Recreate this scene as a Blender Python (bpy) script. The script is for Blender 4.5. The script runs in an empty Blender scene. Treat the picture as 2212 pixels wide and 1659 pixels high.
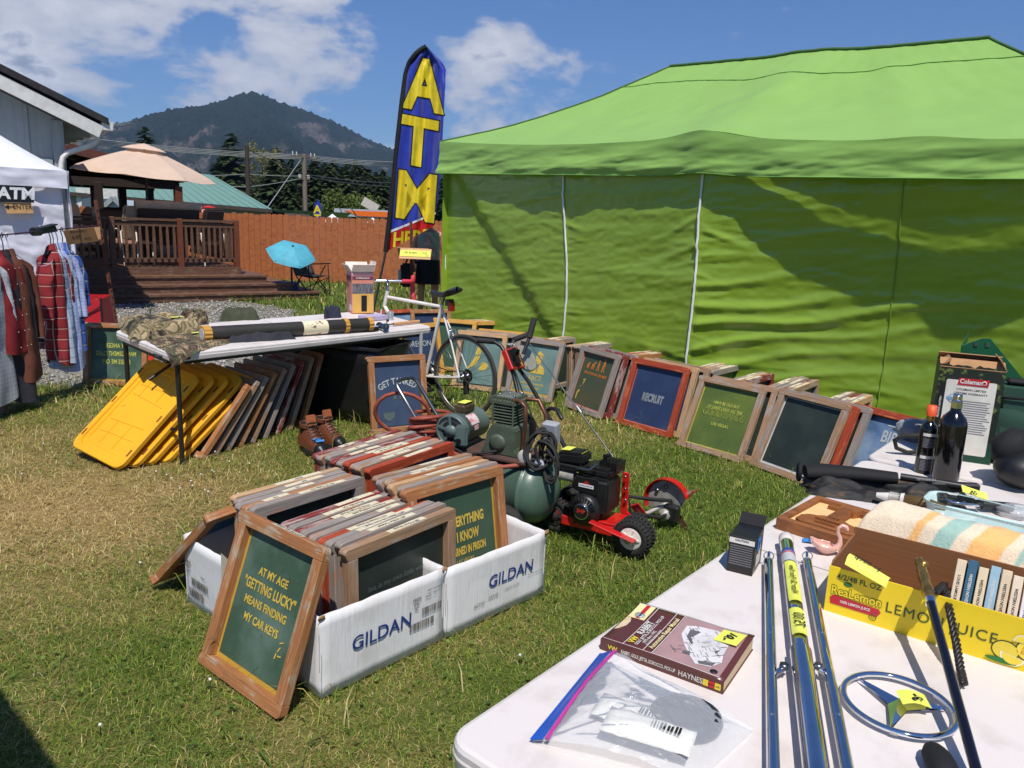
import bpy, bmesh, math, random
import numpy as np
from mathutils import Vector as V, Matrix, Euler, noise as mn
R = math.radians
MT = Matrix.Translation; MR = Matrix.Rotation
random.seed(7)
sc = bpy.context.scene
col = sc.collection

# ---------------------------------------------------------------- camera
PITCH, ROLL, CAMH, FPX = 12.0, 0.04, 1.65, 1662.0
cd = bpy.data.cameras.new('camera'); cam = bpy.data.objects.new('camera', cd); col.objects.link(cam)
CM = MR(R(90 - PITCH), 3, 'X') @ MR(ROLL, 3, 'Z')
cam.matrix_world = MT((0, 0, CAMH)) @ CM.to_4x4()
cd.sensor_width = 36; cd.lens = FPX / 2212 * 36; cd.clip_start = .05; cd.clip_end = 12000
sc.camera = cam
# ---------------------------------------------------------------- sun and sky
SUN_EL, SUN_AZ = R(62), math.atan2(-.99, .12)
sdir = V((math.cos(SUN_AZ) * math.cos(SUN_EL), math.sin(SUN_AZ) * math.cos(SUN_EL), math.sin(SUN_EL)))
sl = bpy.data.lights.new('sun', 'SUN'); sl.energy = 4.9; sl.angle = R(.53); sl.color = (1, .955, .88)
sun = bpy.data.objects.new('sun', sl); col.objects.link(sun)
sun.rotation_euler = sdir.to_track_quat('Z', 'Y').to_euler()
vs = sc.view_settings
sc.display_settings.display_device = 'sRGB'
vs.view_transform = 'Standard'; vs.look = 'None'; vs.gamma = 1; vs.use_curve_mapping = False; vs.exposure = 0.06
sc.cycles.use_denoising = True
sc.cycles.max_bounces = 8; sc.cycles.transparent_max_bounces = 16; sc.cycles.volume_bounces = 0
sc.cycles.use_adaptive_sampling = True; sc.cycles.adaptive_threshold = .015

def ray(x, y): return CM @ V(((x - 1106) / FPX, -(y - 829.5) / FPX, -1))
def G(x, y, z=0.0):          # where the line of sight of a photograph point meets the level z
    d = ray(x, y); return V((0, 0, CAMH)) + d * ((z - CAMH) / d.z)
def P(x, y, yy):             # ... and where it meets the depth yy
    d = ray(x, y); return V((0, 0, CAMH)) + d * (yy / d.y)

w = bpy.data.worlds.new('World'); sc.world = w; w.use_nodes = True
nt = w.node_tree; nt.nodes.clear()
def N(t, typ, **k):
    n = t.nodes.new(typ)
    for a, b in k.items():
        if a.startswith('i_'): n.inputs[a[2:].replace('_', ' ')].default_value = b
        else: setattr(n, a, b)
    return n
def L(t, a, b): t.links.new(a, b)
def MA(t, op, a, b=None, clamp=False):
    n = t.nodes.new('ShaderNodeMath'); n.operation = op; n.use_clamp = clamp
    for i, v in ((0, a), (1, b)):
        if v is None: continue
        if isinstance(v, (int, float)): n.inputs[i].default_value = v
        else: t.links.new(v, n.inputs[i])
    return n.outputs[0]
sky = N(nt, 'ShaderNodeTexSky', sky_type='NISHITA', sun_disc=False, sun_elevation=SUN_EL,
        sun_rotation=math.atan2(sdir.x, sdir.y), air_density=1.3, dust_density=.1, ozone_density=5.5, altitude=300)
bg = N(nt, 'ShaderNodeBackground'); bg.inputs[1].default_value = .06
wo = N(nt, 'ShaderNodeOutputWorld')
tc = N(nt, 'ShaderNodeTexCoord')
nrm = N(nt, 'ShaderNodeVectorMath', operation='NORMALIZE'); L(nt, tc.outputs['Generated'], nrm.inputs[0])
D = nrm.outputs[0]
sx = N(nt, 'ShaderNodeSeparateXYZ'); L(nt, D, sx.inputs[0])
mp = N(nt, 'ShaderNodeMapping'); mp.inputs['Scale'].default_value = (1, 1, 2.1); L(nt, D, mp.inputs[0])
n1 = N(nt, 'ShaderNodeTexNoise', i_Scale=6.4, i_Detail=10, i_Roughness=.56, i_Distortion=.2); L(nt, mp.outputs[0], n1.inputs['Vector'])
n2 = N(nt, 'ShaderNodeTexNoise', i_Scale=14.0, i_Detail=6, i_Roughness=.6); L(nt, mp.outputs[0], n2.inputs['Vector'])
cov = None
for (px, py, rad, amt) in ((330, 70, 14, .21), (60, 110, 14, .22), (650, 60, 7, .26), (100, 245, 9, .25), (430, 175, 4, .1), (1075, 215, 6, .22), (1160, 240, 5, .22), (980, 160, 3.5, .14), (1010, 250, 3, .14)):
    c = ray(px, py).normalized()
    dt = N(nt, 'ShaderNodeVectorMath', operation='DOT_PRODUCT'); L(nt, D, dt.inputs[0]); dt.inputs[1].default_value = c
    mr = N(nt, 'ShaderNodeMapRange', interpolation_type='SMOOTHSTEP'); L(nt, dt.outputs['Value'], mr.inputs['Value'])
    mr.inputs['From Min'].default_value = math.cos(R(rad)); mr.inputs['From Max'].default_value = math.cos(R(rad * .25))
    mr.inputs['To Min'].default_value = 0; mr.inputs['To Max'].default_value = amt
    cov = mr.outputs[0] if cov is None else MA(nt, 'MAXIMUM', cov, mr.outputs[0])
dens = MA(nt, 'ADD', MA(nt, 'ADD', n1.outputs[0], cov), MA(nt, 'MULTIPLY', MA(nt, 'SUBTRACT', n2.outputs[0], .5), .16))
mk = N(nt, 'ShaderNodeMapRange', interpolation_type='SMOOTHSTEP'); L(nt, dens, mk.inputs['Value'])
mk.inputs['From Min'].default_value = .61; mk.inputs['From Max'].default_value = .73
thin = N(nt, 'ShaderNodeMapRange', interpolation_type='SMOOTHSTEP'); L(nt, dens, thin.inputs['Value'])
thin.inputs['From Min'].default_value = .68; thin.inputs['From Max'].default_value = .98
cr = N(nt, 'ShaderNodeValToRGB'); L(nt, thin.outputs[0], cr.inputs[0])
e = cr.color_ramp.elements
e[0].position = .0; e[0].color = (9.0, 9.4, 10.8, 1); e[1].position = 1; e[1].color = (3.7, 4.2, 5.6, 1)
x = e.new(.35); x.color = (12., 12.1, 13., 1); x = e.new(.62); x.color = (6.0, 6.6, 8.2, 1)
mx = N(nt, 'ShaderNodeMix', data_type='RGBA'); L(nt, MA(nt, 'MULTIPLY', mk.outputs[0], .93), mx.inputs[0])
# a slightly deeper blue overhead, as in the photograph's clear air
sat = N(nt, 'ShaderNodeMix', data_type='RGBA', blend_type='MULTIPLY'); sat.inputs[0].default_value = 1; L(nt, sky.outputs[0], sat.inputs[6]); sat.inputs[7].default_value = (.8, 1.04, 1.52, 1)
L(nt, sat.outputs[2], mx.inputs[6]); L(nt, cr.outputs[0], mx.inputs[7])
L(nt, mx.outputs[2], bg.inputs[0]); L(nt, bg.outputs[0], wo.inputs[0])

# ---------------------------------------------------------------- helpers
def S(r, g, b):              # sRGB 0-255 to linear
    f = lambda c: (c / 255 / 12.92) if c <= 10 else ((c / 255 + .055) / 1.055) ** 2.4
    return (f(r), f(g), f(b))
def smooth(t): t = max(0, min(1, t)); return t * t * (3 - 2 * t)
def lerp(a, b, t): return a + (b - a) * t
def fb(x, y, z=0., o=4): return mn.fractal(V((x, y, z)), 1., 2., o)
def rot(ax, deg): return MR(R(deg), 3, ax)

class MB:
    def __init__(s): s.v = []; s.f = []; s.m = []; s.s = []
    def add(s, vs_, fs, mi=0, sm=False, M=None):
        o = len(s.v)
        if M is not None: vs_ = [M @ V(p) for p in vs_]
        s.v += [tuple(p) for p in vs_]
        for f in fs: s.f.append(tuple(i + o for i in f)); s.m.append(mi); s.s.append(sm)
        return s
    def box(s, c, d, r=None, mi=0, M=None):
        c = V(c); q = []
        for i in (-1, 1):
            for j in (-1, 1):
                for k in (-1, 1):
                    p = V((i * d[0] / 2, j * d[1] / 2, k * d[2] / 2))
                    if r is not None: p = r @ p
                    q.append(c + p)
        return s.add(q, [(0, 1, 3, 2), (4, 6, 7, 5), (0, 4, 5, 1), (2, 3, 7, 6), (0, 2, 6, 4), (1, 5, 7, 3)], mi, False, M)
    def bar(s, p, q, wd, h, up=(0, 0, 1), mi=0, M=None):
        p = V(p); q = V(q); a = (q - p); l = a.length; a.normalize()
        b = V(up).cross(a)
        if b.length < 1e-4: b = V((1, 0, 0)).cross(a)
        b.normalize(); c = a.cross(b)
        r = Matrix((a, b, c)).transposed()
        return s.box((p + q) / 2, (l, wd, h), r, mi, M)
    def tube(s, pts, r, n=8, closed=False, mi=0, M=None, cap=True, flat=1.0):
        pts = [V(p) for p in pts]; k = len(pts)
        if not hasattr(r, '__len__'): r = [r] * k
        t0 = None; rings = []; u = None
        for i in range(k):
            a = pts[(i + 1) % k] if (closed or i < k - 1) else pts[i]
            b = pts[(i - 1) % k] if (closed or i > 0) else pts[i]
            t = (a - b)
            if t.length < 1e-9: t = V((0, 0, 1))
            t.normalize()
            if u is None:
                u = V((0, 0, 1)).cross(t)
                if u.length < .05: u = V((1, 0, 0)).cross(t)
            u = u - t * u.dot(t); u.normalize(); w_ = t.cross(u)
            rings.append([pts[i] + (u * math.cos(2 * math.pi * j / n) + w_ * math.sin(2 * math.pi * j / n) * flat) * r[i] for j in range(n)])
        vs_ = [p for g in rings for p in g]; fs = []
        for i in range(k if closed else k - 1):
            i2 = (i + 1) % k
            for j in range(n):
                j2 = (j + 1) % n
                fs.append((i * n + j, i * n + j2, i2 * n + j2, i2 * n + j))
        s.add(vs_, fs, mi, True, M)
        if cap and not closed:
            s.add(rings[0], [tuple(reversed(range(n)))], mi, False, M); s.add(rings[-1], [tuple(range(n))], mi, False, M)
        return s
    def lathe(s, prof, n=20, M=None, mi=0, sm=True, cap=True):
        vs_ = []; fs = []; k = len(prof)
        for (r, z) in prof:
            for j in range(n):
                a = 2 * math.pi * j / n; vs_.append((r * math.cos(a), r * math.sin(a), z))
        for i in range(k - 1):
            for j in range(n):
                j2 = (j + 1) % n; fs.append((i * n + j, i * n + j2, (i + 1) * n + j2, (i + 1) * n + j))
        s.add(vs_, fs, mi, sm, M)
        if cap:
            if prof[0][0] > 1e-5: s.add(vs_[:n], [tuple(reversed(range(n)))], mi, False, M)
            if prof[-1][0] > 1e-5: s.add(vs_[-n:], [tuple(range(n))], mi, False, M)
        return s
    def prism(s, o, z0, z1, M=None, mi=0):
        n = len(o); vs_ = [(p[0], p[1], z0) for p in o] + [(p[0], p[1], z1) for p in o]
        fs = [tuple(reversed(range(n))), tuple(range(n, 2 * n))] + [(i, (i + 1) % n, n + (i + 1) % n, n + i) for i in range(n)]
        return s.add(vs_, fs, mi, False, M)
    def grid(s, nu, nv, fn, mi=0, sm=True, M=None, cu=False):
        vs_ = [fn(i / (nu if cu else nu - 1), j / (nv - 1)) for j in range(nv) for i in range(nu)]
        fs = []
        for j in range(nv - 1):
            for i in range(nu if cu else nu - 1):
                i2 = (i + 1) % nu
                fs.append((j * nu + i, j * nu + i2, (j + 1) * nu + i2, (j + 1) * nu + i))
        return s.add(vs_, fs, mi, sm, M)
    def ball(s, c, r, nu=14, nv=9, mi=0, M=None, fn=None):
        r = (r, r, r) if not hasattr(r, '__len__') else r
        def f(u, v):
            a = 2 * math.pi * u; b = math.pi * (v - .5)
            d = V((math.cos(a) * math.cos(b), math.sin(a) * math.cos(b), math.sin(b)))
            k = fn(d) if fn else 1
            return V(c) + V((d.x * r[0], d.y * r[1], d.z * r[2])) * k
        return s.grid(nu, nv, f, mi, True, M, cu=True)
    def out(s, name, mats, parent=None, loc=None, rz=0, bevel=0, seg=1, weld=False, solid=0):
        me = bpy.data.meshes.new(name)
        me.from_pydata(s.v, [], s.f)
        if not isinstance(mats, (list, tuple)): mats = [mats]
        for m_ in mats: me.materials.append(m_)
        me.polygons.foreach_set('material_index', s.m); me.polygons.foreach_set('use_smooth', s.s)
        if bevel or weld or solid:
            b = bmesh.new(); b.from_mesh(me)
            if weld: bmesh.ops.remove_doubles(b, verts=b.verts, dist=1e-5)
            if solid: bmesh.ops.solidify(b, geom=b.faces[:], thickness=solid)
            if bevel: bmesh.ops.bevel(b, geom=b.edges[:], offset=bevel, segments=seg, affect='EDGES', clamp_overlap=True)
            b.to_mesh(me); b.free()
        me.update()
        return link(name, me, parent, loc, rz)
def link(name, me, parent=None, loc=None, rz=0):
    o = bpy.data.objects.new(name, me); col.objects.link(o)
    if parent is not None: o.parent = parent
    if loc is not None: o.location = loc
    if rz: o.rotation_euler.z = rz
    return o
def tag(o, label=None, cat=None, group=None, kind=None):
    if label: o['label'] = label
    if cat: o['category'] = cat
    if group: o['group'] = group
    if kind: o['kind'] = kind
    return o
def thing(name, label, cat, loc=(0, 0, 0), rz=0, group=None, rx=0, ry=0):
    o = bpy.data.objects.new(name, None); col.objects.link(o); o.empty_display_size = .1
    o.location = loc; o.rotation_euler = (rx, ry, rz)
    return tag(o, label, cat, group)
def clone(o, parent=None):
    c = o.copy(); col.objects.link(c)
    if parent is not None: c.parent = parent
    for ch in o.children: clone(ch, c)
    return c
def hangon(o, parent):       # make o a child without moving it (parent without rotation trouble)
    bpy.context.view_layer.update(); o.parent = parent; o.matrix_parent_inverse = parent.matrix_world.inverted()

# ---------------------------------------------------------------- materials
def pm(name, c, rough=.6, metal=0, c2=None, ns=8., amt=.6, stretch=(1, 1, 1), bump=0., bs=80., spec=.5, tr=0., coat=0., sheen=0., lo=.4, hi=.62, rnd=True, det=5, sub=None, transl=0., alpha=None, ior=None, bstretch=None):
    m = bpy.data.materials.new(name); m.use_nodes = True; t = m.node_tree; b = t.nodes['Principled BSDF']
    b.inputs['Roughness'].default_value = rough; b.inputs['Metallic'].default_value = metal
    b.inputs['Specular IOR Level'].default_value = spec
    if tr: b.inputs['Transmission Weight'].default_value = tr
    if ior: b.inputs['IOR'].default_value = ior
    if coat: b.inputs['Coat Weight'].default_value = coat; b.inputs['Coat Roughness'].default_value = .15
    if sheen: b.inputs['Sheen Weight'].default_value = sheen
    if alpha is not None: b.inputs['Alpha'].default_value = alpha
    tc_ = N(t, 'ShaderNodeTexCoord'); vec = tc_.outputs['Object']
    if rnd:
        oi = N(t, 'ShaderNodeObjectInfo'); vm = N(t, 'ShaderNodeVectorMath', operation='ADD'); L(t, vec, vm.inputs[0])
        L(t, MA(t, 'MULTIPLY', oi.outputs['Random'], 37.), vm.inputs[1]); vec = vm.outputs[0]
    mp_ = N(t, 'ShaderNodeMapping'); mp_.inputs['Scale'].default_value = stretch; L(t, vec, mp_.inputs[0])
    c2 = c2 or tuple(v * .72 for v in c)
    nz = N(t, 'ShaderNodeTexNoise', i_Scale=ns, i_Detail=det, i_Roughness=.6); L(t, mp_.outputs[0], nz.inputs['Vector'])
    mr = N(t, 'ShaderNodeMapRange'); L(t, nz.outputs[0], mr.inputs['Value'])
    mr.inputs['From Min'].default_value = lo; mr.inputs['From Max'].default_value = hi; mr.inputs['To Max'].default_value = amt
    mx_ = N(t, 'ShaderNodeMix', data_type='RGBA'); L(t, mr.outputs[0], mx_.inputs[0])
    mx_.inputs[6].default_value = (*c, 1); mx_.inputs[7].default_value = (*c2, 1)
    L(t, mx_.outputs[2], b.inputs['Base Color'])
    if bump:
        mp2 = mp_
        if bstretch: mp2 = N(t, 'ShaderNodeMapping'); mp2.inputs['Scale'].default_value = bstretch; L(t, vec, mp2.inputs[0])
        nb = N(t, 'ShaderNodeTexNoise', i_Scale=bs, i_Detail=4); L(t, mp2.outputs[0], nb.inputs['Vector'])
        bp = N(t, 'ShaderNodeBump', i_Strength=bump, i_Distance=.004); L(t, nb.outputs[0], bp.inputs['Height']); L(t, bp.outputs[0], b.inputs['Normal'])
    if transl:
        ts = N(t, 'ShaderNodeBsdfTranslucent'); L(t, mx_.outputs[2], ts.inputs[0]); ms = N(t, 'ShaderNodeMixShader'); ms.inputs[0].default_value = transl
        L(t, b.outputs[0], ms.inputs[1]); L(t, ts.outputs[0], ms.inputs[2]); L(t, ms.outputs[0], t.nodes['Material Output'].inputs[0])
    m['mix'] = mx_.name
    return m
def wood(name, base, worn, wear=.5, dark=.7):   # stained timber: grain along local X, worn patches of another colour
    m = bpy.data.materials.new(name); m.use_nodes = True; t = m.node_tree; b = t.nodes['Principled BSDF']
    b.inputs['Roughness'].default_value = .62
    tc_ = N(t, 'ShaderNodeTexCoord'); oi = N(t, 'ShaderNodeObjectInfo')
    vm = N(t, 'ShaderNodeVectorMath', operation='ADD'); L(t, tc_.outputs['Object'], vm.inputs[0]); L(t, MA(t, 'MULTIPLY', oi.outputs['Random'], 51.), vm.inputs[1])
    g = N(t, 'ShaderNodeMapping'); g.inputs['Scale'].default_value = (2.2, 38, 38); L(t, vm.outputs[0], g.inputs[0])
    gn = N(t, 'ShaderNodeTexNoise', i_Scale=3., i_Detail=5, i_Roughness=.65, i_Distortion=.6); L(t, g.outputs[0], gn.inputs['Vector'])
    p = N(t, 'ShaderNodeMapping'); p.inputs['Scale'].default_value = (1, 2.6, 2.6); L(t, vm.outputs[0], p.inputs[0])
    pn = N(t, 'ShaderNodeTexNoise', i_Scale=6., i_Detail=8, i_Roughness=.68); L(t, p.outputs[0], pn.inputs['Vector'])
    mr = N(t, 'ShaderNodeMapRange', interpolation_type='SMOOTHSTEP'); L(t, MA(t, 'ADD', pn.outputs[0], MA(t, 'MULTIPLY', MA(t, 'SUBTRACT', gn.outputs[0], .5), .35)), mr.inputs['Value'])
    mr.inputs['From Min'].default_value = .62 - wear * .28; mr.inputs['From Max'].default_value = .72 - wear * .24
    a = N(t, 'ShaderNodeMix', data_type='RGBA'); L(t, mr.outputs[0], a.inputs[0]); a.inputs[6].default_value = (*base, 1); a.inputs[7].default_value = (*worn, 1)
    gm = N(t, 'ShaderNodeMapRange'); L(t, gn.outputs[0], gm.inputs['Value']); gm.inputs['From Min'].default_value = .36; gm.inputs['From Max'].default_value = .62; gm.inputs['To Min'].default_value = dark; gm.inputs['To Max'].default_value = 1.08
    mu = N(t, 'ShaderNodeMix', data_type='RGBA', blend_type='MULTIPLY'); mu.inputs[0].default_value = 1; L(t, a.outputs[2], mu.inputs[6])
    hv = N(t, 'ShaderNodeCombineColor'); 
    for i in range(3): L(t, gm.outputs[0], hv.inputs[i])
    L(t, hv.outputs[0], mu.inputs[7]); L(t, mu.outputs[2], b.inputs['Base Color'])
    bp = N(t, 'ShaderNodeBump', i_Strength=.35, i_Distance=.003); L(t, gn.outputs[0], bp.inputs['Height']); L(t, bp.outputs[0], b.inputs['Normal'])
    return m
def glass(name, c=(1, 1, 1), rough=0., ior=1.45):
    m = bpy.data.materials.new(name); m.use_nodes = True; b = m.node_tree.nodes['Principled BSDF']
    b.inputs['Base Color'].default_value = (*c, 1); b.inputs['Transmission Weight'].default_value = 1; b.inputs['Roughness'].default_value = rough; b.inputs['IOR'].default_value = ior
    return m
def film(name, c, a=.25, rough=.12, bump=False):        # thin clear plastic: part see-through, part glossy
    m = bpy.data.materials.new(name); m.use_nodes = True; t = m.node_tree; b = t.nodes['Principled BSDF']
    b.inputs['Base Color'].default_value = (*c, 1); b.inputs['Roughness'].default_value = rough; b.inputs['Specular IOR Level'].default_value = .5
    nb = N(t, 'ShaderNodeTexNoise', i_Scale=34., i_Detail=3, i_Distortion=1.); tc_ = N(t, 'ShaderNodeTexCoord'); L(t, tc_.outputs['Object'], nb.inputs['Vector']); bp = N(t, 'ShaderNodeBump', i_Strength=.5 if bump else 0, i_Distance=.008); L(t, nb.outputs[0], bp.inputs['Height']); L(t, bp.outputs[0], b.inputs['Normal'])
    tp = N(t, 'ShaderNodeBsdfTransparent'); ms = N(t, 'ShaderNodeMixShader'); fr = N(t, 'ShaderNodeFresnel', i_IOR=1.5)
    L(t, MA(t, 'ADD', fr.outputs[0], a, True), ms.inputs[0]); L(t, tp.outputs[0], ms.inputs[1]); L(t, b.outputs[0], ms.inputs[2]); L(t, ms.outputs[0], t.nodes['Material Output'].inputs[0])
    return m

K = {}
def k(name, *a, **kw):
    if name not in K: K[name] = pm(name, *a, **kw)
    return K[name]
white_plastic = pm('white_plastic', S(222, 214, 208), .45, c2=S(205, 196, 190), ns=3, amt=.7, bump=.15, bs=400)
table_white = pm('scuffed_table_plastic', S(216, 208, 204), .42, c2=S(184, 172, 164), ns=9, amt=.8, lo=.5, hi=.85, bump=.12, bs=500)
black_metal = pm('black_painted_steel', S(28, 28, 29), .4, c2=S(40, 38, 36))
black_plastic = pm('black_plastic', S(20, 20, 21), .45, c2=S(32, 31, 30), ns=12)
black_rubber = pm('black_rubber', S(30, 29, 28), .8, c2=S(46, 43, 40), ns=20, bump=.3, bs=120)
grey_metal = pm('grey_steel', S(150, 152, 155), .32, 1, c2=S(110, 108, 104), ns=14)
chrome = pm('chrome', S(228, 230, 232), .05, 1, c2=S(210, 212, 215))
cast_grey = pm('cast_aluminium', S(176, 172, 164), .5, .25, c2=S(110, 105, 98), ns=20)
red_paint = pm('red_paint', S(196, 26, 24), .35, c2=S(160, 22, 20), coat=.3)
yellow_tape = pm('yellow_note_paper', S(222, 226, 96), .7, c2=S(212, 216, 84))
ink = pm('black_ink', S(22, 22, 24), .6)
blue_ink = pm('blue_ink', S(48, 60, 108), .7)
paper_white = pm('white_paper', S(225, 222, 214), .7, c2=S(205, 200, 190))
masking = pm('masking_tape', S(214, 204, 176), .75, c2=S(190, 176, 144), ns=18)
cardboard = pm('brown_cardboard', S(172, 130, 88), .8, c2=S(150, 110, 72), ns=10, bump=.2, bs=200)
white_card = pm('white_cardboard', S(224, 222, 222), .62, c2=S(190, 182, 172), ns=7, amt=.7, lo=.48, hi=.8, bump=.6, bs=14, bstretch=(6, 6, .6))
brand_blue = pm('navy_print', S(28, 58, 128), .55)
grey_print = pm('grey_print', S(120, 120, 122), .6)
green_box = pm('dark_green_print', S(20, 66, 48), .5)
skin = pm('skin', S(196, 140, 112), .55, c2=S(184, 124, 98))
W_GREY = wood('weathered_grey_wood', S(150, 140, 132), S(176, 128, 100), .28)
W_PINK = wood('pinkish_worn_wood', S(164, 130, 100), S(158, 146, 138), .45)
W_ORANGE = wood('orange_stained_wood', S(168, 112, 68), S(170, 150, 126), .36)
W_RED = wood('red_stained_wood', S(168, 66, 36), S(192, 104, 66), .35)
W_MAROON = wood('maroon_painted_wood', S(132, 48, 38), S(174, 152, 144), .45)
W_PALE = wood('pale_pine_wood', S(196, 158, 116), S(168, 148, 132), .3)
W_YELLOW = wood('yellow_pine_wood', S(214, 160, 74), S(190, 132, 70), .25)
WOODS = [W_GREY, W_PINK, W_ORANGE, W_RED, W_MAROON, W_PALE, W_GREY, W_PINK]
WNAME = {W_GREY: 'weathered grey', W_PINK: 'worn pinkish', W_ORANGE: 'orange stained', W_RED: 'red stained', W_MAROON: 'maroon painted', W_PALE: 'pale pine', W_YELLOW: 'yellow pine'}

# ---------------------------------------------------------------- lettering
_fc = {}
def text_mesh(body, size, bold=0., shear=0., sx=1., align='CENTER', spacing=1.):
    key = (body, size, bold, shear, sx, align, spacing)
    if key in _fc: return _fc[key]
    cu = bpy.data.curves.new('lettering', 'FONT'); cu.body = body; cu.size = size; cu.offset = bold * size; cu.shear = shear
    cu.align_x = align; cu.align_y = 'CENTER'; cu.resolution_u = 3; cu.space_character = spacing; cu.fill_mode = 'FRONT'
    o = bpy.data.objects.new('lettering', cu); col.objects.link(o)
    bpy.context.view_layer.update()
    me = bpy.data.meshes.new_from_object(o.evaluated_get(bpy.context.evaluated_depsgraph_get()))
    bpy.data.objects.remove(o); bpy.data.curves.remove(cu)
    vs_ = [(v.co.x * sx, v.co.y) for v in me.vertices]; fs = [tuple(p.vertices) for p in me.polygons]
    bpy.data.meshes.remove(me)
    _fc[key] = (vs_, fs)
    return _fc[key]
def text(body, size, mat, parent, M, name='lettering', bold=0., shear=0., sx=1., align='CENTER', fn=None, cut=0, spacing=1.):
    """lettering as thin print; M places the local x-y page; fn bends the page"""
    vs_, fs = text_mesh(body, size, bold, shear, sx, align, spacing)
    if cut and vs_:
        b = bmesh.new(); q = [b.verts.new((x_, y_, 0)) for x_, y_ in vs_]
        for f in fs:
            try: b.faces.new([q[i] for i in f])
            except ValueError: pass
        for ax in (0, 1):
            lo_ = min(v[ax] for v in vs_); hi_ = max(v[ax] for v in vs_); c_ = lo_ + cut
            while c_ < hi_:
                co = [0, 0, 0]; no = [0, 0, 0]; co[ax] = c_; no[ax] = 1
                bmesh.ops.bisect_plane(b, geom=b.verts[:] + b.edges[:] + b.faces[:], plane_co=co, plane_no=no); c_ += cut
        b.verts.index_update(); vs_ = [(v.co.x, v.co.y) for v in b.verts]; fs = [tuple(v.index for v in f.verts) for f in b.faces]; b.free()
    mb = MB()
    pts = [(fn(x_, y_) if fn else V((x_, y_, 0))) for x_, y_ in vs_]
    mb.add(pts, fs, 0, False, M)
    return mb.out(name, mat, parent)
def lines(rows, size, mat, parent, M, lead=1.25, **kw):
    for i, r_ in enumerate(rows): text(r_, size, mat, parent, M @ MT((0, -i * size * lead, 0)), **kw)
def page(o, xd, yd):         # matrix of a page with its origin, x direction and y direction
    x_ = V(xd).normalized(); z_ = x_.cross(V(yd)).normalized(); y_ = z_.cross(x_)
    M = Matrix((x_, y_, z_)).transposed().to_4x4(); M.translation = V(o); return M
FRONT = page((0, 0, 0), (1, 0, 0), (0, 0, 1))   # page facing local -Y
# ================================================================ SETTING
rng = np.random.default_rng(5)
_lat = rng.random((256, 256))
def vnoise(x, y):
    xi = np.floor(x).astype(int); yi = np.floor(y).astype(int); fx = x - xi; fy = y - yi
    fx = fx * fx * (3 - 2 * fx); fy = fy * fy * (3 - 2 * fy)
    g = lambda a, b: _lat[a % 256, b % 256]
    return (g(xi, yi) * (1 - fx) + g(xi + 1, yi) * fx) * (1 - fy) + (g(xi, yi + 1) * (1 - fx) + g(xi + 1, yi + 1) * fx) * fy
def fnoise(x, y, s, o=4):
    t = 0; a = .5
    for i in range(o): t = t + a * vnoise(x * s + 17.3 * i, y * s + 5.1 * i); s *= 2.1; a *= .5
    return t / (1 - .5 ** o)
def dryness(x, y):
    d = fnoise(x, y, .55) * .7 - .28
    for cx, cy, r_, a in ((-3.2, 4.5, 1.5, .45), (-2.4, 3.7, .9, .3), (-3.6, 3.4, 1.0, .25), (.15, 6.1, .8, .6), (.45, 5.3, .5, .25), (-1.9, 4.35, .6, .2), (-.5, 1.9, .8, .08), (-.6, 5.7, .6, .3), (-2.2, 2.2, .6, .12)):
        d = d + a * np.exp(-((x - cx) ** 2 + (y - cy) ** 2) / r_ ** 2)
    d = d - .16 * np.exp(-((x - 1.1) ** 2 + (y - 4.4) ** 2) / 1.6) - .1 * (y > 9)
    return np.clip(d + (fnoise(x, y, 3.1) - .5) * .55, 0, 1)
GP = np.array([(G(-500, 930).x, 5.6), (-5.3, 6.1), (-4.3, 6.75), (-3.4, 7.2), (-2.2, 7.9), (-1.95, 9.0), (-2.8, 11.2), (-4.3, 13.4), (-5.6, 14.2), (-7.5, 13.6), (-14, 14.5), (-15, 6.)])
def in_poly(x, y, poly):
    ins = np.zeros(x.shape, bool); n = len(poly)
    for i in range(n):
        x1, y1 = poly[i]; x2, y2 = poly[(i + 1) % n]
        c = ((y1 > y) != (y2 > y)) & (x < (x2 - x1) * (y - y1) / (y2 - y1 + 1e-12) + x1); ins ^= c
    return ins
def gravel_at(x, y): 
    return in_poly(x + (fnoise(x, y, 1.3) - .5) * .9, y + (fnoise(x + 9, y, 1.3) - .5) * .9, GP)

def axis(fine0, fine1, st, far):
    a = list(np.arange(fine0, fine1 + 1e-6, st)); d = st; v = fine1
    while v < far: d *= 1.35; v += d; a.append(v)
    d = st; v = fine0
    while v > -far: d *= 1.35; v -= d; a.insert(0, v)
    return np.array(a)
gx = axis(-8, 5, .09, 9000); gy = axis(.4, 15, .09, 9000)
X, Y_ = np.meshgrid(gx, gy); nx, ny = len(gx), len(gy)
Z = np.where((np.abs(X) < 60) & (np.abs(Y_) < 60), (fnoise(X, Y_, .8) - .5) * .03 - .012, -.01)
me = bpy.data.meshes.new('ground')
ii = (np.arange(ny - 1)[:, None] * nx + np.arange(nx - 1)[None, :]).ravel()
me.from_pydata(np.stack([X.ravel(), Y_.ravel(), Z.ravel()], 1).tolist(), [], np.stack([ii, ii + 1, ii + nx + 1, ii + nx], 1).tolist())
dr = dryness(X, Y_).ravel(); gv = gravel_at(X, Y_).ravel().astype(float)
ca = me.color_attributes.new('cover', 'FLOAT_COLOR', 'POINT')
ca.data.foreach_set('color', np.stack([dr, gv, 0 * dr, 1 + 0 * dr], 1).astype(np.float32).ravel())
gm_ = bpy.data.materials.new('lawn_soil'); gm_.use_nodes = True; t = gm_.node_tree; b_ = t.nodes['Principled BSDF']; b_.inputs['Roughness'].default_value = .9; b_.inputs['Specular IOR Level'].default_value = .15
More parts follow.
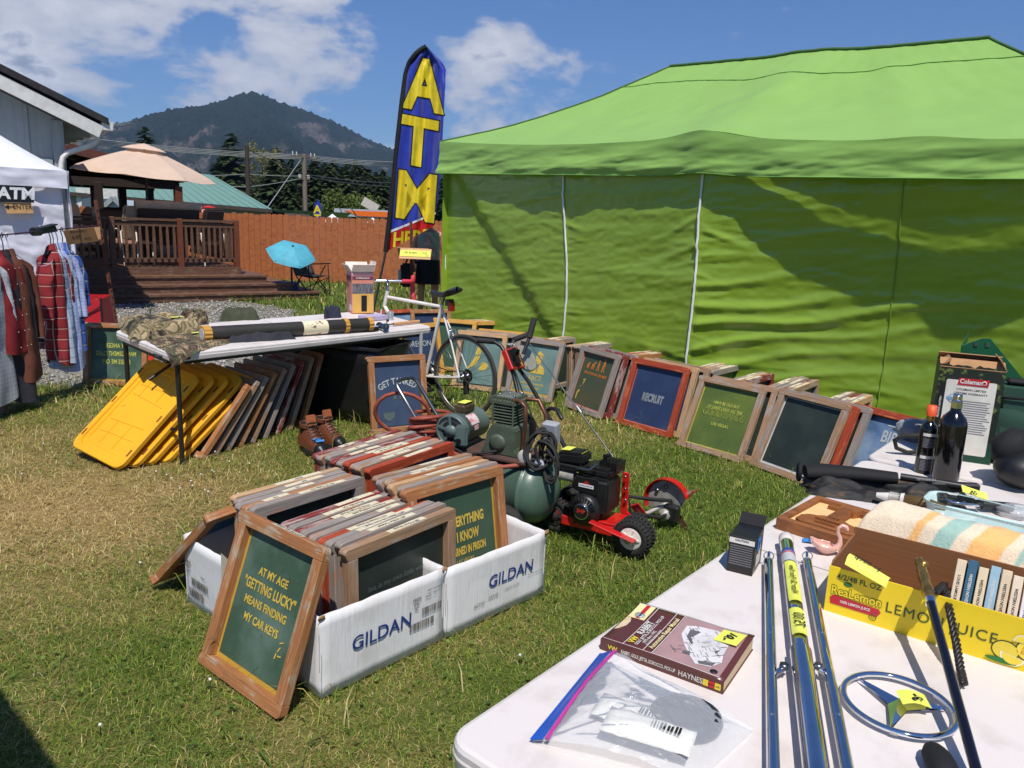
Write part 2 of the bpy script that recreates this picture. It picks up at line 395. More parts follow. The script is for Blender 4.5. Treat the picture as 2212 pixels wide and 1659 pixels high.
at = N(t, 'ShaderNodeAttribute', attribute_name='cover'); sp = N(t, 'ShaderNodeSeparateColor'); L(t, at.outputs['Color'], sp.inputs[0])
tcg = N(t, 'ShaderNodeTexCoord'); ng = N(t, 'ShaderNodeTexNoise', i_Scale=38., i_Detail=6); L(t, tcg.outputs['Object'], ng.inputs['Vector'])
ng2 = N(t, 'ShaderNodeTexNoise', i_Scale=2.2, i_Detail=5); L(t, tcg.outputs['Object'], ng2.inputs['Vector'])
def mix(t, f, a, b, mode='MIX'):
    m = N(t, 'ShaderNodeMix', data_type='RGBA', blend_type=mode)
    for i, v in ((0, f), (6, a), (7, b)):
        if isinstance(v, (int, float)): m.inputs[i].default_value = v
        elif isinstance(v, tuple): m.inputs[i].default_value = (*v, 1)
        else: L(t, v, m.inputs[i])
    return m.outputs[2]
gr1 = mix(t, ng.outputs[0], S(50, 62, 26), S(92, 104, 44)); so1 = mix(t, ng.outputs[0], S(112, 86, 56), S(176, 150, 100))
lawn = mix(t, sp.outputs[0], gr1, so1); gva = mix(t, ng.outputs[0], S(112, 108, 102), S(150, 146, 140))
L(t, mix(t, sp.outputs[1], lawn, gva), b_.inputs['Base Color'])
bpn = N(t, 'ShaderNodeBump', i_Strength=.6, i_Distance=.02); L(t, ng.outputs[0], bpn.inputs['Height']); L(t, bpn.outputs[0], b_.inputs['Normal'])
me.materials.append(gm_); tag(link('ground', me), 'lawn and bare earth of the fairground', kind='structure')

def tri_mesh(name, v, f, cols, mat_):
    me = bpy.data.meshes.new(name); me.vertices.add(len(v)); me.vertices.foreach_set('co', v.astype(np.float32).ravel())
    n = len(f); me.loops.add(n * 3); me.loops.foreach_set('vertex_index', f.astype(np.int32).ravel())
    me.polygons.add(n); me.polygons.foreach_set('loop_start', np.arange(n, dtype=np.int32) * 3)
    try: me.polygons.foreach_set('loop_total', np.full(n, 3, dtype=np.int32))
    except Exception: pass
    me.update(calc_edges=True); me.validate()
    c = me.color_attributes.new('Col', 'FLOAT_COLOR', 'POINT'); c.data.foreach_set('color', np.concatenate([cols, np.ones((len(cols), 1))], 1).astype(np.float32).ravel())
    me.materials.append(mat_)
    return link(name, me)
def vcol_mat(name, rough=.6, transl=.3, spec=.3, sub=None):
    m = bpy.data.materials.new(name); m.use_nodes = True; t = m.node_tree; b = t.nodes['Principled BSDF']
    b.inputs['Roughness'].default_value = rough; b.inputs['Specular IOR Level'].default_value = spec
    a = N(t, 'ShaderNodeAttribute', attribute_name='Col'); L(t, a.outputs['Color'], b.inputs['Base Color'])
    if transl:
        ts = N(t, 'ShaderNodeBsdfTranslucent'); L(t, a.outputs['Color'], ts.inputs[0]); ms = N(t, 'ShaderNodeMixShader'); ms.inputs[0].default_value = transl
        L(t, b.outputs[0], ms.inputs[1]); L(t, ts.outputs[0], ms.inputs[2]); L(t, ms.outputs[0], t.nodes['Material Output'].inputs[0])
    return m
grass_mat = vcol_mat('grass_blades')
Gc = np.array([S(94, 120, 38), S(124, 146, 50), S(76, 102, 36), S(150, 160, 66), S(104, 130, 46)]); Dc = np.array([S(196, 174, 110), S(166, 142, 86), S(206, 190, 136), S(150, 130, 76)])
def blades(pts, h0, h1, wd, lay):
    n = len(pts); x, y = pts[:, 0], pts[:, 1]
    d = dryness(x, y); tall = fnoise(x, y, 1.7)
    h = (h0 + (h1 - h0) * rng.random(n)) * (.55 + tall * .9) * (1 - .5 * d)
    az = rng.random(n) * 2 * np.pi; ln = h * (lay + 1.3 * rng.random(n)) * (1 + .8 * d)
    dx, dy = np.cos(az), np.sin(az); px, py = -dy, dx; wv = wd * (.6 + .8 * rng.random(n))
    z0 = -.012 + (fnoise(x, y, .8) - .5) * .03
    B = np.stack([x, y, z0], 1); P_ = np.stack([px, py, 0 * x], 1); D_ = np.stack([dx, dy, 0 * x], 1); Zv = np.array([0, 0, 1.])
    m_ = B + D_ * (ln * .32)[:, None] + Zv * (h * .66)[:, None]; tp = B + D_ * ln[:, None] + Zv * (h * (1 - .35 * np.minimum(1, ln / h * .5)))[:, None]
    v = np.stack([B - P_ * wv[:, None], B + P_ * wv[:, None], m_ - P_ * (wv * .8)[:, None], m_ + P_ * (wv * .8)[:, None], tp], 1).reshape(-1, 3)
    o = (np.arange(n) * 5)[:, None]
    f = np.concatenate([o + np.array([[0, 1, 3]]), o + np.array([[0, 3, 2]]), o + np.array([[2, 3, 4]])], 1).reshape(-1, 3)
    isd = rng.random(n) < (d * 1.0 + .06)
    c = np.where(isd[:, None], Dc[rng.integers(0, len(Dc), n)], Gc[rng.integers(0, len(Gc), n)]) * (.75 + .5 * rng.random(n))[:, None]
    return v, f, np.repeat(c, 5, 0)
def scatter(n, y0, y1):
    y = np.sqrt(rng.random(n) * (y1 ** 2 - y0 ** 2) + y0 ** 2); x = (rng.random(n) * 2 - 1) * (y * .78 + 1.0)
    k_ = ~gravel_at(x, y) | (rng.random(n) < .06); return np.stack([x, y], 1)[k_]
parts = []; off = 0
for args in ((scatter(205000, .6, 3.3), .008, .030, .0011, .8), (scatter(145000, 3.2, 6.2), .014, .046, .0018, .6), (scatter(60000, 6, 11.5), .03, .085, .0038, .5), (scatter(42000, 11, 24), .05, .14, .009, .4)):
    v, f, c = blades(*args); parts.append((v, f + off, c)); off += len(v)
# long tufts by table legs, stakes and boxes
tuft = []
for (cx, cy, n, r_) in ((-2.1, 4.62, 70, .12), (-3.6, 7.05, 160, .35), (-4.1, 6.9, 160, .5), (-2.9, 6.6, 90, .4), (-.95, 5.55, 90, .3), (.45, 6.75, 60, .15), (-4.4, 13.6, 240, .7), (-3.6, 14.6, 160, .7), (.3, 3.55, 120, .2), (.95, 6.1, 60, .25), (-.5, 2.3, 40, .2), (-1.3, 5.9, 60, .3), (-1.15, 2.6, 30, .2), (1.5, 5.3, 60, .3), (-1.6, 4.6, 90, .6), (-3.2, 5.0, 80, .6)):
    tuft.append(np.stack([rng.normal(cx, r_, n), rng.normal(cy, r_, n)], 1))
v, f, c = blades(np.concatenate(tuft), .06, .19, .0022, .1); parts.append((v, f + off, c)); off += len(v)
go = tri_mesh('grass', np.concatenate([p[0] for p in parts]), np.concatenate([p[1] for p in parts]), np.concatenate([p[2] for p in parts]), grass_mat)
tag(go, 'short patchy grass, green and straw coloured', 'grass', kind='stuff')
# clover leaves and little white clover heads
n = 9000; pts = scatter(n, 1., 6); v = []; 
cx, cy = pts[:, 0], pts[:, 1]; kp = dryness(cx, cy) < .35; cx = cx[kp]; cy = cy[kp]; n = len(cx)
az = rng.random(n) * 6.28; s_ = .004 + .006 * rng.random(n); hz = .008 + .018 * rng.random(n); tl = (rng.random((n, 2)) - .5) * .8
q = []
for a in (0, 1.57, 3.14, 4.71):
    ex, ey = np.cos(az + a) * s_, np.sin(az + a) * s_; q.append(np.stack([cx + ex, cy + ey, hz + ex * tl[:, 0] + ey * tl[:, 1]], 1))
v = np.stack(q, 1).reshape(-1, 3); o = (np.arange(n) * 4)[:, None]
f = np.concatenate([o + np.array([[0, 1, 2]]), o + np.array([[0, 2, 3]])], 1).reshape(-1, 3)
c = np.array([S(92, 118, 50), S(72, 100, 44), S(112, 134, 62)])[rng.integers(0, 3, n)] * (.8 + .4 * rng.random(n))[:, None]
tag(tri_mesh('clover', v, f, np.repeat(c, 4, 0), grass_mat), 'small clover leaves in the lawn', 'clover', kind='stuff')
mb = MB()
for i in range(34):
    y = random.uniform(1.8, 6.5); x_ = random.uniform(-.7, .55) * y
    if random.random() < .4: x_ = random.uniform(-2.3, -1.2); y = random.uniform(4.2, 5.2)
    h = random.uniform(.02, .06); mb.ball((x_, y, h), .006, 7, 5); mb.bar((x_, y, 0), (x_, y, h), .002, .002, mi=1)
tag(mb.out('clover_flower', [pm('clover_flower_white', S(226, 220, 206), .8), grass_mat]), 'small white clover heads in the grass', 'clover flowers', kind='stuff')
# gravel
n = 26000; yy = np.sqrt(rng.random(n) * (14.5 ** 2 - 5.4 ** 2) + 5.4 ** 2); xx = -rng.random(n) * (yy * .78 + .4) - .9; kp = gravel_at(xx, yy); xx = xx[kp]; yy = yy[kp]; n = len(xx)
octv = np.array([(1, 0, 0), (0, 1, 0), (-1, 0, 0), (0, -1, 0), (0, 0, .8), (0, 0, -.6)], float); octf = np.array([(0, 1, 4), (1, 2, 4), (2, 3, 4), (3, 0, 4), (1, 0, 5), (2, 1, 5), (3, 2, 5), (0, 3, 5)])
s_ = (.009 + .016 * rng.random(n) ** 2)[:, None, None] * (.6 + .8 * rng.random((n, 6, 3))); v = octv[None] * s_
a = rng.random(n) * 6.28; ca_, sa_ = np.cos(a)[:, None], np.sin(a)[:, None]
v = np.stack([v[..., 0] * ca_ - v[..., 1] * sa_ + xx[:, None], v[..., 0] * sa_ + v[..., 1] * ca_ + yy[:, None], v[..., 2] + .002], 2).reshape(-1, 3)
f = (np.arange(n)[:, None, None] * 6 + octf[None]).reshape(-1, 3)
c = np.array([S(164, 160, 154), S(128, 124, 120), S(186, 180, 170), S(112, 110, 110), S(150, 138, 124)])[rng.integers(0, 5, n)] * (.8 + .4 * rng.random(n))[:, None]
tag(tri_mesh('gravel', v, f, np.repeat(c, 6, 0), vcol_mat('gravel_stone', .85, 0)), 'loose grey gravel of the path', 'gravel', kind='stuff')

# ---------------------------------------------------------------- mountain
RIDGE = [(-900, 330), (-400, 345), (-100, 320), (60, 300), (140, 291), (200, 280), (240, 270), (285, 262), (330, 246), (360, 240), (400, 236), (440, 232), (470, 223), (500, 211), (520, 205), (548, 202), (575, 210), (600, 221), (640, 234), (680, 247), (720, 264), (760, 284), (800, 304), (850, 324), (900, 340), (980, 372), (1100, 410), (1300, 440), (1700, 470), (2300, 500)]
def ridge(px):
    for (a, b) in zip(RIDGE, RIDGE[1:]):
        if a[0] <= px <= b[0]: return lerp(a[1], b[1], (px - a[0]) / (b[0] - a[0]))
    return RIDGE[-1][1]
def mountain():
    nu, nv = 620, 130; xs = np.linspace(-900, 2300, nu)
    P0 = np.zeros((nv, nu, 3))
    for i, px in enumerate(xs):
        d = ray(px, ridge(px)); hd = V((d.x, d.y)).normalized(); az = math.atan2(hd.x, hd.y)
        D1 = 2700 + 500 * math.sin(az * 5 + 1); zt = CAMH + d.z / math.hypot(d.x, d.y) * D1
        for j in range(nv):
            tt = j / (nv - 1); dist = lerp(1100, D1, tt) + 190 * fb(az * 9, tt * 2.2, 3.3) * math.sin(math.pi * min(1, tt))
            z = max(zt, 5) * (tt ** 1.25)
            z += (fb(az * 14, tt * 3, 1.7, 5) * 46 + abs(fb(az * 30, tt * 2.4, 8.2, 4)) * -40) * math.sin(math.pi * tt) ** .8
            P0[j, i] = (hd.x * dist, hd.y * dist, z - 8 * (1 - tt))
    jag = rng.random((nv, nu)) ** 3 * 9; jag[:4] = 0; P0[..., 2] += jag
    me = bpy.data.meshes.new('mountain'); ii = (np.arange(nv - 1)[:, None] * nu + np.arange(nu - 1)[None]).ravel()
    me.from_pydata(P0.reshape(-1, 3).tolist(), [], np.stack([ii, ii + 1, ii + nu + 1, ii + nu], 1).tolist())
    m = bpy.data.materials.new('forested_slope'); m.use_nodes = True; t = m.node_tree; b = t.nodes['Principled BSDF']; b.inputs['Roughness'].default_value = .95; b.inputs['Specular IOR Level'].default_value = .05
    tc_ = N(t, 'ShaderNodeTexCoord'); mp_ = N(t, 'ShaderNodeMapping'); mp_.inputs['Scale'].default_value = (1, .35, 1); L(t, tc_.outputs['Object'], mp_.inputs[0])
    a = N(t, 'ShaderNodeTexNoise', i_Scale=.0055, i_Detail=9, i_Roughness=.62); L(t, mp_.outputs[0], a.inputs['Vector'])
    fine = N(t, 'ShaderNodeTexNoise', i_Scale=.06, i_Detail=6, i_Roughness=.7); L(t, tc_.outputs['Object'], fine.inputs['Vector'])
    mr = N(t, 'ShaderNodeMapRange', interpolation_type='SMOOTHSTEP'); L(t, MA(t, 'ADD', a.outputs[0], MA(t, 'MULTIPLY', MA(t, 'SUBTRACT', fine.outputs[0], .5), .22)), mr.inputs['Value']); mr.inputs['From Min'].default_value = .56; mr.inputs['From Max'].default_value = .64
    forest = mix(t, fine.outputs[0], S(16, 26, 26), S(52, 62, 46)); rock = mix(t, fine.outputs[0], S(76, 72, 68), S(118, 110, 102))
    L(t, mix(t, mr.outputs[0], forest, rock), b.inputs['Base Color'])
    bp = N(t, 'ShaderNodeBump', i_Strength=1., i_Distance=14.); L(t, fine.outputs[0], bp.inputs['Height']); L(t, bp.outputs[0], b.inputs['Normal'])
    me.materials.append(m); me.polygons.foreach_set('use_smooth', [True] * len(me.polygons))
    tag(link('mountain', me), 'forested mountain with bare rocky patches behind the fairground', kind='structure')
mountain()
hz = bpy.data.materials.new('haze_air'); hz.use_nodes = True; t = hz.node_tree; t.nodes.clear()
vo = N(t, 'ShaderNodeVolumePrincipled'); vo.inputs['Color'].default_value = (.42, .64, 1, 1); vo.inputs['Density'].default_value = .0001; vo.inputs['Anisotropy'].default_value = .1
L(t, vo.outputs[0], N(t, 'ShaderNodeOutputMaterial').inputs['Volume'])
tag(MB().box((0, 0, 329), (8400, 8400, 660)).out('haze', hz), 'thin bluish summer haze', 'haze', kind='stuff')

# ---------------------------------------------------------------- trees
bark = pm('bark', S(62, 50, 40), .9, c2=S(44, 36, 30), ns=20)
conifer_mat = vcol_mat('conifer_needles', .8, .12, .1); leaf_mat = vcol_mat('pale_leaves', .7, .25, .2)
def conifer(h, wd, seed, cA=S(70, 84, 48), cB=S(44, 58, 38)):
    r_ = random.Random(seed); vv = []; ff = []; cc = []
    nw = 34
    for i in range(nw):
        tt = i / (nw - 1); z = h * (.06 + .93 * tt); rad = wd * (1 - tt) ** .8 * r_.uniform(.7, 1.15) + .15
        nb = max(4, int(11 * (1 - tt) + 4))
        for j in range(nb):
            a = r_.uniform(0, 6.28); ln = rad * r_.uniform(.6, 1.1)
            for q_ in range(4):
                f0 = r_.uniform(.1, .95); b = V((math.cos(a) * ln * f0, math.sin(a) * ln * f0, z - ln * .32 * f0 ** 1.5 + r_.uniform(-.15, .15)))
                s_ = (.25 + .5 * (1 - f0)) * (.5 + .5 * (1 - tt)) * wd * .38
                d1 = V((math.cos(a), math.sin(a), -.45)) * s_ * 1.2; d2 = V((-math.sin(a), math.cos(a), r_.uniform(-.3, .3))) * s_ * .55
                o = len(vv); vv += [b - d1 * .4, b + d2 + d1 * .1, b + d1, b - d2 + d1 * .1]; ff += [(o, o + 1, o + 2), (o, o + 2, o + 3)]
                c = V(cA).lerp(V(cB), r_.random()) * r_.uniform(.7, 1.3); cc += [tuple(c)] * 4
    return np.array([tuple(p) for p in vv]), np.array(ff), np.array(cc)
def broad(h, wd, seed, cA, cB, n=2600):
    r_ = random.Random(seed); vv = []; ff = []; cc = []
    lob = [(V((r_.uniform(-.5, .5) * wd, r_.uniform(-.5, .5) * wd, h * r_.uniform(.32, .93))), r_.uniform(.16, .34) * wd) for _ in range(22)]
    for i in range(n):
        c0, rr = r_.choice(lob); d = V((r_.gauss(0, 1), r_.gauss(0, 1), r_.gauss(0, 1))).normalized() * rr * r_.uniform(.55, 1.1); b = c0 + d * (1 - .25 * (c0.z / h))
        u_ = V((r_.gauss(0, 1), r_.gauss(0, 1), r_.gauss(0, 1))).normalized(); w_ = u_.orthogonal().normalized(); s_ = wd * r_.uniform(.018, .04)
        o = len(vv); vv += [b - u_ * s_, b + w_ * s_ * .7, b + u_ * s_, b - w_ * s_ * .7]; ff += [(o, o + 1, o + 2), (o, o + 2, o + 3)]
        cc += [tuple(V(cA).lerp(V(cB), r_.random()) * r_.uniform(.75, 1.25))] * 4
    return np.array([tuple(p) for p in vv]), np.array(ff), np.array(cc)
def crown_obj(data, mat_, parent): o = tri_mesh('crown', *data, mat_); o.parent = parent; return o
CON = []
for s_ in range(4):
    r0 = thing('conifer_tree', 'x', 'tree'); crown_obj(conifer(11, 3.6 + .4 * s_, s_), conifer_mat, r0)
    MB().tube([(0, 0, 0), (.05, 0, 5), (0, 0, 10.6)], [.28, .18, .03], 7).out('trunk', bark, r0); CON.append([r0, False])
tl_ = [(312, 275, 100), (326, 330, 95), (478, 330, 140), (500, 290, 120), (462, 352, 140), (430, 372, 150), (583, 352, 128), (596, 322, 140), (612, 352, 135), (628, 340, 145), (646, 352, 140), (572, 372, 135), (685, 338, 125), (702, 352, 130), (722, 345, 132), (738, 362, 140), (752, 350, 128), (768, 344, 130), (782, 352, 135), (797, 366, 126), (812, 372, 132), (826, 366, 128), (840, 380, 130), (590, 345, 80), (622, 360, 78), (676, 352, 82), (712, 358, 80), (748, 366, 78), (790, 372, 80), (822, 378, 78), (470, 372, 85), (445, 388, 82), (664, 366, 138), (548, 376, 150), (520, 360, 150), (400, 385, 150), (955, 385, 130), (970, 380, 128)]
for i, (px, py, yy) in enumerate(tl_):
    p = P(px, py, yy); kx = CON[i % 4]
    if not kx[1]: o = kx[0]; kx[1] = True
    else: o = clone(kx[0])
    s_ = p.z / 11; o.location = (p.x, p.y, 0); o.scale = (s_ * random.uniform(1.2, 1.75),) * 2 + (s_,); o.rotation_euler.z = random.uniform(0, 6)
    o['group'] = 'dark conifers beyond the fence'
    ordn = {0: 'lone dark conifer rising behind the tan patio umbrella', 3: 'tall slim dark conifer left of the bare brown pole, highest of the row', 1: 'low dark conifer top beside the gutter and tan umbrella'}
    rk = sorted(q_[0] for q_ in tl_).index(px) + 1; th = {1: 'st', 2: 'nd', 3: 'rd'}.get(rk % 10 if rk not in (11, 12, 13) else 0, 'th')
    o['label'] = ordn.get(i, f'dark green conifer, {rk}{th} from the left among the conifers beyond the fence')
for (px, py, yy, h0, wd, cA, cB, lab, nm) in ((565, 305, 95, 9.6, 3.4, S(150, 140, 96), S(92, 100, 60), 'pale yellowish leafy tree between the two wooden poles', 'leafy_tree'), (757, 425, 75, 3.2, 4.5, S(104, 116, 52), S(66, 84, 36), 'bright green rounded tree beyond the petrol canopy', 'leafy_tree'), (735, 440, 75, 2.6, 3.5, S(96, 108, 50), S(64, 80, 36), 'smaller bright green bush left of the petrol canopy', 'bush')):
    p = P(px, py, yy); o = thing(nm, lab, 'tree', (p.x, p.y, 0)); crown_obj(broad(p.z, wd, 3, cA, cB), leaf_mat, o); MB().tube([(0, 0, 0), (0, 0, p.z * .7)], [.22, .06], 7).out('trunk', bark, o)

# ---------------------------------------------------------------- poles and wires
pole_w = pm('weathered_pole', S(126, 112, 100), .85, c2=S(96, 84, 74), ns=6, stretch=(8, 8, .6)); pole_d = pm('dark_pole', S(64, 52, 46), .85); insul = pm('insulator', S(196, 196, 190), .3)
wire_m = pm('wire', S(64, 66, 70), .5); wire_l = pm('pale_wire', S(150, 152, 150), .5)
def upole(px, top, yy, r_, m_, lab, arms=(), lean=0):
    p = P(px, top, yy); o = thing('utility_pole', lab, 'pole', (p.x, p.y, 0))
    MB().tube([(0, 0, 0), (lean, 0, p.z)], [r_ * 1.25, r_], 10).out('shaft', m_, o)
    for (dz, ln, rz) in arms:
        MB().box((0, 0, 0), (ln, .1, .12)).out('crossarm', m_, o, (lean, -.12, p.z - dz), rz)
        for q_ in (-.46, -.3, .3, .46):
            MB().lathe([(.05, 0), (.07, .08), (.035, .16), (.055, .24), (0, .28)], 8).out('insulator', insul, o, (lean + q_ * ln * math.cos(rz), -.12 + q_ * ln * math.sin(rz), p.z - dz + .06))
    return o, p
A_, pA = upole(657, 332, 62, .17, pole_w, 'weathered wooden utility pole with crossarm and guy wire, tallest behind fence', ((.25, 2.2, .9), (1.9, 1.0, .9)))
upole(533, 315, 58, .15, pole_d, 'dark bare wooden pole left of the pale leafy tree')
C_, pC = upole(716, 412, 95, .13, pm('grey_pole', S(150, 148, 144), .7), 'grey utility pole with two crossarms and a street light', ((.3, 3., .1), (1.6, 4., .1)))
MB().tube([(0, 0, pC.z - 5.2), (.8, -.1, pC.z - 4.9), (1.9, -.2, pC.z - 4.9)], .05, 6).out('lamp_arm', grey_metal, C_); MB().ball((2.2, -.2, pC.z - 4.9), (.5, .2, .12), 10, 6).out('lamp_head', insul, C_)
D_, pD = upole(774, 426, 100, .14, pole_d, 'brown utility pole carrying two white transformers', ((.5, 4.5, .05), (1.3, 4, .05)))
for q_ in (-1.2, 1.2): MB().lathe([(.0, 0), (.42, .05), (.42, 1.6), (.3, 1.8), (0, 1.85)], 12).out('transformer', pm('transformer_grey', S(190, 192, 194), .5), D_, (q_, -.3, pD.z - 5.2))
upole(811, 440, 105, .12, pole_w, 'short grey utility pole nearest the feather flag', ((.4, 4.6, -.05),))
def wire(pts, r_, lab, m_=wire_m):
    pp = []
    for (a, b) in zip(pts, pts[1:]):
        a = V(a); b = V(b); sag = (b - a).length * .012
        for i in range(9):
            t_ = i / 8; p = a.lerp(b, t_); p.z -= sag * 4 * t_ * (1 - t_); pp.append(p)
    tag(MB().tube(pp, r_, 5).out('power_line', m_), lab, 'power line', 'power lines')
for i, (ya, yb, yc, lab) in enumerate(((288, 335, 348, 'top pale power line over the tan umbrella'), (292, 338, 351, 'second pale power line over the tan umbrella'), (296, 341, 354, 'third pale power line over the tan umbrella'), (299, 344, 357, 'fourth pale power line over the tan umbrella'))):
    wire([P(60, ya - 7, 66), P(657, yb, 62 + .3 * i), P(900, yc + 3, 58)], .028, lab, wire_l)
wire([P(430, 318, 60), P(533, 322, 58), P(657, 376, 62), P(860, 396, 56)], .035, 'dark sagging cable from the bare pole past the crossarm pole')
wire([P(300, 378, 60), P(533, 376, 58), P(657, 380, 62)], .025, 'low pale cable between the two poles', wire_l)
wire([P(400, 395, 58), P(533, 404, 58), P(657, 384, 62)], .025, 'lowest pale cable left of the bare pole', wire_l)
wire([P(657, 380, 62), P(870, 405, 54)], .03, 'black cable running right from the weathered pole')
tag(MB().tube([P(650, 345, 62), P(575, 452, 40)], .03, 5).out('guy_wire', wire_l), 'taut guy wire slanting from weathered pole to the green roof', 'guy wire')
# ================================================================ BUILDINGS
def quad(mb, a, b, c, d, mi=0): return mb.add([a, b, c, d], [(0, 1, 2, 3)], mi)
def slab(name, a, b, c, d, th, mat_, parent, lift=(0, 0, 1)):
    n = V(lift); vs_ = [V(p) for p in (a, b, c, d)]; mb = MB()
    mb.add(vs_ + [p - n * th for p in vs_], [(0, 1, 2, 3), (7, 6, 5, 4), (0, 4, 5, 1), (1, 5, 6, 2), (2, 6, 7, 3), (3, 7, 4, 0)]); return mb.out(name, mat_, parent)
# ---- grey board and batten building on the left
YB = 11.3
siding = pm('grey_painted_boards', S(150, 156, 156), .6, c2=S(134, 142, 142), ns=3, stretch=(6, 6, .5)); trim = pm('white_trim', S(216, 214, 208), .55, c2=S(190, 186, 178)); shingle_d = pm('dark_shingle', S(38, 36, 38), .9, c2=S(58, 56, 58), ns=14, bump=.6, bs=30)
BRZ = R(38); bt = thing('grey_building', 'pale grey board and batten building with white fascia and dark roof', 'building', (P(135, 300, YB).x, YB, 0), BRZ)
ox = P(135, 300, YB).x
binv = MR(-BRZ, 3, 'Z')
def lb(px, py, yy=YB):       # photograph point into the building's own coordinates, on the plane yy - YB behind its gable wall
    d = binv @ ray(px, py); o = binv @ (V((0, 0, CAMH)) - V((ox, YB, 0))); return o + d * ((yy - YB - o.y) / d.y)
c0 = lb(135, 262); zc = c0.z; slope = -(lb(232, 268).z - lb(0, 150).z) / (lb(232, 268).x - lb(0, 150).x)
for i in range(9):         # wall boards of the gable end
    x1 = -.004 - i * .43; x0 = x1 - .425
    MB().prism([(x0, 0), (x1, 0), (x1, zc - slope * x1), (x0, zc - slope * x0)], 0, .05, MR(R(90), 4, 'X') @ MT((0, 0, -.05)) ).out('board', siding, bt)
    MB().box((x0 - .003, -.012, (zc - slope * x0) / 2), (.05, .024, zc - slope * x0 - .02)).out('batten', siding, bt)
MB().box((-.06, -.03, zc / 2), (.14, .05, zc)).out('corner_board', siding, bt)
MB().box((-2.1, -.04, lb(70, 349).z), (3.9, .05, .09)).out('trim_board', siding, bt)
MB().box((.0, 3.5, zc / 2), (.05, 7, zc)).out('side_wall', siding, bt)
e1 = lb(218, 285, YB - .35); e0 = V((e1.x - 4.6, e1.y, e1.z + slope * 4.6))
MB().bar(e0, e1, .045, .17, (0, 0, 1)).out('fascia', trim, bt)
up = V((0, 0, .19)); slab('roof', e0 + up + V((0, -.05, 0)), e1 + up + V((.1, -.05, 0)), e1 + up + V((.1, 7.5, 0)), e0 + up + V((0, 7.5, 0)), .09, shingle_d, bt)
slab('soffit', e0 + V((0, .03, .06)), e1 + V((-.02, .03, .06)), e1 + V((-.02, 7, .06)), e0 + V((0, 7, .06)), .02, pm('soffit_shade', S(150, 146, 138), .7), bt)  # soffit boards in a mottled warm grey
for q_ in range(5): MB().bar(V((-.02, .35 + q_ * .6, zc - .12)), V((e1.x - .02, .35 + q_ * .6, e1.z + .02)), .05, .13).out('rafter', siding, bt)
MB().prism([(-.02, 0), (.13, 0), (.15, .12), (.0, .11)], 0, 7, MT(e1 + V((.02, -.02, .03))) @ MR(R(90), 4, 'X') @ MR(R(180), 4, 'Y') @ Matrix.Scale(-1, 4, (1, 0, 0))).out('gutter', trim, bt)
dp = [lb(x_, y_, YB - .12) for x_, y_ in ((211, 290), (211, 300), (206, 308), (190, 316), (165, 324), (145, 331), (136, 340), (133, 352), (132, 420), (132, 600))]
MB().tube(dp, .05, 8, flat=.75).out('downspout', trim, bt)

# ---- deck with steps
deck_w = wood('stained_deck_boards', S(108, 74, 54), S(132, 106, 90), .35, .6); rail_w = wood('brown_rail_timber', S(104, 72, 52), S(118, 90, 70), .3, .6); post_w = wood('red_brown_post', S(112, 58, 34), S(90, 50, 32), .3)
DA = G(150, 578, .55); DB = G(520, 577, .55); du = (DB - DA); du.z = 0; DL = du.length; du.normalize(); drz = math.atan2(du.y, du.x)
deck = thing('deck', 'stained timber deck with broad steps and picket railing beside the fence', 'deck', (DB.x, DB.y, 0), drz)
for i in range(26): MB().box((-3.2, .07 + i * .145, .535), (6.4, .139, .03)).out('deck_board', deck_w, deck)
MB().box((-3.2, .012, .43), (6.4, .03, .175)).out('rim_board', deck_w, deck)
MB().box((.012, 1.9, .43), (.03, 3.75, .175)).out('rim_board', deck_w, deck)
for k_ in (1, 2, 3):
    zt = .55 - .1375 * k_; xr = .42 * k_
    MB().box(((-6.4 + xr) / 2, -.3 * k_ + .14, zt - .018), (6.4 + xr, .32, .036)).out('tread', deck_w, deck)
    MB().box(((-6.4 + xr) / 2, -.3 * k_ + .02, zt / 2 - .02 if k_ == 3 else zt - .1), (6.36 + xr, .03, zt - .05 if k_ == 3 else .125)).out('riser', deck_w, deck)
    MB().box((xr - .16, 1.5 - .15 * k_, zt - .019), (.32, 3. + .3 * k_ - .02, .036)).out('tread', deck_w, deck); MB().box((xr - .02, 1.5 - .15 * k_, zt - .1), (.03, 3 + .3 * k_ - .08, .125)).out('riser', deck_w, deck)
def baluster(): return MB().prism([(-.02, 0), (.02, 0), (.02, .1), (.026, .3), (.02, .52), (.012, .62), (-.012, .62), (-.02, .52), (-.026, .3), (-.02, .1)], -.018, .018, MR(R(90), 4, 'X'))
bal0 = None
def rail_run(x0, y0, x1, y1, n):
    global bal0
    a = V((x0, y0, 0)); b = V((x1, y1, 0)); z0 = .55
    MB().bar(a + V((0, 0, z0 + .86)), b + V((0, 0, z0 + .86)), .1, .04).out('top_rail', rail_w, deck)
    MB().bar(a + V((0, 0, z0 + .78)), b + V((0, 0, z0 + .78)), .04, .08).out('rail', rail_w, deck)
    MB().bar(a + V((0, 0, z0 + .13)), b + V((0, 0, z0 + .13)), .04, .08).out('rail', rail_w, deck)
    for i in range(n):
        p = a.lerp(b, (i + .5) / n)
        if bal0 is None: bal0 = baluster().out('baluster', rail_w, deck); o = bal0
        else: o = clone(bal0); 
        o.location = (p.x, p.y - .03, z0 + .15); o.rotation_euler.z = math.atan2(y1 - y0, x1 - x0)
for xq in (-.05, -1.08, -2.22, -3.6): MB().box((xq, .06, .55 + .44), (.1, .1, .9)).out('rail_post', post_w if xq > -2 else rail_w, deck, bevel=.006)
rail_run(-.1, .06, -1.03, .06, 9); rail_run(-1.13, .06, -2.17, .06, 9); rail_run(-2.27, .06, -3.55, .06, 10)
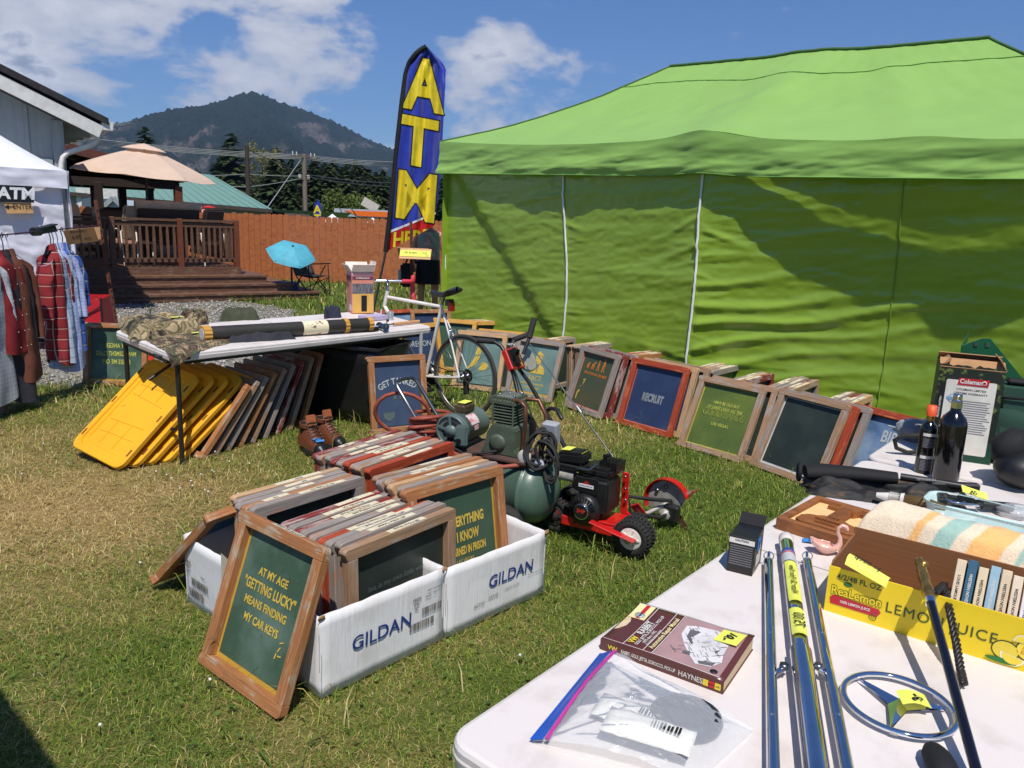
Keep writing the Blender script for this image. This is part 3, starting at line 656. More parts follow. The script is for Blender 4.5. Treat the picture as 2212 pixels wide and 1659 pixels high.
rail_run(-.05, .15, -.05, 3.6, 26); rail_run(-.1, 3.68, -3.6, 3.68, 24)

# ---- gazebo roof over the deck
gz = thing('gazebo', 'open dark timber shelter with low sloping roof over the deck', 'gazebo', (DB.x, DB.y, 0), drz)
inv = MR(-drz, 3, 'Z')
def dk(px, py, ly=0.):       # photograph point into deck coordinates on the plane ly behind the deck front
    d = ray(px, py); o = inv @ (V((0, 0, CAMH)) - V((DB.x, DB.y, 0))); dd = inv @ d; t_ = (ly - o.y) / dd.y; return o + dd * t_
g0 = dk(60, 296, 2.3); g1 = dk(394, 385, 2.3)
dark_t = pm('dark_timber', S(44, 32, 26), .8, c2=S(34, 26, 22)); fasc = wood('red_brown_fascia', S(92, 46, 34), S(74, 40, 30), .3)
sl_ = V((0, 0, .1)); slab('roof', g0 + sl_, g1 + sl_, g1 + sl_ + V((0, 3.6, 0)), g0 + sl_ + V((0, 3.6, 0)), .07, pm('gazebo_shingle', S(92, 90, 92), .9, c2=S(76, 74, 76), bump=.4, bs=40), gz)
MB().bar(g0 + V((0, -.03, .0)), g1 + V((0, -.03, .0)), .04, .18).out('fascia', fasc, gz)
for xq in range(8): p = g0.lerp(g1, xq / 7); MB().bar(p + V((0, .02, -.02)), p + V((0, 3.5, -.02)), .06, .14).out('rafter', dark_t, gz)
zb = dk(300, 397, 2.4).z
MB().box(((g0.x + g1.x) / 2, 2.42, zb), (g1.x - g0.x - .1, .1, .16)).out('beam', dark_t, gz); MB().box(((g0.x + g1.x) / 2, 5.1, zb), (g1.x - g0.x, .1, .16)).out('beam', dark_t, gz)
MB().prism([(g0.x, zb), (g1.x - .05, zb), (g1.x - .05, g1.z), (g0.x, g0.z)], 0, .03, MT((0, 5.2, 0)) @ MR(R(90), 4, 'X')).out('gable_panel', dark_t, gz)
for px, ly, m_ in ((385, 2.42, post_w), (213, 2.42, dark_t), (324, 4.9, dark_t), (265, 4.9, dark_t), (205, 4.9, dark_t)):
    p = dk(px, 430, ly); MB().box((p.x, ly, (zb + .55) / 2), (.15, .15, zb - .57), rot('Z', 4)).out('post', m_, gz, bevel=.008)
for i in range(9):
    p = dk(160 + i * 16, 394 + (i % 2) * 5, 2.5); MB().ball((p.x, 2.5, p.z), .035, 8, 6).out('light_bulb', pm('bulb_glass', S(210, 205, 190), .2) if i == 0 else bpy.data.materials['bulb_glass'], gz)
MB().tube([dk(150 + i * 12, 391 + 4 * math.sin(i * 1.4), 2.5) for i in range(14)], .01, 4).out('light_string', black_plastic, gz)

# ---- patio umbrellas
def umbrella(name, label, loc, r_, rise, mats, poleh, tilt=(0, 0), n=8, group=None, vent=True, scal=.05, mul=12):
    u = thing(name, label, 'umbrella', loc, 0, group); M = Euler((R(tilt[0]), R(tilt[1]), .2)).to_matrix().to_4x4(); M.translation = (0, 0, poleh)
    for si in range(n):
        def fn(a, b, si=si):
            ang = (si + a) / n * 2 * math.pi; edge = math.cos(math.pi / n) / math.cos((a - .5) * 2 * math.pi / n)
            rr = r_ * ((.16 if vent else .01) + (.84 if vent else .99) * b) * lerp(1, edge, .85); z = -rise * (.12 + .88 * b ** 1.15) - .5 * scal * b * math.sin(math.pi * a) + (-.03 if b > .93 else 0)
            return V((rr * math.cos(ang), rr * math.sin(ang), z))
        MB().grid(7, mul, fn, M=M).out('canopy_panel', mats[si % len(mats)], u)
        ang = si / n * 2 * math.pi; MB().bar(M @ V((.1 * math.cos(ang), .1 * math.sin(ang), -rise * .2 - .05)), M @ V((r_ * .96 * math.cos(ang), r_ * .96 * math.sin(ang), -rise - .02)), .02, .02).out('rib', black_metal, u)
    if vent: MB().grid(25, 4, lambda a, b: V((r_ * .3 * b * math.cos(a * 6.283), r_ * .3 * b * math.sin(a * 6.283), .07 - rise * .2 * b - (.02 if b > .8 else 0))), M=M).out('vent_cap', mats[0], u)
    MB().tube([(0, 0, 0), (0, 0, poleh - .02)], .022, 8).out('pole', black_metal, u)
    return u
tan_c = pm('tan_canvas', S(228, 200, 178), .8, c2=S(216, 188, 164), ns=4, transl=.25)
up_ = dk(311, 312, 1.0); upw = MR(drz, 3, 'Z') @ V((up_.x, 1.0, 0)) + V((DB.x, DB.y, .55))
umbrella('patio_umbrella', 'large tan patio umbrella with vented top over the deck', upw, 1.30, .5, [tan_c], up_.z - .55 - .05, (1, 4))
# ---- deck furniture
cush_t = pm('tan_cushion', S(186, 164, 142), .85, bump=.2, bs=300); cush_b = pm('brown_cushion', S(66, 52, 46), .85); wtube = pm('white_tube', S(220, 214, 200), .4); pink_c = pm('pinkish_cushion', S(220, 168, 150), .8)
def patio_chair(px, ly, rz, cm, bm, label, wd=.55, roll=None):
    p = dk(px, 560, ly); c = thing('patio_chair', label, 'chair', MR(drz, 3, 'Z') @ V((p.x, ly, 0)) + V((DB.x, DB.y, .555)), drz + rz, 'patio chairs on the deck')
    h = wd / 2
    MB().box((0, 0, .43), (wd - .06, .5, .1)).out('seat', cm, c, bevel=.02, seg=2); MB().box((0, .28, .78), (wd - .08, .1, .62), rot('X', -14)).out('backrest', bm, c, bevel=.03, seg=2)
    for s_ in (-1, 1):
        MB().tube([(s_ * h, -.25, 0), (s_ * h, -.25, .6), (s_ * h, -.2, .66), (s_ * h, .2, .66), (s_ * h, .28, .6), (s_ * h, .36, 0)], .014, 6).out('side_frame', wtube, c)
        MB().tube([(s_ * h * .5 + .13 * math.cos(a * .6), .24 + .0, .55 + .13 * math.sin(a * .6)) for a in range(11)], .009, 5, closed=True).out('scroll', wtube, c)
    MB().tube([(-h, -.24, .38), (h, -.24, .38)], .014, 6).out('front_bar', wtube, c)
    if roll: MB().tube([(-h, .3, 1.1), (h, .3, 1.1)], .09, 12).out('head_roll', roll, c)
    return c
patio_chair(178, .7, .5, cush_t, cush_t, 'tan cushioned patio chair at the left end of the deck'); patio_chair(282, .7, 3.4, pink_c, cush_t, 'patio chair with pinkish seat right of the dark shelter post')
patio_chair(362, .62, 3.14, cush_b, cush_b, 'wide white scroll glider bench with beige head roll', 1.15, cush_t); patio_chair(440, .7, 3.6, cush_b, cush_b, 'dark brown high backed patio chair with white frame near the deck corner')
gp = dk(262, 560, 2.4); gl = thing('barbecue_grill', 'black barbecue grill standing at the back of the deck', 'grill', MR(drz, 3, 'Z') @ V((gp.x, 2.4, 0)) + V((DB.x, DB.y, .552)), drz)
MB().box((0, 0, .62), (.95, .5, .3)).out('body', black_metal, gl, bevel=.03); MB().tube([(-.45, 0, .8), (.45, 0, .8)], .24, 16).out('lid', black_metal, gl)
for s_ in (-1, 1):
    for q_ in (-1, 1): MB().bar((s_ * .42, q_ * .2, 0), (s_ * .42, q_ * .2, .5), .04, .04).out('leg', black_metal, gl)
sack = dk(362, 568, 1.6); so = thing('storage_bag', 'crumpled grey white bag on the deck floor behind the railing', 'bag', MR(drz, 3, 'Z') @ V((sack.x, 1.6, 0)) + V((DB.x, DB.y, .552)), drz)
MB().ball((0, 0, .3), (.3, .22, .3), 18, 12, fn=lambda d: 1 + .25 * fb(d.x * 3, d.y * 3, d.z * 3)).out('bag_body', pm('grey_white_bag', S(176, 172, 180), .5), so)
def figure_end(): pass

# ---- fence
fw = wood('cedar_fence_board', S(180, 106, 60), S(154, 88, 50), .4, .72)
fence = thing('fence', 'tall cedar plank privacy fence behind the deck and lawn', 'fence', (0, 0, 0))
brd = [MB().prism([(-.068, 0), (.068, 0), (.068, h_ - .035), (.045, h_), (-.045, h_), (-.068, h_ - .035)], -.01, .01, MR(R(90), 4, 'X')).out('board', fw) for h_ in (1.56,)]
bm_ = brd[0].data; bpy.data.objects.remove(brd[0])
FA = V((-13.2, 19.5, 0)); FB = V((P(612, 500, 18.8).x, 18.8, 0)); FC = V((P(985, 500, 19.3).x, 19.3, 0))
for (a, b) in ((FA, FB), (FB, FC)):
    d = b - a; n = int(d.length / .142); rz = math.atan2(d.y, d.x)
    for i in range(n):
        p = a.lerp(b, (i + .5) / n); o = link('board', bm_, fence, (p.x, p.y + random.uniform(-.006, .006), random.uniform(-.015, .02)), rz)
    for z in (.35, 1.25): MB().bar(a + V((0, .045, z)), b + V((0, .045, z)), .04, .09).out('rail', fw, fence)
    for i in range(int(d.length / 2.4) + 1): p = a.lerp(b, min(1, i * 2.4 / d.length)); MB().box((p.x, p.y + .09, .8), (.09, .09, 1.5)).out('post', fw, fence)

# ---- buildings beyond the fence
gb = thing('green_roofed_building', 'grey building with wide sea green metal roof beyond the fence', 'building', (0, 0, 0))
teal = pm('green_metal_roof', S(112, 148, 134), .45, c2=S(104, 140, 126), ns=2)
a, b, c, d = P(40, 405, 28), P(588, 452, 30), P(458, 378, 36), P(60, 338, 35)
MB().add([a, b, c, d, d + V((0, 9, -3)), c + V((2.5, 9, -3)), b + V((.5, 12, 0))], [(0, 1, 2, 3), (3, 2, 5, 4), (1, 6, 5, 2)]).out('roof', teal, gb)
for i in range(26):
    t_ = (i + .5) / 26; MB().bar(a.lerp(b, t_) + V((0, 0, .01)), d.lerp(c, t_) + V((0, 0, .01)), .03, .03).out('roof_seam', teal, gb)
MB().bar(a + V((0, .02, -.07)), b + V((0, .02, -.07)), .1, .12).out('fascia', pm('brown_fascia', S(70, 56, 50), .7), gb)
quad(MB(), a + V((0, .3, -.1)), V((a.x, a.y + .3, 0)), V((b.x - .3, b.y + .3, 0)), b + V((-.3, .3, -.1))).out('wall', siding, gb)
wn = P(190, 440, 27.9); f_ = MB().box((wn.x, 28.55, wn.z - .1), (1.5, .06, 1.3)).out('window', trim, gb); MB().box((wn.x, 28.5, wn.z - .25), (1.1, .03, .9)).out('pane', pm('dark_pane', S(90, 104, 116), .15), f_); MB().box((wn.x, 28.475, wn.z - .25), (.04, .03, .9)).out('muntin', trim, f_)
sh = thing('shake_roofed_building', 'low building with brown wooden shake mansard roof beyond fence', 'building', (0, 0, 0)); shk = wood('brown_shakes', S(74, 56, 48), S(98, 76, 64), .4)
a, b = P(404, 470, 31), P(672, 474, 31); a2, b2 = P(404, 447, 31.5), P(668, 464, 31.5)
quad(MB(), V((a.x, a.y + .1, 0)), V((b.x, b.y + .1, 0)), b + V((0, .1, 0)), a + V((0, .1, 0))).out('wall', siding, sh)
n = 44
for i in range(n):
    t0, t1 = i / n + .002, (i + 1) / n - .002; MB().add([a.lerp(b, t0), a.lerp(b, t1), a2.lerp(b2, t1) + V((0, 0, random.uniform(-.02, .04))), a2.lerp(b2, t0)] + [p + V((0, .06, 0)) for p in (a.lerp(b, t0), a.lerp(b, t1), a2.lerp(b2, t1), a2.lerp(b2, t0))], [(0, 1, 2, 3), (4, 7, 6, 5), (0, 4, 5, 1), (1, 5, 6, 2), (2, 6, 7, 3), (3, 7, 4, 0)]).out('shake', shk, sh)
ms_ = thing('mossy_shed', 'small shed with moss green shingle roof and pale gable', 'shed', (0, 0, 0)); moss = pm('mossy_shingles', S(104, 118, 82), .9, c2=S(84, 96, 66), ns=6, stretch=(1, 1, 9))
a, b, c, d = P(275, 468, 25), P(412, 474, 25), P(398, 447, 26.5), P(262, 430, 26.5); slab('roof', a, b, c, d, .08, moss, ms_)
e_, f2, g2 = P(212, 464, 24.8), P(282, 464, 24.8), P(247, 431, 24.8)
MB().prism([(0, 0), (f2.x - e_.x, f2.z - e_.z), (g2.x - e_.x, g2.z - e_.z)], 0, 1.5, MT(e_ + V((0, 1.5, 0))) @ MR(R(90), 4, 'X')).out('gable', pm('pale_blue_siding', S(176, 188, 196), .6), ms_)
for q_ in (e_, f2): MB().bar(q_ + V((0, -.06, .05)), g2 + V((0, -.06, .05)), .08, .14).out('bargeboard', siding, ms_)
quad(MB(), V((e_.x, 26, 0)), V((b.x, 26, 0)), V((b.x, 26, b.z)), V((e_.x, 26, e_.z))).out('wall', siding, ms_)
red_c = pm('red_canvas', S(214, 52, 58), .7, transl=.25); pink_w = pm('pale_pink_canvas', S(226, 150, 150), .7, transl=.25); p = P(451, 445, 27)
umbrella('patio_umbrella', 'red and pale striped umbrella peeking over the fence', (p.x, 27, 0), .74, .26, [red_c, pink_w], p.z - .05, n=8, scal=.02, mul=6)
st = thing('petrol_station_canopy', 'flat grey and orange petrol station canopy beyond the fence', 'canopy', (P(790, 462, 60).x, 60, 0))
l_, r_ = P(743, 452, 60), P(880, 455, 60); zb_ = P(790, 469, 60).z; zt_ = P(790, 452.5, 60).z; W_ = r_.x - l_.x
MB().box((0, 2, (zb_ + zt_) / 2), (W_, 4, zt_ - zb_)).out('fascia', pm('station_grey', S(178, 182, 190), .5), st)
orange_s = pm('station_orange', S(240, 112, 30), .5); MB().prism([(-W_ * .12, zb_ + .06), (W_ / 2, zb_ + .06), (W_ / 2, zt_ - .12), (-W_ * .34, zt_ - .12)], 0, .03, MR(R(90), 4, 'X') @ MT((0, 0, .005))).out('orange_panel', orange_s, st)
for q_ in (-.35, .1, .45): MB().box((W_ * q_, 2, zb_ / 2), (.3, .3, zb_)).out('column', grey_metal, st)
p = P(800, 443, 70); sg = thing('tilted_sign', 'small pale tilted sign box above the petrol canopy', 'sign', (p.x, 70, 0))
MB().box((0, 0, p.z), (1.5, .2, .75), rot('Y', 28)).out('panel', pm('pale_sign', S(206, 196, 186), .5), sg); MB().bar((0, .12, 0), (0, .12, p.z), .1, .1).out('post', grey_metal, sg)
pvc = pm('white_canopy_cloth', S(230, 230, 234), .6)
for i, (px, py, hw, yy, lab) in enumerate(((718, 462, 14, 34, 'white canopy peak just left of the orange canopy'), (690, 466, 5, 34, 'tiny white canopy tip beside the small flag'), (805, 470, 9, 34, 'white canopy tip under the orange canopy'), (965, 477, 9, 30, 'white canopy corner between big flag and green tent'))):
    p = P(px, py, yy); w_ = hw / FPX * yy * 1.6; c = thing('white_canopy', lab, 'canopy', (p.x, yy, 0), .3, 'white canopies beyond the fence')
    MB().add([(-w_, -w_, p.z - w_ * .8), (w_, -w_, p.z - w_ * .8), (w_, w_, p.z - w_ * .8), (-w_, w_, p.z - w_ * .8), (0, 0, p.z)], [(0, 1, 4), (1, 2, 4), (2, 3, 4), (3, 0, 4)]).out('roof', pvc, c)
    for a_ in (-1, 1):
        for b2_ in (-1, 1): MB().bar((a_ * w_ * .95, b2_ * w_ * .95, 0), (a_ * w_ * .95, b2_ * w_ * .95, p.z - w_ * .8), .04, .04).out('leg', grey_metal, c)

# ---------------------------------------------------------------- feather flags
flag_blue = pm('flag_blue_cloth', S(34, 56, 172), .42, c2=S(26, 44, 148), sheen=.3, transl=.12); flag_yellow = pm('flag_yellow_print', S(240, 214, 44), .45, transl=.1); flag_red = pm('flag_red_cloth', S(206, 34, 34), .45, transl=.12); black_cloth = pm('black_cloth', S(16, 16, 18), .8)
FL = [(543, 836), (470, 844.5), (380, 854), (300, 862), (220, 871), (160, 879), (135, 887), (118, 899), (108, 910), (101, 921)]; FR_ = [(488, 938), (440, 944), (380, 951), (320, 955), (240, 959), (180, 962), (150, 963), (136, 957), (124, 945), (101, 923)]
def poly(tab, v):
    x_ = v * (len(tab) - 1); i = min(int(x_), len(tab) - 2); return V(tab[i]).lerp(V(tab[i + 1]), x_ - i)
def flagp(u, v, off=0.):
    a = poly(FL, v); b = poly(FR_, v); q_ = a.lerp(b, u); yy = 11.0 + .06 * math.sin(u * 9 + v * 5) * (.3 + u) * (.4 + .6 * (1 - v)) + .028 * math.sin(u * 21 - v * 7) * (1 - .5 * v) + .01 * math.sin(u * 37 + v * 16)
    return P(q_.y, q_.x, yy - off)
def flag_uv(px, py):
    v = .5
    for _ in range(14):
        a = poly(FL, v); b = poly(FR_, v); u = max(-.1, min(1.1, (px - a.y) / max(1e-3, b.y - a.y))); yc = lerp(a.x, b.x, u)
        v = max(0, min(1, v + (yc - py) / 480))
    return u, v
fl = thing('feather_flag', 'tall blue feather flag reading ATM in yellow above a red HERE strip', 'flag', (P(800, 700, 11).x, 11, 0)); fo = V(fl.location)
VR = .062
MB().grid(64, 140, lambda u, v: flagp(u, VR + (1 - VR) * v) - fo).out('flag_cloth', flag_blue, fl)
MB().grid(34, 14, lambda u, v: flagp(u, VR * v) - fo).out('red_strip', flag_red, fl)
MB().grid(34, 2, lambda u, v: flagp(u, VR - .003 + .009 * v, .004) - fo).out('white_stripe', pvc, fl)
MB().tube([flagp(-.03, v / 40) - fo for v in range(41)], .035, 7).out('sleeve', black_cloth, fl)
pb = P(797, 712, 11); MB().tube([V((pb.x, 11, 0)) - fo, flagp(-.03, 0) - fo], .018, 8).out('pole', grey_metal, fl)
def flag_word(body, cx, cy, size, sx_, bold, nm='lettering', skew=.2, cutn=2.6):
    for off, bd, m_, nm2 in ((.004, bold + .019, black_cloth, 'letter_outline'), (.008, bold, flag_yellow, nm)):
        text(body, size, m_, fl, Matrix.Identity(4), nm2, bold=bd, sx=sx_, cut=cutn, fn=lambda x_, y_, off=off: flagp(*flag_uv(cx + x_ + y_ * .07, cy - y_ + skew * x_), off) - fo)
flag_word('A', 917, 190, 150, .78, .035, skew=.17); flag_word('T', 902, 312, 142, .95, .03, skew=.2); flag_word('M', 899, 430, 140, .85, .03, skew=.15)
flag_word('HERE', 888, 516, 44, .78, .03, skew=-.1, cutn=2.2)
p = P(686, 470, 30); f2_ = thing('feather_flag', 'small distant blue flag with yellow A and T over the fence', 'flag', (p.x, 30, 0))
zt2 = P(686, 431, 30).z; w2 = 16 / FPX * 30 / 2
MB().prism([(-w2, zt2 - 2.4), (w2, zt2 - 2.4), (w2 * 1.05, zt2 - .25), (w2 * .3, zt2), (-w2 * .6, zt2 - .15)], 0, .02, MR(R(90), 4, 'X')).out('flag_cloth', flag_blue, f2_)
text('A', .42, flag_yellow, f2_, page((0, -.03, zt2 - .38), (1, 0, 0), (0, 0, 1)), bold=.03); text('T', .42, flag_yellow, f2_, page((0, -.03, zt2 - .72), (1, 0, 0), (0, 0, 1)), bold=.03); text('M', .42, flag_yellow, f2_, page((0, -.03, zt2 - 1.1), (1, 0, 0), (0, 0, 1)), bold=.03)
MB().tube([(-w2, .02, 0), (-w2, .02, zt2 - .1)], .03, 6).out('pole', black_metal, f2_)

# ---------------------------------------------------------------- white tent on the left
wt_m = pm('white_tent_cloth', S(226, 226, 236), .55, c2=S(214, 214, 226), ns=5, transl=.1)
E1 = P(143, 369, 9.4); zv = P(143, 408, 9.4).z; wt = thing('white_tent', 'white pop up tent with wrinkled side wall and cash machine sign', 'tent', (E1.x, 9.4, 0)); td = V((-.785, -.62, 0)); tn = V((-.62, .785, 0)); he = E1.z; hv = zv
def wwall(u, v):
    t_ = u * 3; z = (he - .05) * v; d = .035 * fb(t_ * 1.6 + z * .7, z * 3.2 - t_, 2.2, 5) + .02 * abs(fb(t_ * 3, z * 2.5, 9)) ; p = td * t_ + tn * (.06 + d); p -= td * (.1 * (1 - v) * (1 - u)); return p + V((0, 0, z))
MB().grid(120, 90, wwall).out('side_wall', wt_m, wt)
MB().grid(90, 10, lambda u, v: td * u * 3 + tn * (.012 * fb(u * 9, v * 2, 4) - .02) + V((0, 0, lerp(hv, he, v) + .01 * math.sin(u * 14) * (1 - v)))).out('valance', wt_m, wt)
MB().grid(30, 6, lambda u, v: tn * 3 * u + V((.02, 0, lerp(hv, he, v)))).out('valance', wt_m, wt)
MB().grid(30, 30, lambda u, v: (td * 3 * u + tn * 3 * v * 1.0).lerp(td * 1.5 + tn * 1.5, 0) + V((0, 0, he + 1.15 * (min(u, 1 - u, v, 1 - v) * 2) ** 1.15))).out('roof', wt_m, wt)
MB().grid(30, 20, lambda u, v: tn * 3 * u + V((.03 + .02 * fb(u * 5, v * 5), 0, he * v))).out('side_wall', wt_m, wt)
for a_, b2_ in ((0.03, .04), (.03, 2.95), (2.95, .04), (2.95, 2.95)): p = td * a_ + tn * b2_; MB().bar(p, p + V((0, 0, he)), .035, .035).out('leg', grey_metal, wt)
def on_wt(px, py, off): # point just in front of the tent's front wall
    d = ray(px, py); o = V((0, 0, CAMH)); n_ = tn; q_ = V((E1.x, 9.4, 0)) + tn * -off; t_ = (q_ - o).dot(n_) / d.dot(n_); return o + d * t_
def board(name, label, cat, px, th, mat_, off):
    c = [on_wt(*q_, off) for q_ in px]; o = sum(c, V()) / 4; t_ = thing(name, label, cat, o); MB().add([p - o for p in c] + [p - o + tn * th for p in c], [(0, 1, 2, 3), (7, 6, 5, 4), (0, 4, 5, 1), (1, 5, 6, 2), (2, 6, 7, 3), (3, 7, 4, 0)]).out('panel', mat_, t_)
    return t_, page(-tn * .006, c[1] - c[0], c[0] - c[3])
sgn, pg = board('atm_sign', 'black sign with white ATM letters on the white tent', 'sign', ((-26, 398), (69, 402), (74, 438), (-26, 436)), .01, black_plastic, .06); text('ATM', .175, pvc, sgn, pg @ MT((.05, .0, 0)), bold=.04, shear=.1, sx=1.02)
sgn, pg = board('cardboard_sign', 'small cardboard sign reading ENTER with an arrow below the ATM sign', 'sign', ((8, 437), (67, 438), (73, 461), (15, 461)), .006, pm('light_cardboard', S(206, 160, 108), .8), .05); text('ENTER', .075, ink, sgn, pg @ MT((.035, .012, 0)), sx=.85)
MB().add([(-.14, .0, 0), (-.1, .025, 0), (-.1, .015, 0), (-.095, .006, 0), (-.04, .006, 0), (-.04, -.004, 0), (-.095, -.004, 0), (-.1, -.025, 0)], [(0, 1, 3), (3, 6, 7, 0), (3, 4, 5, 6)], M=pg @ MT((0, .012, 0))).out('arrow', ink, sgn)

# ---------------------------------------------------------------- green tent
T0 = V((-.94, 9.4, 0)); TD = V((.69, -.72, 0)).normalized(); TN = V((.72, .69, 0)).normalized(); TL = 7.2; HD = 1.75
roof_g = pm('lime_green_tent_roof', S(146, 188, 92), .6, c2=S(138, 180, 86), ns=2, transl=.15, spec=.35, sheen=.2); wall_g = pm('green_tent_wall', S(142, 172, 52), .26, c2=S(134, 164, 50), ns=2, spec=.75, transl=.10)
gt = thing('green_tent', 'large lime green pop up tent with shiny wrinkled side walls', 'tent', T0)
def ez(t): return 2.52 - .033 * t + .05 * math.exp(-((t - 3.6) / .35) ** 2) + .03 * math.exp(-((t - 5.35) / .3) ** 2) - .05 * math.sin(math.pi * (t % 3.6) / 3.6)
def vz(t): return 2.155 - .021 * t + .025 * math.exp(-((t - 3.6) / .3) ** 2)
RZ0, RZ1 = 3.41, 3.29
def roof_pt(u, v, back=False):
    t_ = u * TL; e_ = TD * t_ + V((0, 0, ez(t_) if not back else 2.5 - .03 * t_)) + (TN * (2 * HD) if back else V())
    tr = lerp(1.9, TL - 2.08, u); r_ = TD * tr + TN * HD + V((0, 0, lerp(RZ0, RZ1, u) + .03 * math.exp(-((tr - 3.6) / .3) ** 2)))
    p = e_.lerp(r_, v); p.z -= .095 * math.sin(math.pi * min(1, v)) * (1 - .35 * math.exp(-((t_ - 3.6) / .5) ** 2)); 
    p.z += .012 * math.sin(u * 90 + fb(u * 9, v * 2) * 4) * max(0, v - .55) ** 2 * (.5 + fb(u * 6, 2)) + .008 * math.sin((u * 26 - v * 9) + 3 * fb(u * 5, v * 3)) * math.exp(-((u - .5) / .08) ** 2)
    p.z += .014 * fb(u * 14, v * 5, 1.1) * math.sin(math.pi * v) + .006 * fb(u * 40, v * 9, 5) * v
    return p
MB().grid(150, 44, roof_pt).out('roof_panel', roof_g, gt); MB().grid(60, 20, lambda u, v: roof_pt(1 - u, v, True)).out('roof_panel', roof_g, gt)
for s_ in (0, 1):
    def hip(u, v, s_=s_):
        a = roof_pt(s_, v); b = roof_pt(s_, v, True); p = a.lerp(b, u); p.z -= .1 * math.sin(math.pi * u) * (1 - v) ; return p
    MB().grid(24, 24, hip).out('roof_panel', roof_g, gt)
seam_g = pm('dark_green_seam', S(62, 98, 44), .7); seam_l = pm('roof_seam', S(120, 166, 76), .6)
MB().tube([roof_pt(i / 40, 1) + V((0, 0, .008)) for i in range(41)], .018, 6).out('ridge_seam', seam_g, gt)
for s_ in (0, 1): MB().tube([roof_pt(s_, i / 24) + V((0, 0, .004)) for i in range(25)], .012, 6).out('hip_seam', seam_g, gt)
MB().tube([roof_pt(i / 60, .80 + .03 * math.sin(i / 60 * 9)) + V((0, -.004, .003)) for i in range(61)], .005, 5).out('roof_stitch', seam_l, gt)
def val(u, v):
    t_ = u * TL; z = lerp(vz(t_), ez(t_), v); d = .035 * fb(t_ * 1.1 + z * 2, z * 7 - t_ * .8, 3.1, 4) * (1.15 - v) + .05 * math.exp(-((t_ - 3.6) / .22) ** 2) * v
    return TD * t_ - TN * (.02 + .03 * (1 - v) + d) + V((0, 0, z))
MB().grid(260, 26, val).out('valance', roof_g, gt)
MB().grid(50, 12, lambda u, v: TN * (2 * HD * u) - TD * .02 + V((0, 0, lerp(2.15, 2.52 - .1 * math.sin(math.pi * u), v)))).out('valance', roof_g, gt)
MB().grid(50, 6, lambda u, v: TD * (TL + .02) + TN * (2 * HD * u) + V((0, 0, lerp(2.0, 2.28, v)))).out('valance', roof_g, gt)
MB().tube([val(i / 120, 0) for i in range(121)], .006, 5).out('valance_hem', seam_l, gt)
ZIPS = (.03, 1.98, 3.6)
WNU, WNV = 430, 150; wt_, wz_ = np.meshgrid(np.linspace(0, TL, WNU), np.linspace(0, 2.3, WNV))
def wall_depth(t_, z):       # how far the cloth lies behind the tent's front plane
    q_ = np.sin(np.pi * ((t_ / 3.6) % 1)).clip(0); d = .03 + np.where(t_ < 3.6, .07, .24) * q_ ** .8 * (.55 + .45 * np.sin(np.pi * np.minimum(1, z / 2.3 + .15)))
    s_ = z - .1 * t_; rg = lambda x_, y_, f: 1 - 2 * np.abs(fnoise(x_, y_, f, 3) - .5) * 2
    d -= .012 * (fnoise(t_ * .35 + 9, s_ * 1.9, 2.4) - .5) + .006 * rg(t_ * .5 + 3, s_ * 2.6, 2.2) + .004 * rg(t_ * 1.2, s_ * 2.4 + 5, 5.)
    rr = random.Random(11); cr_ = [(rr.uniform(0, TL), rr.uniform(.1, 2.1), rr.uniform(.15, .6), rr.uniform(-.1, .25), rr.uniform(.002, .006), rr.uniform(.012, .026)) for _ in range(90)]
    for zp in (1.98, 3.6): cr_ += [(zp + rr.choice((-1, 1)) * rr.uniform(.06, .2), rr.uniform(.1, 2.1), rr.uniform(.08, .2), rr.uniform(-.3, .3), rr.uniform(.003, .007), rr.uniform(.010, .018)) for _ in range(26)]
    for t0, z0, l_, sl, am, wd in cr_: d -= am * np.exp(-((z - z0 - sl * (t_ - t0)) / wd) ** 2 - ((t_ - t0) / l_) ** 2)
    for z0, sl, l_, am, wd in ((1.62, -.25, .45, .012, .03), (1.4, .02, .5, .014, .03), (1.18, .09, .8, .018, .034), (.95, .15, 1.3, .026, .04), (.78, .19, 1.7, .032, .04), (.60, .21, 1.5, .024, .036), (.44, .21, 1.2, .024, .036), (.28, .2, 1., .02, .03), (.12, .18, .8, .014, .03)):   # taut folds from the middle leg
        x_ = t_ - 3.6; d -= np.where(x_ > 0, 1.15 * am * np.exp(-((z - z0 - sl * x_ - .03 * np.sin(x_ * 4 + z0 * 9)) / wd) ** 2) * np.exp(-(x_ / l_) ** 2) * np.minimum(1, x_ / .06), 0)
    for z0, sl, l_, am in ((1.75, .5, .35, .014), (1.5, .35, .4, .012), (1.2, .1, .35, .01), (.5, -.1, .5, .014), (.35, -.12, .4, .012)): x_ = 3.6 - t_; d -= np.where(x_ > 0, am * np.exp(-((z - z0 + sl * x_) / .03) ** 2 - (x_ / l_) ** 2), 0)
    f_ = z - (2.0 - (t_ - .35) * 1.05); d += np.where(t_ < 2.4, .05 / (1 + np.exp(f_ / .045)) , 0)
    return d
WD = wall_depth(wt_, wz_)
def wall(u, v, off=0.):
    i, j = min(WNU - 1, max(0, round(u * (WNU - 1)))), min(WNV - 1, max(0, round(v * (WNV - 1)))); return TD * (u * TL) + TN * (WD[j, i] - off) + V((0, 0, 2.3 * v))
MB().grid(WNU, WNV, wall).out('side_wall', wall_g, gt)
MB().grid(40, 30, lambda u, v: TN * (2 * HD * u) + TD * (.05 + .03 * fb(u * 6, v * 6, 2)) + V((0, 0, 2.3 * v))).out('side_wall', wall_g, gt)
zipm = pm('white_zip_tape', S(232, 232, 228), .6)
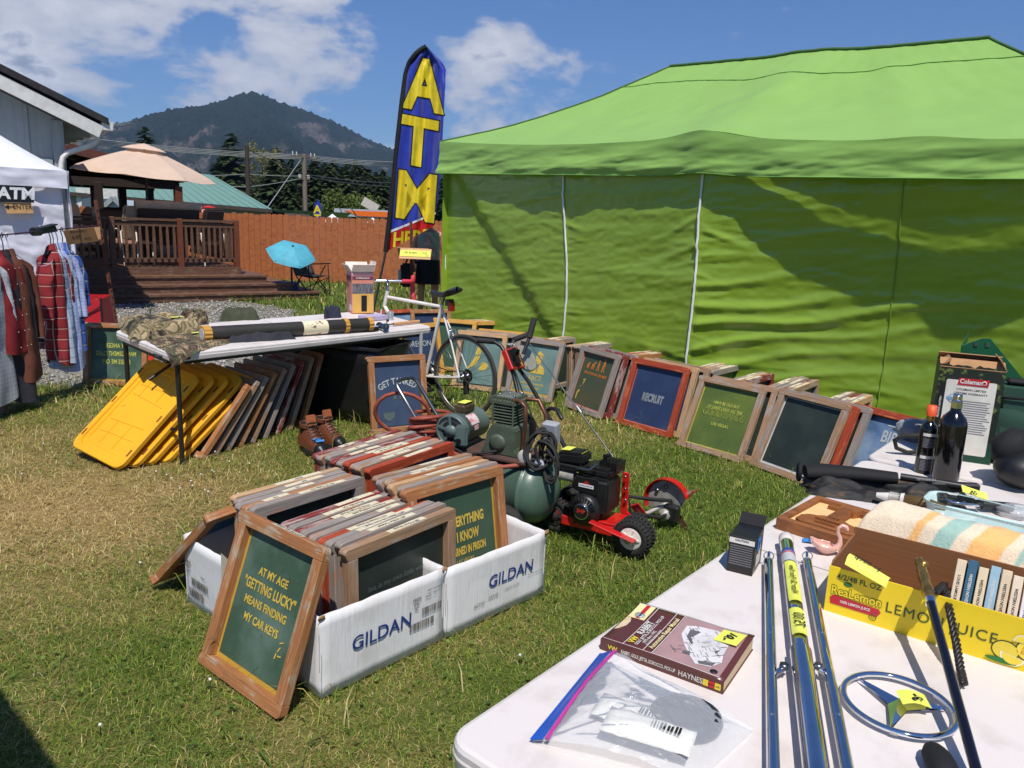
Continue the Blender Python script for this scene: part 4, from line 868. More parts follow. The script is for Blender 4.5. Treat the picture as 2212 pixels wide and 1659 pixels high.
for zp in ZIPS: MB().tube([wall((zp + .05 * math.sin(i / 50 * 4.2) * (zp == 1.98) - .008 * math.sin(i / 50 * 9)) / TL, .0 + i / 50 * .93, .012) for i in range(51)], .011, 6).out('zip', zipm, gt)
MB().tube([wall(5.2 / TL, i / 40 * .9, .004) for i in range(41)], .005, 5).out('wall_seam', pm('wall_stitch', S(122, 150, 46), .6), gt)
for t_ in (.04, 3.6, TL - .04):
    for h_ in (.25, 2 * HD - .08): p = TD * t_ + TN * h_; MB().bar(p, p + V((0, 0, 2.4)), .04, .04).out('leg', grey_metal, gt)
# ================================================================ SILK SCREENS
FW, FL_, FT, RW = .52, .58, .036, .046
def rail_mesh(ln, rounded):
    h = ln / 2; w_ = RW / 2
    if rounded:
        r_ = .016; o = [(-h, -w_), (h, -w_)] + [(h - r_ + r_ * math.cos(a), w_ - r_ + r_ * math.sin(a)) for a in (0, .5, 1.05, 1.57)] + [(-h + r_ * math.cos(a), w_ - r_ + r_ * math.sin(a)) for a in (1.57, 2.1, 2.65, 3.14)]
    else: o = [(-h, -w_), (h, -w_), (h, w_), (-h, w_)]
    mb = MB().prism(o, 0, FT, MT((0, FT, 0)) @ MR(R(90), 4, 'X'))   # length X, width Z, depth Y
    me = bpy.data.meshes.new('rail'); me.from_pydata(mb.v, [], mb.f)
    b = bmesh.new(); b.from_mesh(me); bmesh.ops.bevel(b, geom=b.edges[:], offset=.0022, segments=1, affect='EDGES', clamp_overlap=True); b.to_mesh(me); b.free()
    me.materials.append(W_GREY); return me
_rm = {}
def rail(ln, rounded, mat_, parent, loc, ry=0.):
    key = (round(ln, 3), rounded)
    if key not in _rm: _rm[key] = rail_mesh(*key)
    o = link('rail', _rm[key], parent, loc); o.rotation_euler.y = ry
    o.material_slots[0].link = 'OBJECT'; o.material_slots[0].material = mat_
    return o
_pl = {}
def sheet(name, w_, h_, mat_, parent, loc):
    key = (name, round(w_, 3), round(h_, 3))
    if key not in _pl:
        me = bpy.data.meshes.new(name); me.from_pydata([(-w_ / 2, 0, -h_ / 2), (w_ / 2, 0, -h_ / 2), (w_ / 2, 0, h_ / 2), (-w_ / 2, 0, h_ / 2)], [], [(0, 1, 2, 3)]); me.materials.append(mat_); _pl[key] = me
    o = link(name, _pl[key], parent, loc); o.material_slots[0].link = 'OBJECT'; o.material_slots[0].material = mat_
    return o
def emul(name, c, c2, ns=5., lo=.42, hi=.72): return pm(name, c, .42, c2=c2, ns=ns, amt=.8, lo=lo, hi=hi, spec=.4, bump=.1, bs=900)
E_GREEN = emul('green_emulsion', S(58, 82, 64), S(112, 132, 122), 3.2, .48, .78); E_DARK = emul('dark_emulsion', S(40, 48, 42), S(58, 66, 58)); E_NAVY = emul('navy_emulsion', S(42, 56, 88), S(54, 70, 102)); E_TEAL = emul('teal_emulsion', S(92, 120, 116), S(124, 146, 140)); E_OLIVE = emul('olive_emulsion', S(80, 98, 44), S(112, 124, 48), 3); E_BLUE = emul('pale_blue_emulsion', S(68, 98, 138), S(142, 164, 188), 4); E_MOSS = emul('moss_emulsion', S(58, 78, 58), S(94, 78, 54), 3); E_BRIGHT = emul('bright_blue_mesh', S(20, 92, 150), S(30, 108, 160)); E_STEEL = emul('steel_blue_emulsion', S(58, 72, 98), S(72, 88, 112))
MESH_GOLD = pm('gold_screen_mesh', S(186, 150, 56), .5, c2=S(170, 134, 46)); MESH_WHITE = pm('white_screen_mesh', S(196, 198, 194), .5); MESH_PINK = pm('pink_screen_mesh', S(196, 128, 116), .5); MESH_LIME = pm('lime_screen_mesh', S(176, 176, 60), .5)
P_YEL = pm('yellow_stencil', S(206, 176, 72), .5); P_LIME = pm('lime_stencil', S(192, 194, 84), .5); P_ORG = pm('orange_stencil', S(206, 120, 40), .5); P_PALE = pm('pale_stencil', S(186, 192, 192), .5); P_GREY = pm('grey_stencil', S(128, 136, 142), .5); P_DIM = pm('dim_stencil', S(92, 106, 104), .5)
SCREEN_G = 'silk screen frames for sale'
def screen(loc, rz, tilt, label, wd=W_GREY, em=E_DARK, mesh=None, W=FW, Lh=FL_, inner=.0, group=SCREEN_G, tape=None, roll=0., simple=False):
    """a wooden silk screen: foot at loc, width along local X, leaning back by tilt"""
    o = thing('silk_screen', label, 'silk screen', loc, rz, group, rx=-R(tilt), ry=roll)
    rail(W, True, wd, o, (0, 0, Lh - RW / 2)); b = rail(W, True, wd, o, (0, FT, RW / 2)); b.rotation_euler.x = math.pi
    for s_ in (-1, 1): rail(Lh - 2 * RW, False, wd, o, (s_ * (W / 2 - RW / 2), 0, Lh / 2), math.pi / 2)
    iw, ih = W - 2 * RW - .001, Lh - 2 * RW - .001
    sheet('screen_mesh', iw, ih, mesh or em, o, (0, FT - .004, Lh / 2))
    if inner: sheet('emulsion', iw - inner * 2, ih - inner * 2, em, o, (0, FT - .006, Lh / 2 + inner * .4))
    if tape:
        body, w_, off = tape
        sheet_t = link('tape_label', TAPE, o, (off, FT * .5, Lh + .0012)); sheet_t.scale = (w_, 1, 1); sheet_t.rotation_euler.z = random.uniform(-.03, .03)
        if body: text(body, .021, ink if random.random() < .7 else blue_ink, o, page((off, FT * .5, Lh + .002), (-1, .02, 0), (0, -1, 0)), bold=.012, sx=.85, shear=.12)
    return o
TAPE = bpy.data.meshes.new('tape_label'); TAPE.from_pydata([(-.5, -.014, 0), (.5, -.013, 0), (.497, .014, 0), (.2, .0145, .001), (-.505, .013, 0)], [], [(0, 1, 2, 3, 4)]); TAPE.materials.append(masking)
def pgs(Lh, z, x=0.): return page((x, FT - .0085, z), (1, 0, 0), (0, 0, 1))
ORD = ['frontmost', 'second', 'third', 'fourth', 'fifth', 'sixth', 'seventh', 'eighth', 'ninth', 'tenth']
def stack(fl, fr, zt, n, where, step=.042, tilt=2., woods=None, tapes=None, front=None, Lh=FL_, z0=None, front_kw=None, skew=0.):
    """frames standing one behind the other; fl, fr: photograph points of the front frame's top corners at height zt"""
    a = G(*fl, zt); b = G(*fr, zt); u = (b - a); u.z = 0; W = max(.42, min(.6, u.length)); u.normalize(); bk = V((-u.y, u.x, 0)); rz = math.atan2(u.y, u.x)
    c = a + u * (W / 2); c -= bk * math.sin(R(tilt)) * Lh; c.z = zt - Lh * math.cos(R(tilt)); out_ = []
    for i in range(n):
        wd = (woods[i % len(woods)] if woods else random.choice(WOODS)); tp = tapes[i % len(tapes)] if tapes else (random.choice(['110', '156', '305', '140', '715', '']), random.uniform(.12, .3), random.uniform(-.1, .1))
        kw = dict(front_kw) if (i == 0 and front_kw) else {}
        dw = random.uniform(-.012, .012); o = screen(c + bk * (step * i) + u * (random.uniform(-.014, .014) + skew * i) + V((0, 0, random.uniform(-.008, .006))), rz + random.uniform(-.02, .02), tilt + random.uniform(-.5, .5),
              (front if (i == 0 and front) else f'{WNAME[wd]} silk screen, {ORD[i]} in {where}'), kw.pop('wd', wd), kw.pop('em', random.choice([E_DARK, E_NAVY, E_GREEN])), W=W + dw, Lh=Lh, tape=tp, **kw)
        out_.append(o)
    return out_, c, u, bk, rz
# --- white cartons with frames
def carton(name, label, A, B, dep, h, flaps=(0, 0, 0, 0), th=.006):
    """open white carton; A, B: ground ends of its front edge"""
    A = V((A[0], A[1], 0)); B = V((B[0], B[1], 0)); u = B - A; W = u.length; u.normalize(); rz = math.atan2(u.y, u.x)
    o = thing(name, label, 'carton', A, rz, 'white shirt cartons holding frames')
    def side(p, q, nm, hh, n=14):
        p = V(p); q = V(q); d = (q - p).normalized(); nn = V((d.y, -d.x, 0))
        def fn(a, b): 
            e_ = math.sin(math.pi * a) ; return p.lerp(q, a) + nn * (.004 * e_ * b + .002 * fb(a * 5 + p.x * 9, b * 4, 1.3)) + V((0, 0, b * (hh + .006 * fb(a * 8, p.y * 7, 2) * (b > .9))))
        return MB().grid(n, 8, fn).out(nm, white_card, o, solid=th)
    side((0, 0, 0), (W, 0, 0), 'front_panel', h); side((0, dep, 0), (0, 0, 0), 'side_panel', h - .004); side((W, 0, 0), (W, dep, 0), 'side_panel', h - .003); side((W, dep, 0), (0, dep, 0), 'back_panel', h - .002)
    for i in range(4): x_ = random.choice((.004, W - .004)); MB().ball((x_, random.uniform(-.006, -.003), h - random.uniform(0, .012)), (.016, .0015, .007), 7, 5, fn=lambda d: 1 + .4 * fb(d.x * 3, d.y * 3, d.z * 3 + x_ * 30)).out('worn_edge', cardboard, o)
    MB().box((W / 2, dep / 2, .004), (W - .01, dep - .01, .006)).out('bottom', white_card, o)
    return o, W
def barcode(o, M, w_, h_, mat_=grey_print, n=26):
    mb = MB(); x_ = -w_ / 2
    while x_ < w_ / 2: b_ = random.choice((.0015, .003, .0045)); mb.add([(x_, 0, 0), (x_ + b_, 0, 0), (x_ + b_, h_, 0), (x_, h_, 0)], [(0, 1, 2, 3)]); x_ += b_ + random.choice((.0015, .003))
    mb.out('barcode', ink, o).matrix_local = M
def cp(x_, z, off=-.0075): return page((x_, off, z), (1, 0, 0), (0, 0, 1))
c1, W1 = carton('white_carton', 'front white carton with GILDAN print holding upright screens', (-.62, 2.38), (-.235, 2.80), .46, .31)
text('GILDAN', .075, brand_blue, c1, cp(W1 * .46, .155), bold=.012, shear=.05); 
lines(['18000', '036', 'XL'], .018, ink, c1, cp(W1 * .745, .225), lead=1.1, bold=.01); text('Black   12', .014, ink, c1, cp(W1 * .87, .222)); barcode(c1, cp(W1 * .79, .10), .12, .03); barcode(c1, cp(W1 * .88, .15), .1, .03)
text('BLK GILDAN', .012, ink, c1, cp(W1 * .9, .245))
c2, W2 = carton('white_carton', 'right hand white carton with GILDAN print in front of compressor', (-.225, 2.81), (.18, 3.23), .5, .30)
text('GILDAN', .075, brand_blue, c2, cp(W2 * .62, .165), bold=.012, shear=.05); text('COMFORT COLORS', .014, grey_print, c2, cp(W2 * .63, .105), sx=.7); text('ANVIL', .022, grey_print, c2, cp(W2 * .44, .098)); text('ALSTYLE', .02, ink, c2, cp(W2 * .3, .085), sx=.8); text('PRIM+PREUX', .013, grey_print, c2, cp(W2 * .88, .125), spacing=1.3)
c3, W3 = carton('white_carton', 'rear left white carton with bar code label, partly behind the leaning screen', (-1.0, 2.72), (-.63, 3.16), .46, .31)
lp = lambda y, z: page((-.0075, y, z), (0, -1, 0), (0, 0, 1))
barcode(c3, lp(.36, .05), .12, .04); barcode(c3, lp(.33, .105), .13, .035); lines(['18000', '036', 'XL'], .018, ink, c3, lp(.42, .2), lead=1.15, bold=.01); text('Black', .016, ink, c3, lp(.3, .165)); MB().add([(-.03, -.05, 0), (.03, -.02, 0), (.03, .04, 0), (0, .05, 0), (-.03, .03, 0)], [(0, 1, 2, 3, 4)]).out('emblem', brand_blue, c3).matrix_local = lp(.12, .16)
MB().add([(-.05, -.07, 0), (.05, -.09, 0), (.055, .06, 0), (-.045, .08, 0)], [(0, 1, 2, 3)]).out('packing_tape', pm('packing_tape', S(200, 190, 172), .3), c3).matrix_local = lp(.1, .25)
so_, *_ = stack((752, 1187), (979, 1094), .49, 9, 'the row in the front white carton', .042, 1.5, [W_PINK, W_GREY, W_GREY, W_RED, W_GREY, W_GREY, W_MAROON, W_GREY, W_MAROON],
      [('EB14-Own World', .2, .02), ('68114-Nut Twisted', .24, -.02), ('687H Math/124s-Own Squat', .3, 0), ('534-Chinese Proverb', .24, -.04), ('110', .12, .1), ('Welcome wedding aisle', .26, .04), ('10106 Brought Forth', .24, 0), ('Placerville, CA', .3, .02), ('715', .2, .06)],
      'pinkish screen facing front in white carton, reading live in my own little world', front_kw=dict(wd=W_PINK, em=E_DARK, mesh=E_DARK), Lh=.48)
text('live in my own little world,', .034, P_DIM, so_[0], pgs(FL_, .275, -.01), sx=.88)
so_, *_ = stack((560, 1100), (789, 1030), .50, 5, 'the row in the rear left carton', .042, 1.5, [W_GREY, W_ORANGE, W_GREY, W_GREY, W_PALE], [('90122 Paddy Fix', .24, .06), ('156', .12, -.14), ('140', .16, 0), ('305', .2, .05), ('00357', .24, .04)], 'weathered grey screen with dark opening, front of the rear left carton', front_kw=dict(wd=W_GREY, em=E_DARK), Lh=.49)
so_, *_ = stack((885, 1058), (1088, 1000), .55, 6, 'the row behind the EVERYTHING screen', .044, 9, [W_ORANGE, W_GREY, W_PALE, W_ORANGE, W_GREY, W_PINK], [None, ('', .22, .05), ('', .2, .0), ('220', .14, -.08), ('110', .22, 0), ('', .2, .06)], 'orange stained screen reading EVERYTHING I KNOW LEARNED IN PRISON', front_kw=dict(wd=W_ORANGE, em=E_GREEN, mesh=MESH_GOLD, inner=.012), Lh=.55)
lines(['EVERYTHING', 'I KNOW'], .062, P_YEL, so_[0], pgs(FL_, .345, .055), lead=1.15, bold=.04, sx=.56); text('LEARNED IN PRISON', .05, P_YEL, so_[0], pgs(FL_, .21, .05), bold=.04, sx=.47); text('LAS VEGAS', .024, P_YEL, so_[0], pgs(FL_, .165, .03), sx=.9)
so_, *_ = stack((800, 1012), (1000, 944), .52, 9, 'the rear row beside the compressor hose', .042, 1.5, [W_RED, W_PINK, W_GREY, W_RED, W_GREY, W_MAROON, W_GREY, W_PINK, W_MAROON], [('', .2, .04), ('110', .2, -.05), ('V-61', .3, .05), ('607316 Luck Yourself', .24, 0), ('13157 Foot Locker', .26, 0), ('305', .2, -.1), ('156', .14, -.12), ('235', .2, .1), ('230', .1, -.1)], 'red stained screen at the front of the rear row beside the hose', Lh=.51)
# --- leaning screens near the cartons
ut = lambda a, b: math.atan2(b[1] - a[1], b[0] - a[0])
def lean(BL, BR, tilt, label, W=None, zl=0., **kw):
    a = G(*BL, zl); b = G(*BR, zl); m_ = (a + b) / 2; w_ = W or max(.46, min(.58, (b - a).length))
    return screen((m_.x, m_.y, 0.004), math.atan2((b - a).y, (b - a).x), tilt, label, W=w_, **kw)
o = lean((428, 1434), (600, 1560), 20, 'near orange stained screen reading AT MY AGE GETTING LUCKY MEANS FINDING MY CAR KEYS', W=.50, wd=W_ORANGE, em=E_GREEN, mesh=MESH_GOLD, inner=.014, tape=('0215-My Age Getting', .17, .02))
lines(['AT MY AGE'], .04, P_YEL, o, pgs(FL_, .40), bold=.03, sx=.85); lines(['"GETTING LUCKY"'], .05, P_YEL, o, pgs(FL_, .345), bold=.03, sx=.74); lines(['MEANS FINDING', 'MY CAR KEYS'], .04, P_YEL, o, pgs(FL_, .288), lead=1.45, bold=.03, sx=.85)
for x_, z_ in ((-.05, .47), (.03, .44), (.13, .43), (-.1, .22), (.02, .2)): MB().add([(x_ - .008, 0, z_), (x_, 0, z_ - .002), (x_ + .008, 0, z_), (x_, 0, z_ + .002), (x_, 0, z_ + .01), (x_ - .002, 0, z_), (x_, 0, z_ - .01), (x_ + .002, 0, z_)], [(0, 1, 2, 3), (4, 5, 6, 7)], M=MT((0, FT - .0087, 0))).out('star', P_DIM, o)
for x_, z_, a_ in ((.135, .215, 20), (.13, .19, 60), (.12, .165, 80), (.14, .17, 10)): MB().box((0, 0, 0), (.02, .001, .005)).out('key_mark', P_YEL, o, (x_, FT - .0085, z_)).rotation_euler.y = R(-a_)
screen((-1.40, 3.30, .03), R(58), -46, 'orange topped screen with bright blue mesh leaning at far left of the cartons', W_ORANGE, E_BRIGHT, W=.48, tape=('0666', .16, .14))
# --- front row leaning along the tent
def boxy(fl, fr, n, where, zt=.50, **kw): return stack(fl, fr, zt, min(n, 5), where, .04, 3, Lh=.495, **kw)
TW = [W_GREY, W_PINK, W_GREY, W_PALE, W_GREY, W_MAROON]
row = {}
row['fig'] = lean((985, 838), (1066, 848), 17, 'grey screen with small yellow figure print right behind the bicycle wheel', W=.52, wd=W_PALE, em=E_TEAL, inner=.012, mesh=E_DARK, tape=('', .1, .1))
row['fact'] = lean((1084, 850), (1192, 872), 20, 'pale grey screen reading FACT above small lines, yellow man in a cap', W=.54, wd=W_GREY, em=E_TEAL, mesh=MESH_GOLD, inner=.014, tape=('', .25, .1))
row['evo'] = lean((1204, 872), (1308, 912), 18, 'grey screen with orange walking figures reading EVOLUTION OF A DRUMMER', W=.54, wd=W_GREY, em=E_MOSS, mesh=MESH_PINK, inner=.01, tape=('', .25, .05))
row['rec'] = lean((1324, 913), (1452, 950), 18, 'red stained screen with navy panel reading RECRUIT', W=.57, wd=W_RED, em=E_NAVY, mesh=MESH_PINK, inner=.006, tape=('', .22, .1))
row['band'] = lean((1461, 962), (1600, 1002), 25, 'pink wood screen with olive panel reading GOOD BANDS LAS VEGAS', W=.56, wd=W_PINK, em=E_OLIVE, mesh=MESH_LIME, inner=.008)
row['blk'] = lean((1628, 1008), (1752, 1054), 24, 'orange edged screen with blank dark grey green panel next to the BIRDS screen', W=.56, Lh=.60, wd=W_PINK, em=E_DARK, mesh=MESH_WHITE, inner=.012, tape=('', .28, .08))
row['bird'] = lean((1806, 1052), (1920, 1092), 24, 'red topped screen with pale blue panel reading BIR beside near table', W=.56, wd=W_RED, em=E_BLUE, mesh=E_STEEL, inner=.01)
for key, d_, off, wd, lab in (('evo', .06, .05, W_MAROON, 'maroon screen tucked directly behind the drummer screen'), ('evo', .12, .10, W_GREY, 'grey screen showing beyond the right edge of drummer screen'), ('rec', .07, .06, W_PALE, 'pale screen right behind the RECRUIT screen'), ('rec', .14, .12, W_PINK, 'pink brown screen showing right of the RECRUIT screen'), ('band', .07, .08, W_PINK, 'pink screen slid right behind the GOOD BANDS screen'), ('blk', .06, .05, W_RED, 'red edged screen just behind the blank dark screen'), ('blk', .12, .10, W_GREY, 'grey screen between blank dark screen and BIR screen'), ('fact', .07, -.04, W_ORANGE, 'orange screen peeking left behind the FACT screen'), ('fig', .07, .07, W_GREY, 'grey rounded screen right behind the figure screen'), ('fig', .2, .16, W_YELLOW, 'yellow pine screen furthest behind the figure screen')):
    s_ = row[key]; rz = s_.rotation_euler.z; p = s_.location + V((-math.sin(rz), math.cos(rz), 0)) * d_ + V((math.cos(rz), math.sin(rz), 0)) * off
    screen((p.x, p.y, .006), rz + random.uniform(-.05, .02), -math.degrees(s_.rotation_euler.x) - 1.5, lab, wd, random.choice([E_DARK, E_NAVY, E_GREEN]), W=.54)
o = row['rec']; text('RECRUIT', .09, P_GREY, o, pgs(FL_, .275, .0), bold=.06, sx=.6)
o = row['band']; lines(['I MAY BE OLD BUT', 'AT LEAST I SAW ALL THE'], .034, P_LIME, o, pgs(FL_, .40), lead=1.2, bold=.006, sx=.78); text('GOOD BANDS', .082, P_LIME, o, pgs(FL_, .315), bold=.012, sx=.66); text('GOOD BANDS', .082, E_OLIVE, o, page((0, FT - .0095, .315), (1, 0, 0), (0, 0, 1)), bold=-.006, sx=.665); text('LAS VEGAS', .034, P_LIME, o, pgs(FL_, .235), bold=.006, sx=.9)
o = row['bird']; text('BIRDS', .11, P_PALE, o, pgs(FL_, .41, .06), bold=.025, sx=.7); sheet('bar_mark', .05, .008, P_PALE, o, (.0, FT - .0085, .49))
o = row['evo']; text('EVOLUTION OF A DRUMMER', .036, P_ORG, o, pgs(FL_, .355), bold=.02, shear=.25, sx=.68)
def figure_print(o, pts_list, mat_, x_, z_, s_, nm='figure_print'):
    mb = MB()
    for pts in pts_list: mb.add([(x_ + p[0] * s_, FT - .0086, z_ + p[1] * s_) for p in pts], [tuple(range(len(pts)))])
    return mb.out(nm, mat_, o)
walker = [[(-.12, 0), (-.02, .0), (.05, .42), (.16, .02), (.26, 0), (.1, .5), (.12, .82), (-.02, .84), (-.06, .5)], [(.0, .86), (.1, .86), (.13, .93), (.08, 1.), (.0, .98), (-.03, .92)], [(.1, .8), (.22, .5), (.18, .47), (.07, .62)]]
stoop = [[(-.2, 0), (-.1, 0), (-.05, .3), (.1, .02), (.2, 0), (.05, .4), (.2, .62), (.1, .7), (-.16, .45)], [(.18, .62), (.3, .6), (.33, .7), (.25, .76), (.16, .72)], [(.14, .6), (.28, .2), (.22, .18), (.08, .5)]]
for i, (sh_, sc_) in enumerate(((stoop, .085), (stoop, .105), (walker, .105), (walker, .125))): figure_print(o, sh_, P_ORG, -.13 + i * .07, .39, sc_)
figure_print(o, [[(-.1, 0), (.0, 0), (.02, .45), (.15, .6), (.2, .75), (.05, .72), (0, .6), (-.12, .55)], [(-.05, .62), (.05, .62), (.06, .72), (-.04, .72)], [(.05, .9), (.35, 1.25), (.45, 1.5), (.3, 1.5), (.25, 1.1), (.02, .95)], [(.2, 1.5), (.5, 1.58), (.48, 1.64), (.2, 1.58)]], P_YEL, -.16, .1, .12)
o = row['fact']; text('FACT:', .075, P_YEL, o, pgs(FL_, .2, .03), bold=.0, sx=.8); lines(['I AM FASTER THAN 80%', 'OF ALL SNAKES'], .032, P_YEL, o, pgs(FL_, .145), bold=.01, sx=.82)
figure_print(o, [[(-.38, 0), (-.3, .3), (-.1, .42), (-.06, .3), (0, .1), (.05, .3), (.1, .44), (.32, .3), (.42, 0)], [(-.1, .42), (-.16, .6), (-.17, .8), (.15, .78), (.15, .6), (.08, .42)], [(-.2, .84), (-.05, 1.), (.17, .86), (.17, .8), (-.18, .82)]], P_YEL, .02, .25, .22)
figure_print(o, [[(-.12, .66), (-.04, .67), (-.04, .69), (-.12, .68)], [(.03, .67), (.1, .66), (.1, .68), (.03, .69)], [(-.05, .5), (.05, .5), (.05, .52), (-.05, .52)], [(-.03, .05), (.02, .05), (.03, .3), (-.03, .3)]], E_TEAL, .02, .25, .22, 'face_marks').location.y = -.0008
o = row['fig']; figure_print(o, [[(-.12, .6), (-.05, .95), (.05, 1.), (.14, .9), (.1, .62)], [(-.1, .55), (.05, .58), (.1, .5), (-.05, .2), (-.35, .02), (-.5, .05), (-.3, .12)], [(.1, .0), (.2, .3), (.35, .35), (.5, .22), (.4, .02)]], P_YEL, -.03, .2, .25)
# the orange edged OREGON screen by the white table leg, and yellow frames behind the bicycle
o = lean((868, 826), (966, 814), 14, 'orange wood screen with deep blue panel reading OREGON behind the bicycle', W=.52, wd=W_YELLOW, em=E_NAVY, mesh=E_NAVY); text('OREGON', .085, P_PALE, o, pgs(FL_, .37, .0), bold=.0, sx=.82); text('NEN', .07, P_PALE, o, pgs(FL_, .15, .1), sx=.8)
for (BL, BR, tl_, wd, em, lab) in (((940, 800), (1000, 806), 16, W_YELLOW, E_GREEN, 'yellow topped screen leaning between OREGON screen and figure screen'), ((896, 775), (975, 772), 12, W_ORANGE, E_NAVY, 'orange screen with navy strip under the bicycle saddle'), ((850, 770), (905, 765), 25, W_RED, E_BLUE, 'red stained screen leaning past the table end, left of saddle'), ((800, 775), (862, 768), 30, W_GREY, E_TEAL, 'grey screen lying back behind the handlebar box')):
    lean(BL, BR, tl_, lab, W=.5, wd=wd, em=em)
boxy((950, 676), (1013, 681), 2, 'the pair beside the bicycle saddle', woods=[W_GREY, W_PALE], front_kw=dict(wd=W_GREY, em=E_DARK)); boxy((1012, 695), (1118, 694), 5, 'the low row behind the figure screen', woods=[W_YELLOW, W_PALE, W_RED, W_PALE, W_GREY], front_kw=dict(wd=W_YELLOW, em=E_GREEN))
boxy((1168, 740), (1285, 722), 4, 'the row behind the FACT screen', woods=TW); boxy((1255, 750), (1365, 737), 5, 'the row behind the drummer screen', woods=TW)
boxy((1360, 770), (1460, 760), 7, 'the row left of the long white zip', woods=[W_ORANGE, W_PALE, W_GREY, W_RED, W_PALE, W_GREY, W_PINK]); boxy((1543, 802), (1617, 784), 6, 'the row just right of the long white zip', woods=TW)
boxy((1600, 826), (1673, 807), 3, 'the short row behind the GOOD BANDS screen', woods=[W_MAROON, W_PALE, W_GREY]); boxy((1712, 842), (1773, 818), 6, 'the row behind the blank dark screen', woods=[W_PINK, W_MAROON, W_GREY, W_GREY, W_PINK, W_PALE]); boxy((1826, 878), (1887, 853), 7, 'the row nearest the Coleman box'.replace('Coleman', 'tall camping'), woods=[W_PALE, W_GREY, W_MAROON, W_GREY, W_GREY, W_PALE, W_PINK])
# --- under the far table
for i in range(9):
    t_ = i / 8; p = G(lerp(432, 650, t_), lerp(992, 922, t_)); wd = [W_ORANGE, W_PINK, W_GREY, W_ORANGE, W_PINK, W_GREY, W_MAROON, W_PINK, W_ORANGE][i]; rz = R(-38); u = V((math.cos(rz), math.sin(rz), 0)); m_ = p - u * .25
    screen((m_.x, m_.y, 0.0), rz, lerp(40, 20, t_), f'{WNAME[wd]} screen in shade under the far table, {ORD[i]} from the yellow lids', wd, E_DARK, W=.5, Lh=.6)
o = lean((816, 941), (916, 930), 9, 'orange wood screen with slate panel reading GET TANKED beside black tote', W=.47, Lh=.60, wd=W_ORANGE, em=E_STEEL, mesh=E_NAVY, inner=.006)
def arc(x_, y_, r_=.26): a = x_ / r_; return V(((r_ + y_) * math.sin(a), (r_ + y_) * math.cos(a) - r_, 0))
text('GET TANKED', .068, P_PALE, o, pgs(.6, .40), bold=.02, sx=.8, fn=arc, cut=.02); figure_print(o, [[(-.3, 0), (-.2, .3), (-.1, .3), (-.08, 0)], [(.08, 0), (.1, .3), (.2, .3), (.28, 0)]], P_DIM, 0, .26, .15); figure_print(o, [[(-.3, 0), (-.35, .3), (.35, .3), (.3, 0), (0, -.2)]], P_DIM, -.08, .12, .14)
o = lean((182, 832), (312, 836), 10, 'screen with reversed lettering under the hanging shirts', W=.58, wd=W_ORANGE, em=E_GREEN, mesh=MESH_GOLD, inner=.01)
MIR = Matrix.Scale(-1, 4, (1, 0, 0))
for i, (tx, sz, wd_) in enumerate((('MY ANGER', .06, .68), ('MANAGEMENT CLASS', .06, .62), ('PISSES ME OFF', .06, .7))): text(tx, sz, P_LIME, o, pgs(FL_, .37 - i * .075, .0) @ MIR, bold=.01, sx=wd_)
# ================================================================ FAR TABLE AND WHAT IS ON IT
def camo(name, cols_, sc_=9., rough=.85):
    m = bpy.data.materials.new(name); m.use_nodes = True; t = m.node_tree; b = t.nodes['Principled BSDF']; b.inputs['Roughness'].default_value = rough
    tc_ = N(t, 'ShaderNodeTexCoord'); nz = N(t, 'ShaderNodeTexNoise', i_Scale=sc_, i_Detail=2.5, i_Roughness=.5, i_Distortion=1.2); L(t, tc_.outputs['Object'], nz.inputs['Vector'])
    r_ = N(t, 'ShaderNodeValToRGB'); r_.color_ramp.interpolation = 'CONSTANT'; L(t, nz.outputs[0], r_.inputs[0]); el = r_.color_ramp.elements
    el[0].position = 0; el[0].color = (*cols_[0], 1); el[1].position = .42; el[1].color = (*cols_[1], 1)
    for i, c in enumerate(cols_[2:]): x_ = el.new(.42 + .075 * (i + 1)); x_.color = (*c, 1)
    L(t, r_.outputs[0], b.inputs['Base Color']); return m
def plaid(name, base, s1, s2, f=14., w1=.25, rough=.85):
    m = bpy.data.materials.new(name); m.use_nodes = True; t = m.node_tree; b = t.nodes['Principled BSDF']; b.inputs['Roughness'].default_value = rough
    tc_ = N(t, 'ShaderNodeTexCoord'); se = N(t, 'ShaderNodeSeparateXYZ'); L(t, tc_.outputs['Object'], se.inputs[0])
    def band(o, f_, w_): return MA(t, 'LESS_THAN', MA(t, 'FRACT', MA(t, 'MULTIPLY', o, f_)), w_)
    hx = MA(t, 'ADD', MA(t, 'MULTIPLY', band(se.outputs[0], f, w1), .5), MA(t, 'MULTIPLY', band(se.outputs[2], f, w1), .5))
    c = mix(t, hx, base, s1); th = MA(t, 'MAXIMUM', band(se.outputs[0], f, .06), band(se.outputs[2], f, .06)); c = mix(t, MA(t, 'MULTIPLY', th, .8), c, s2)
    L(t, c, b.inputs['Base Color']); return m
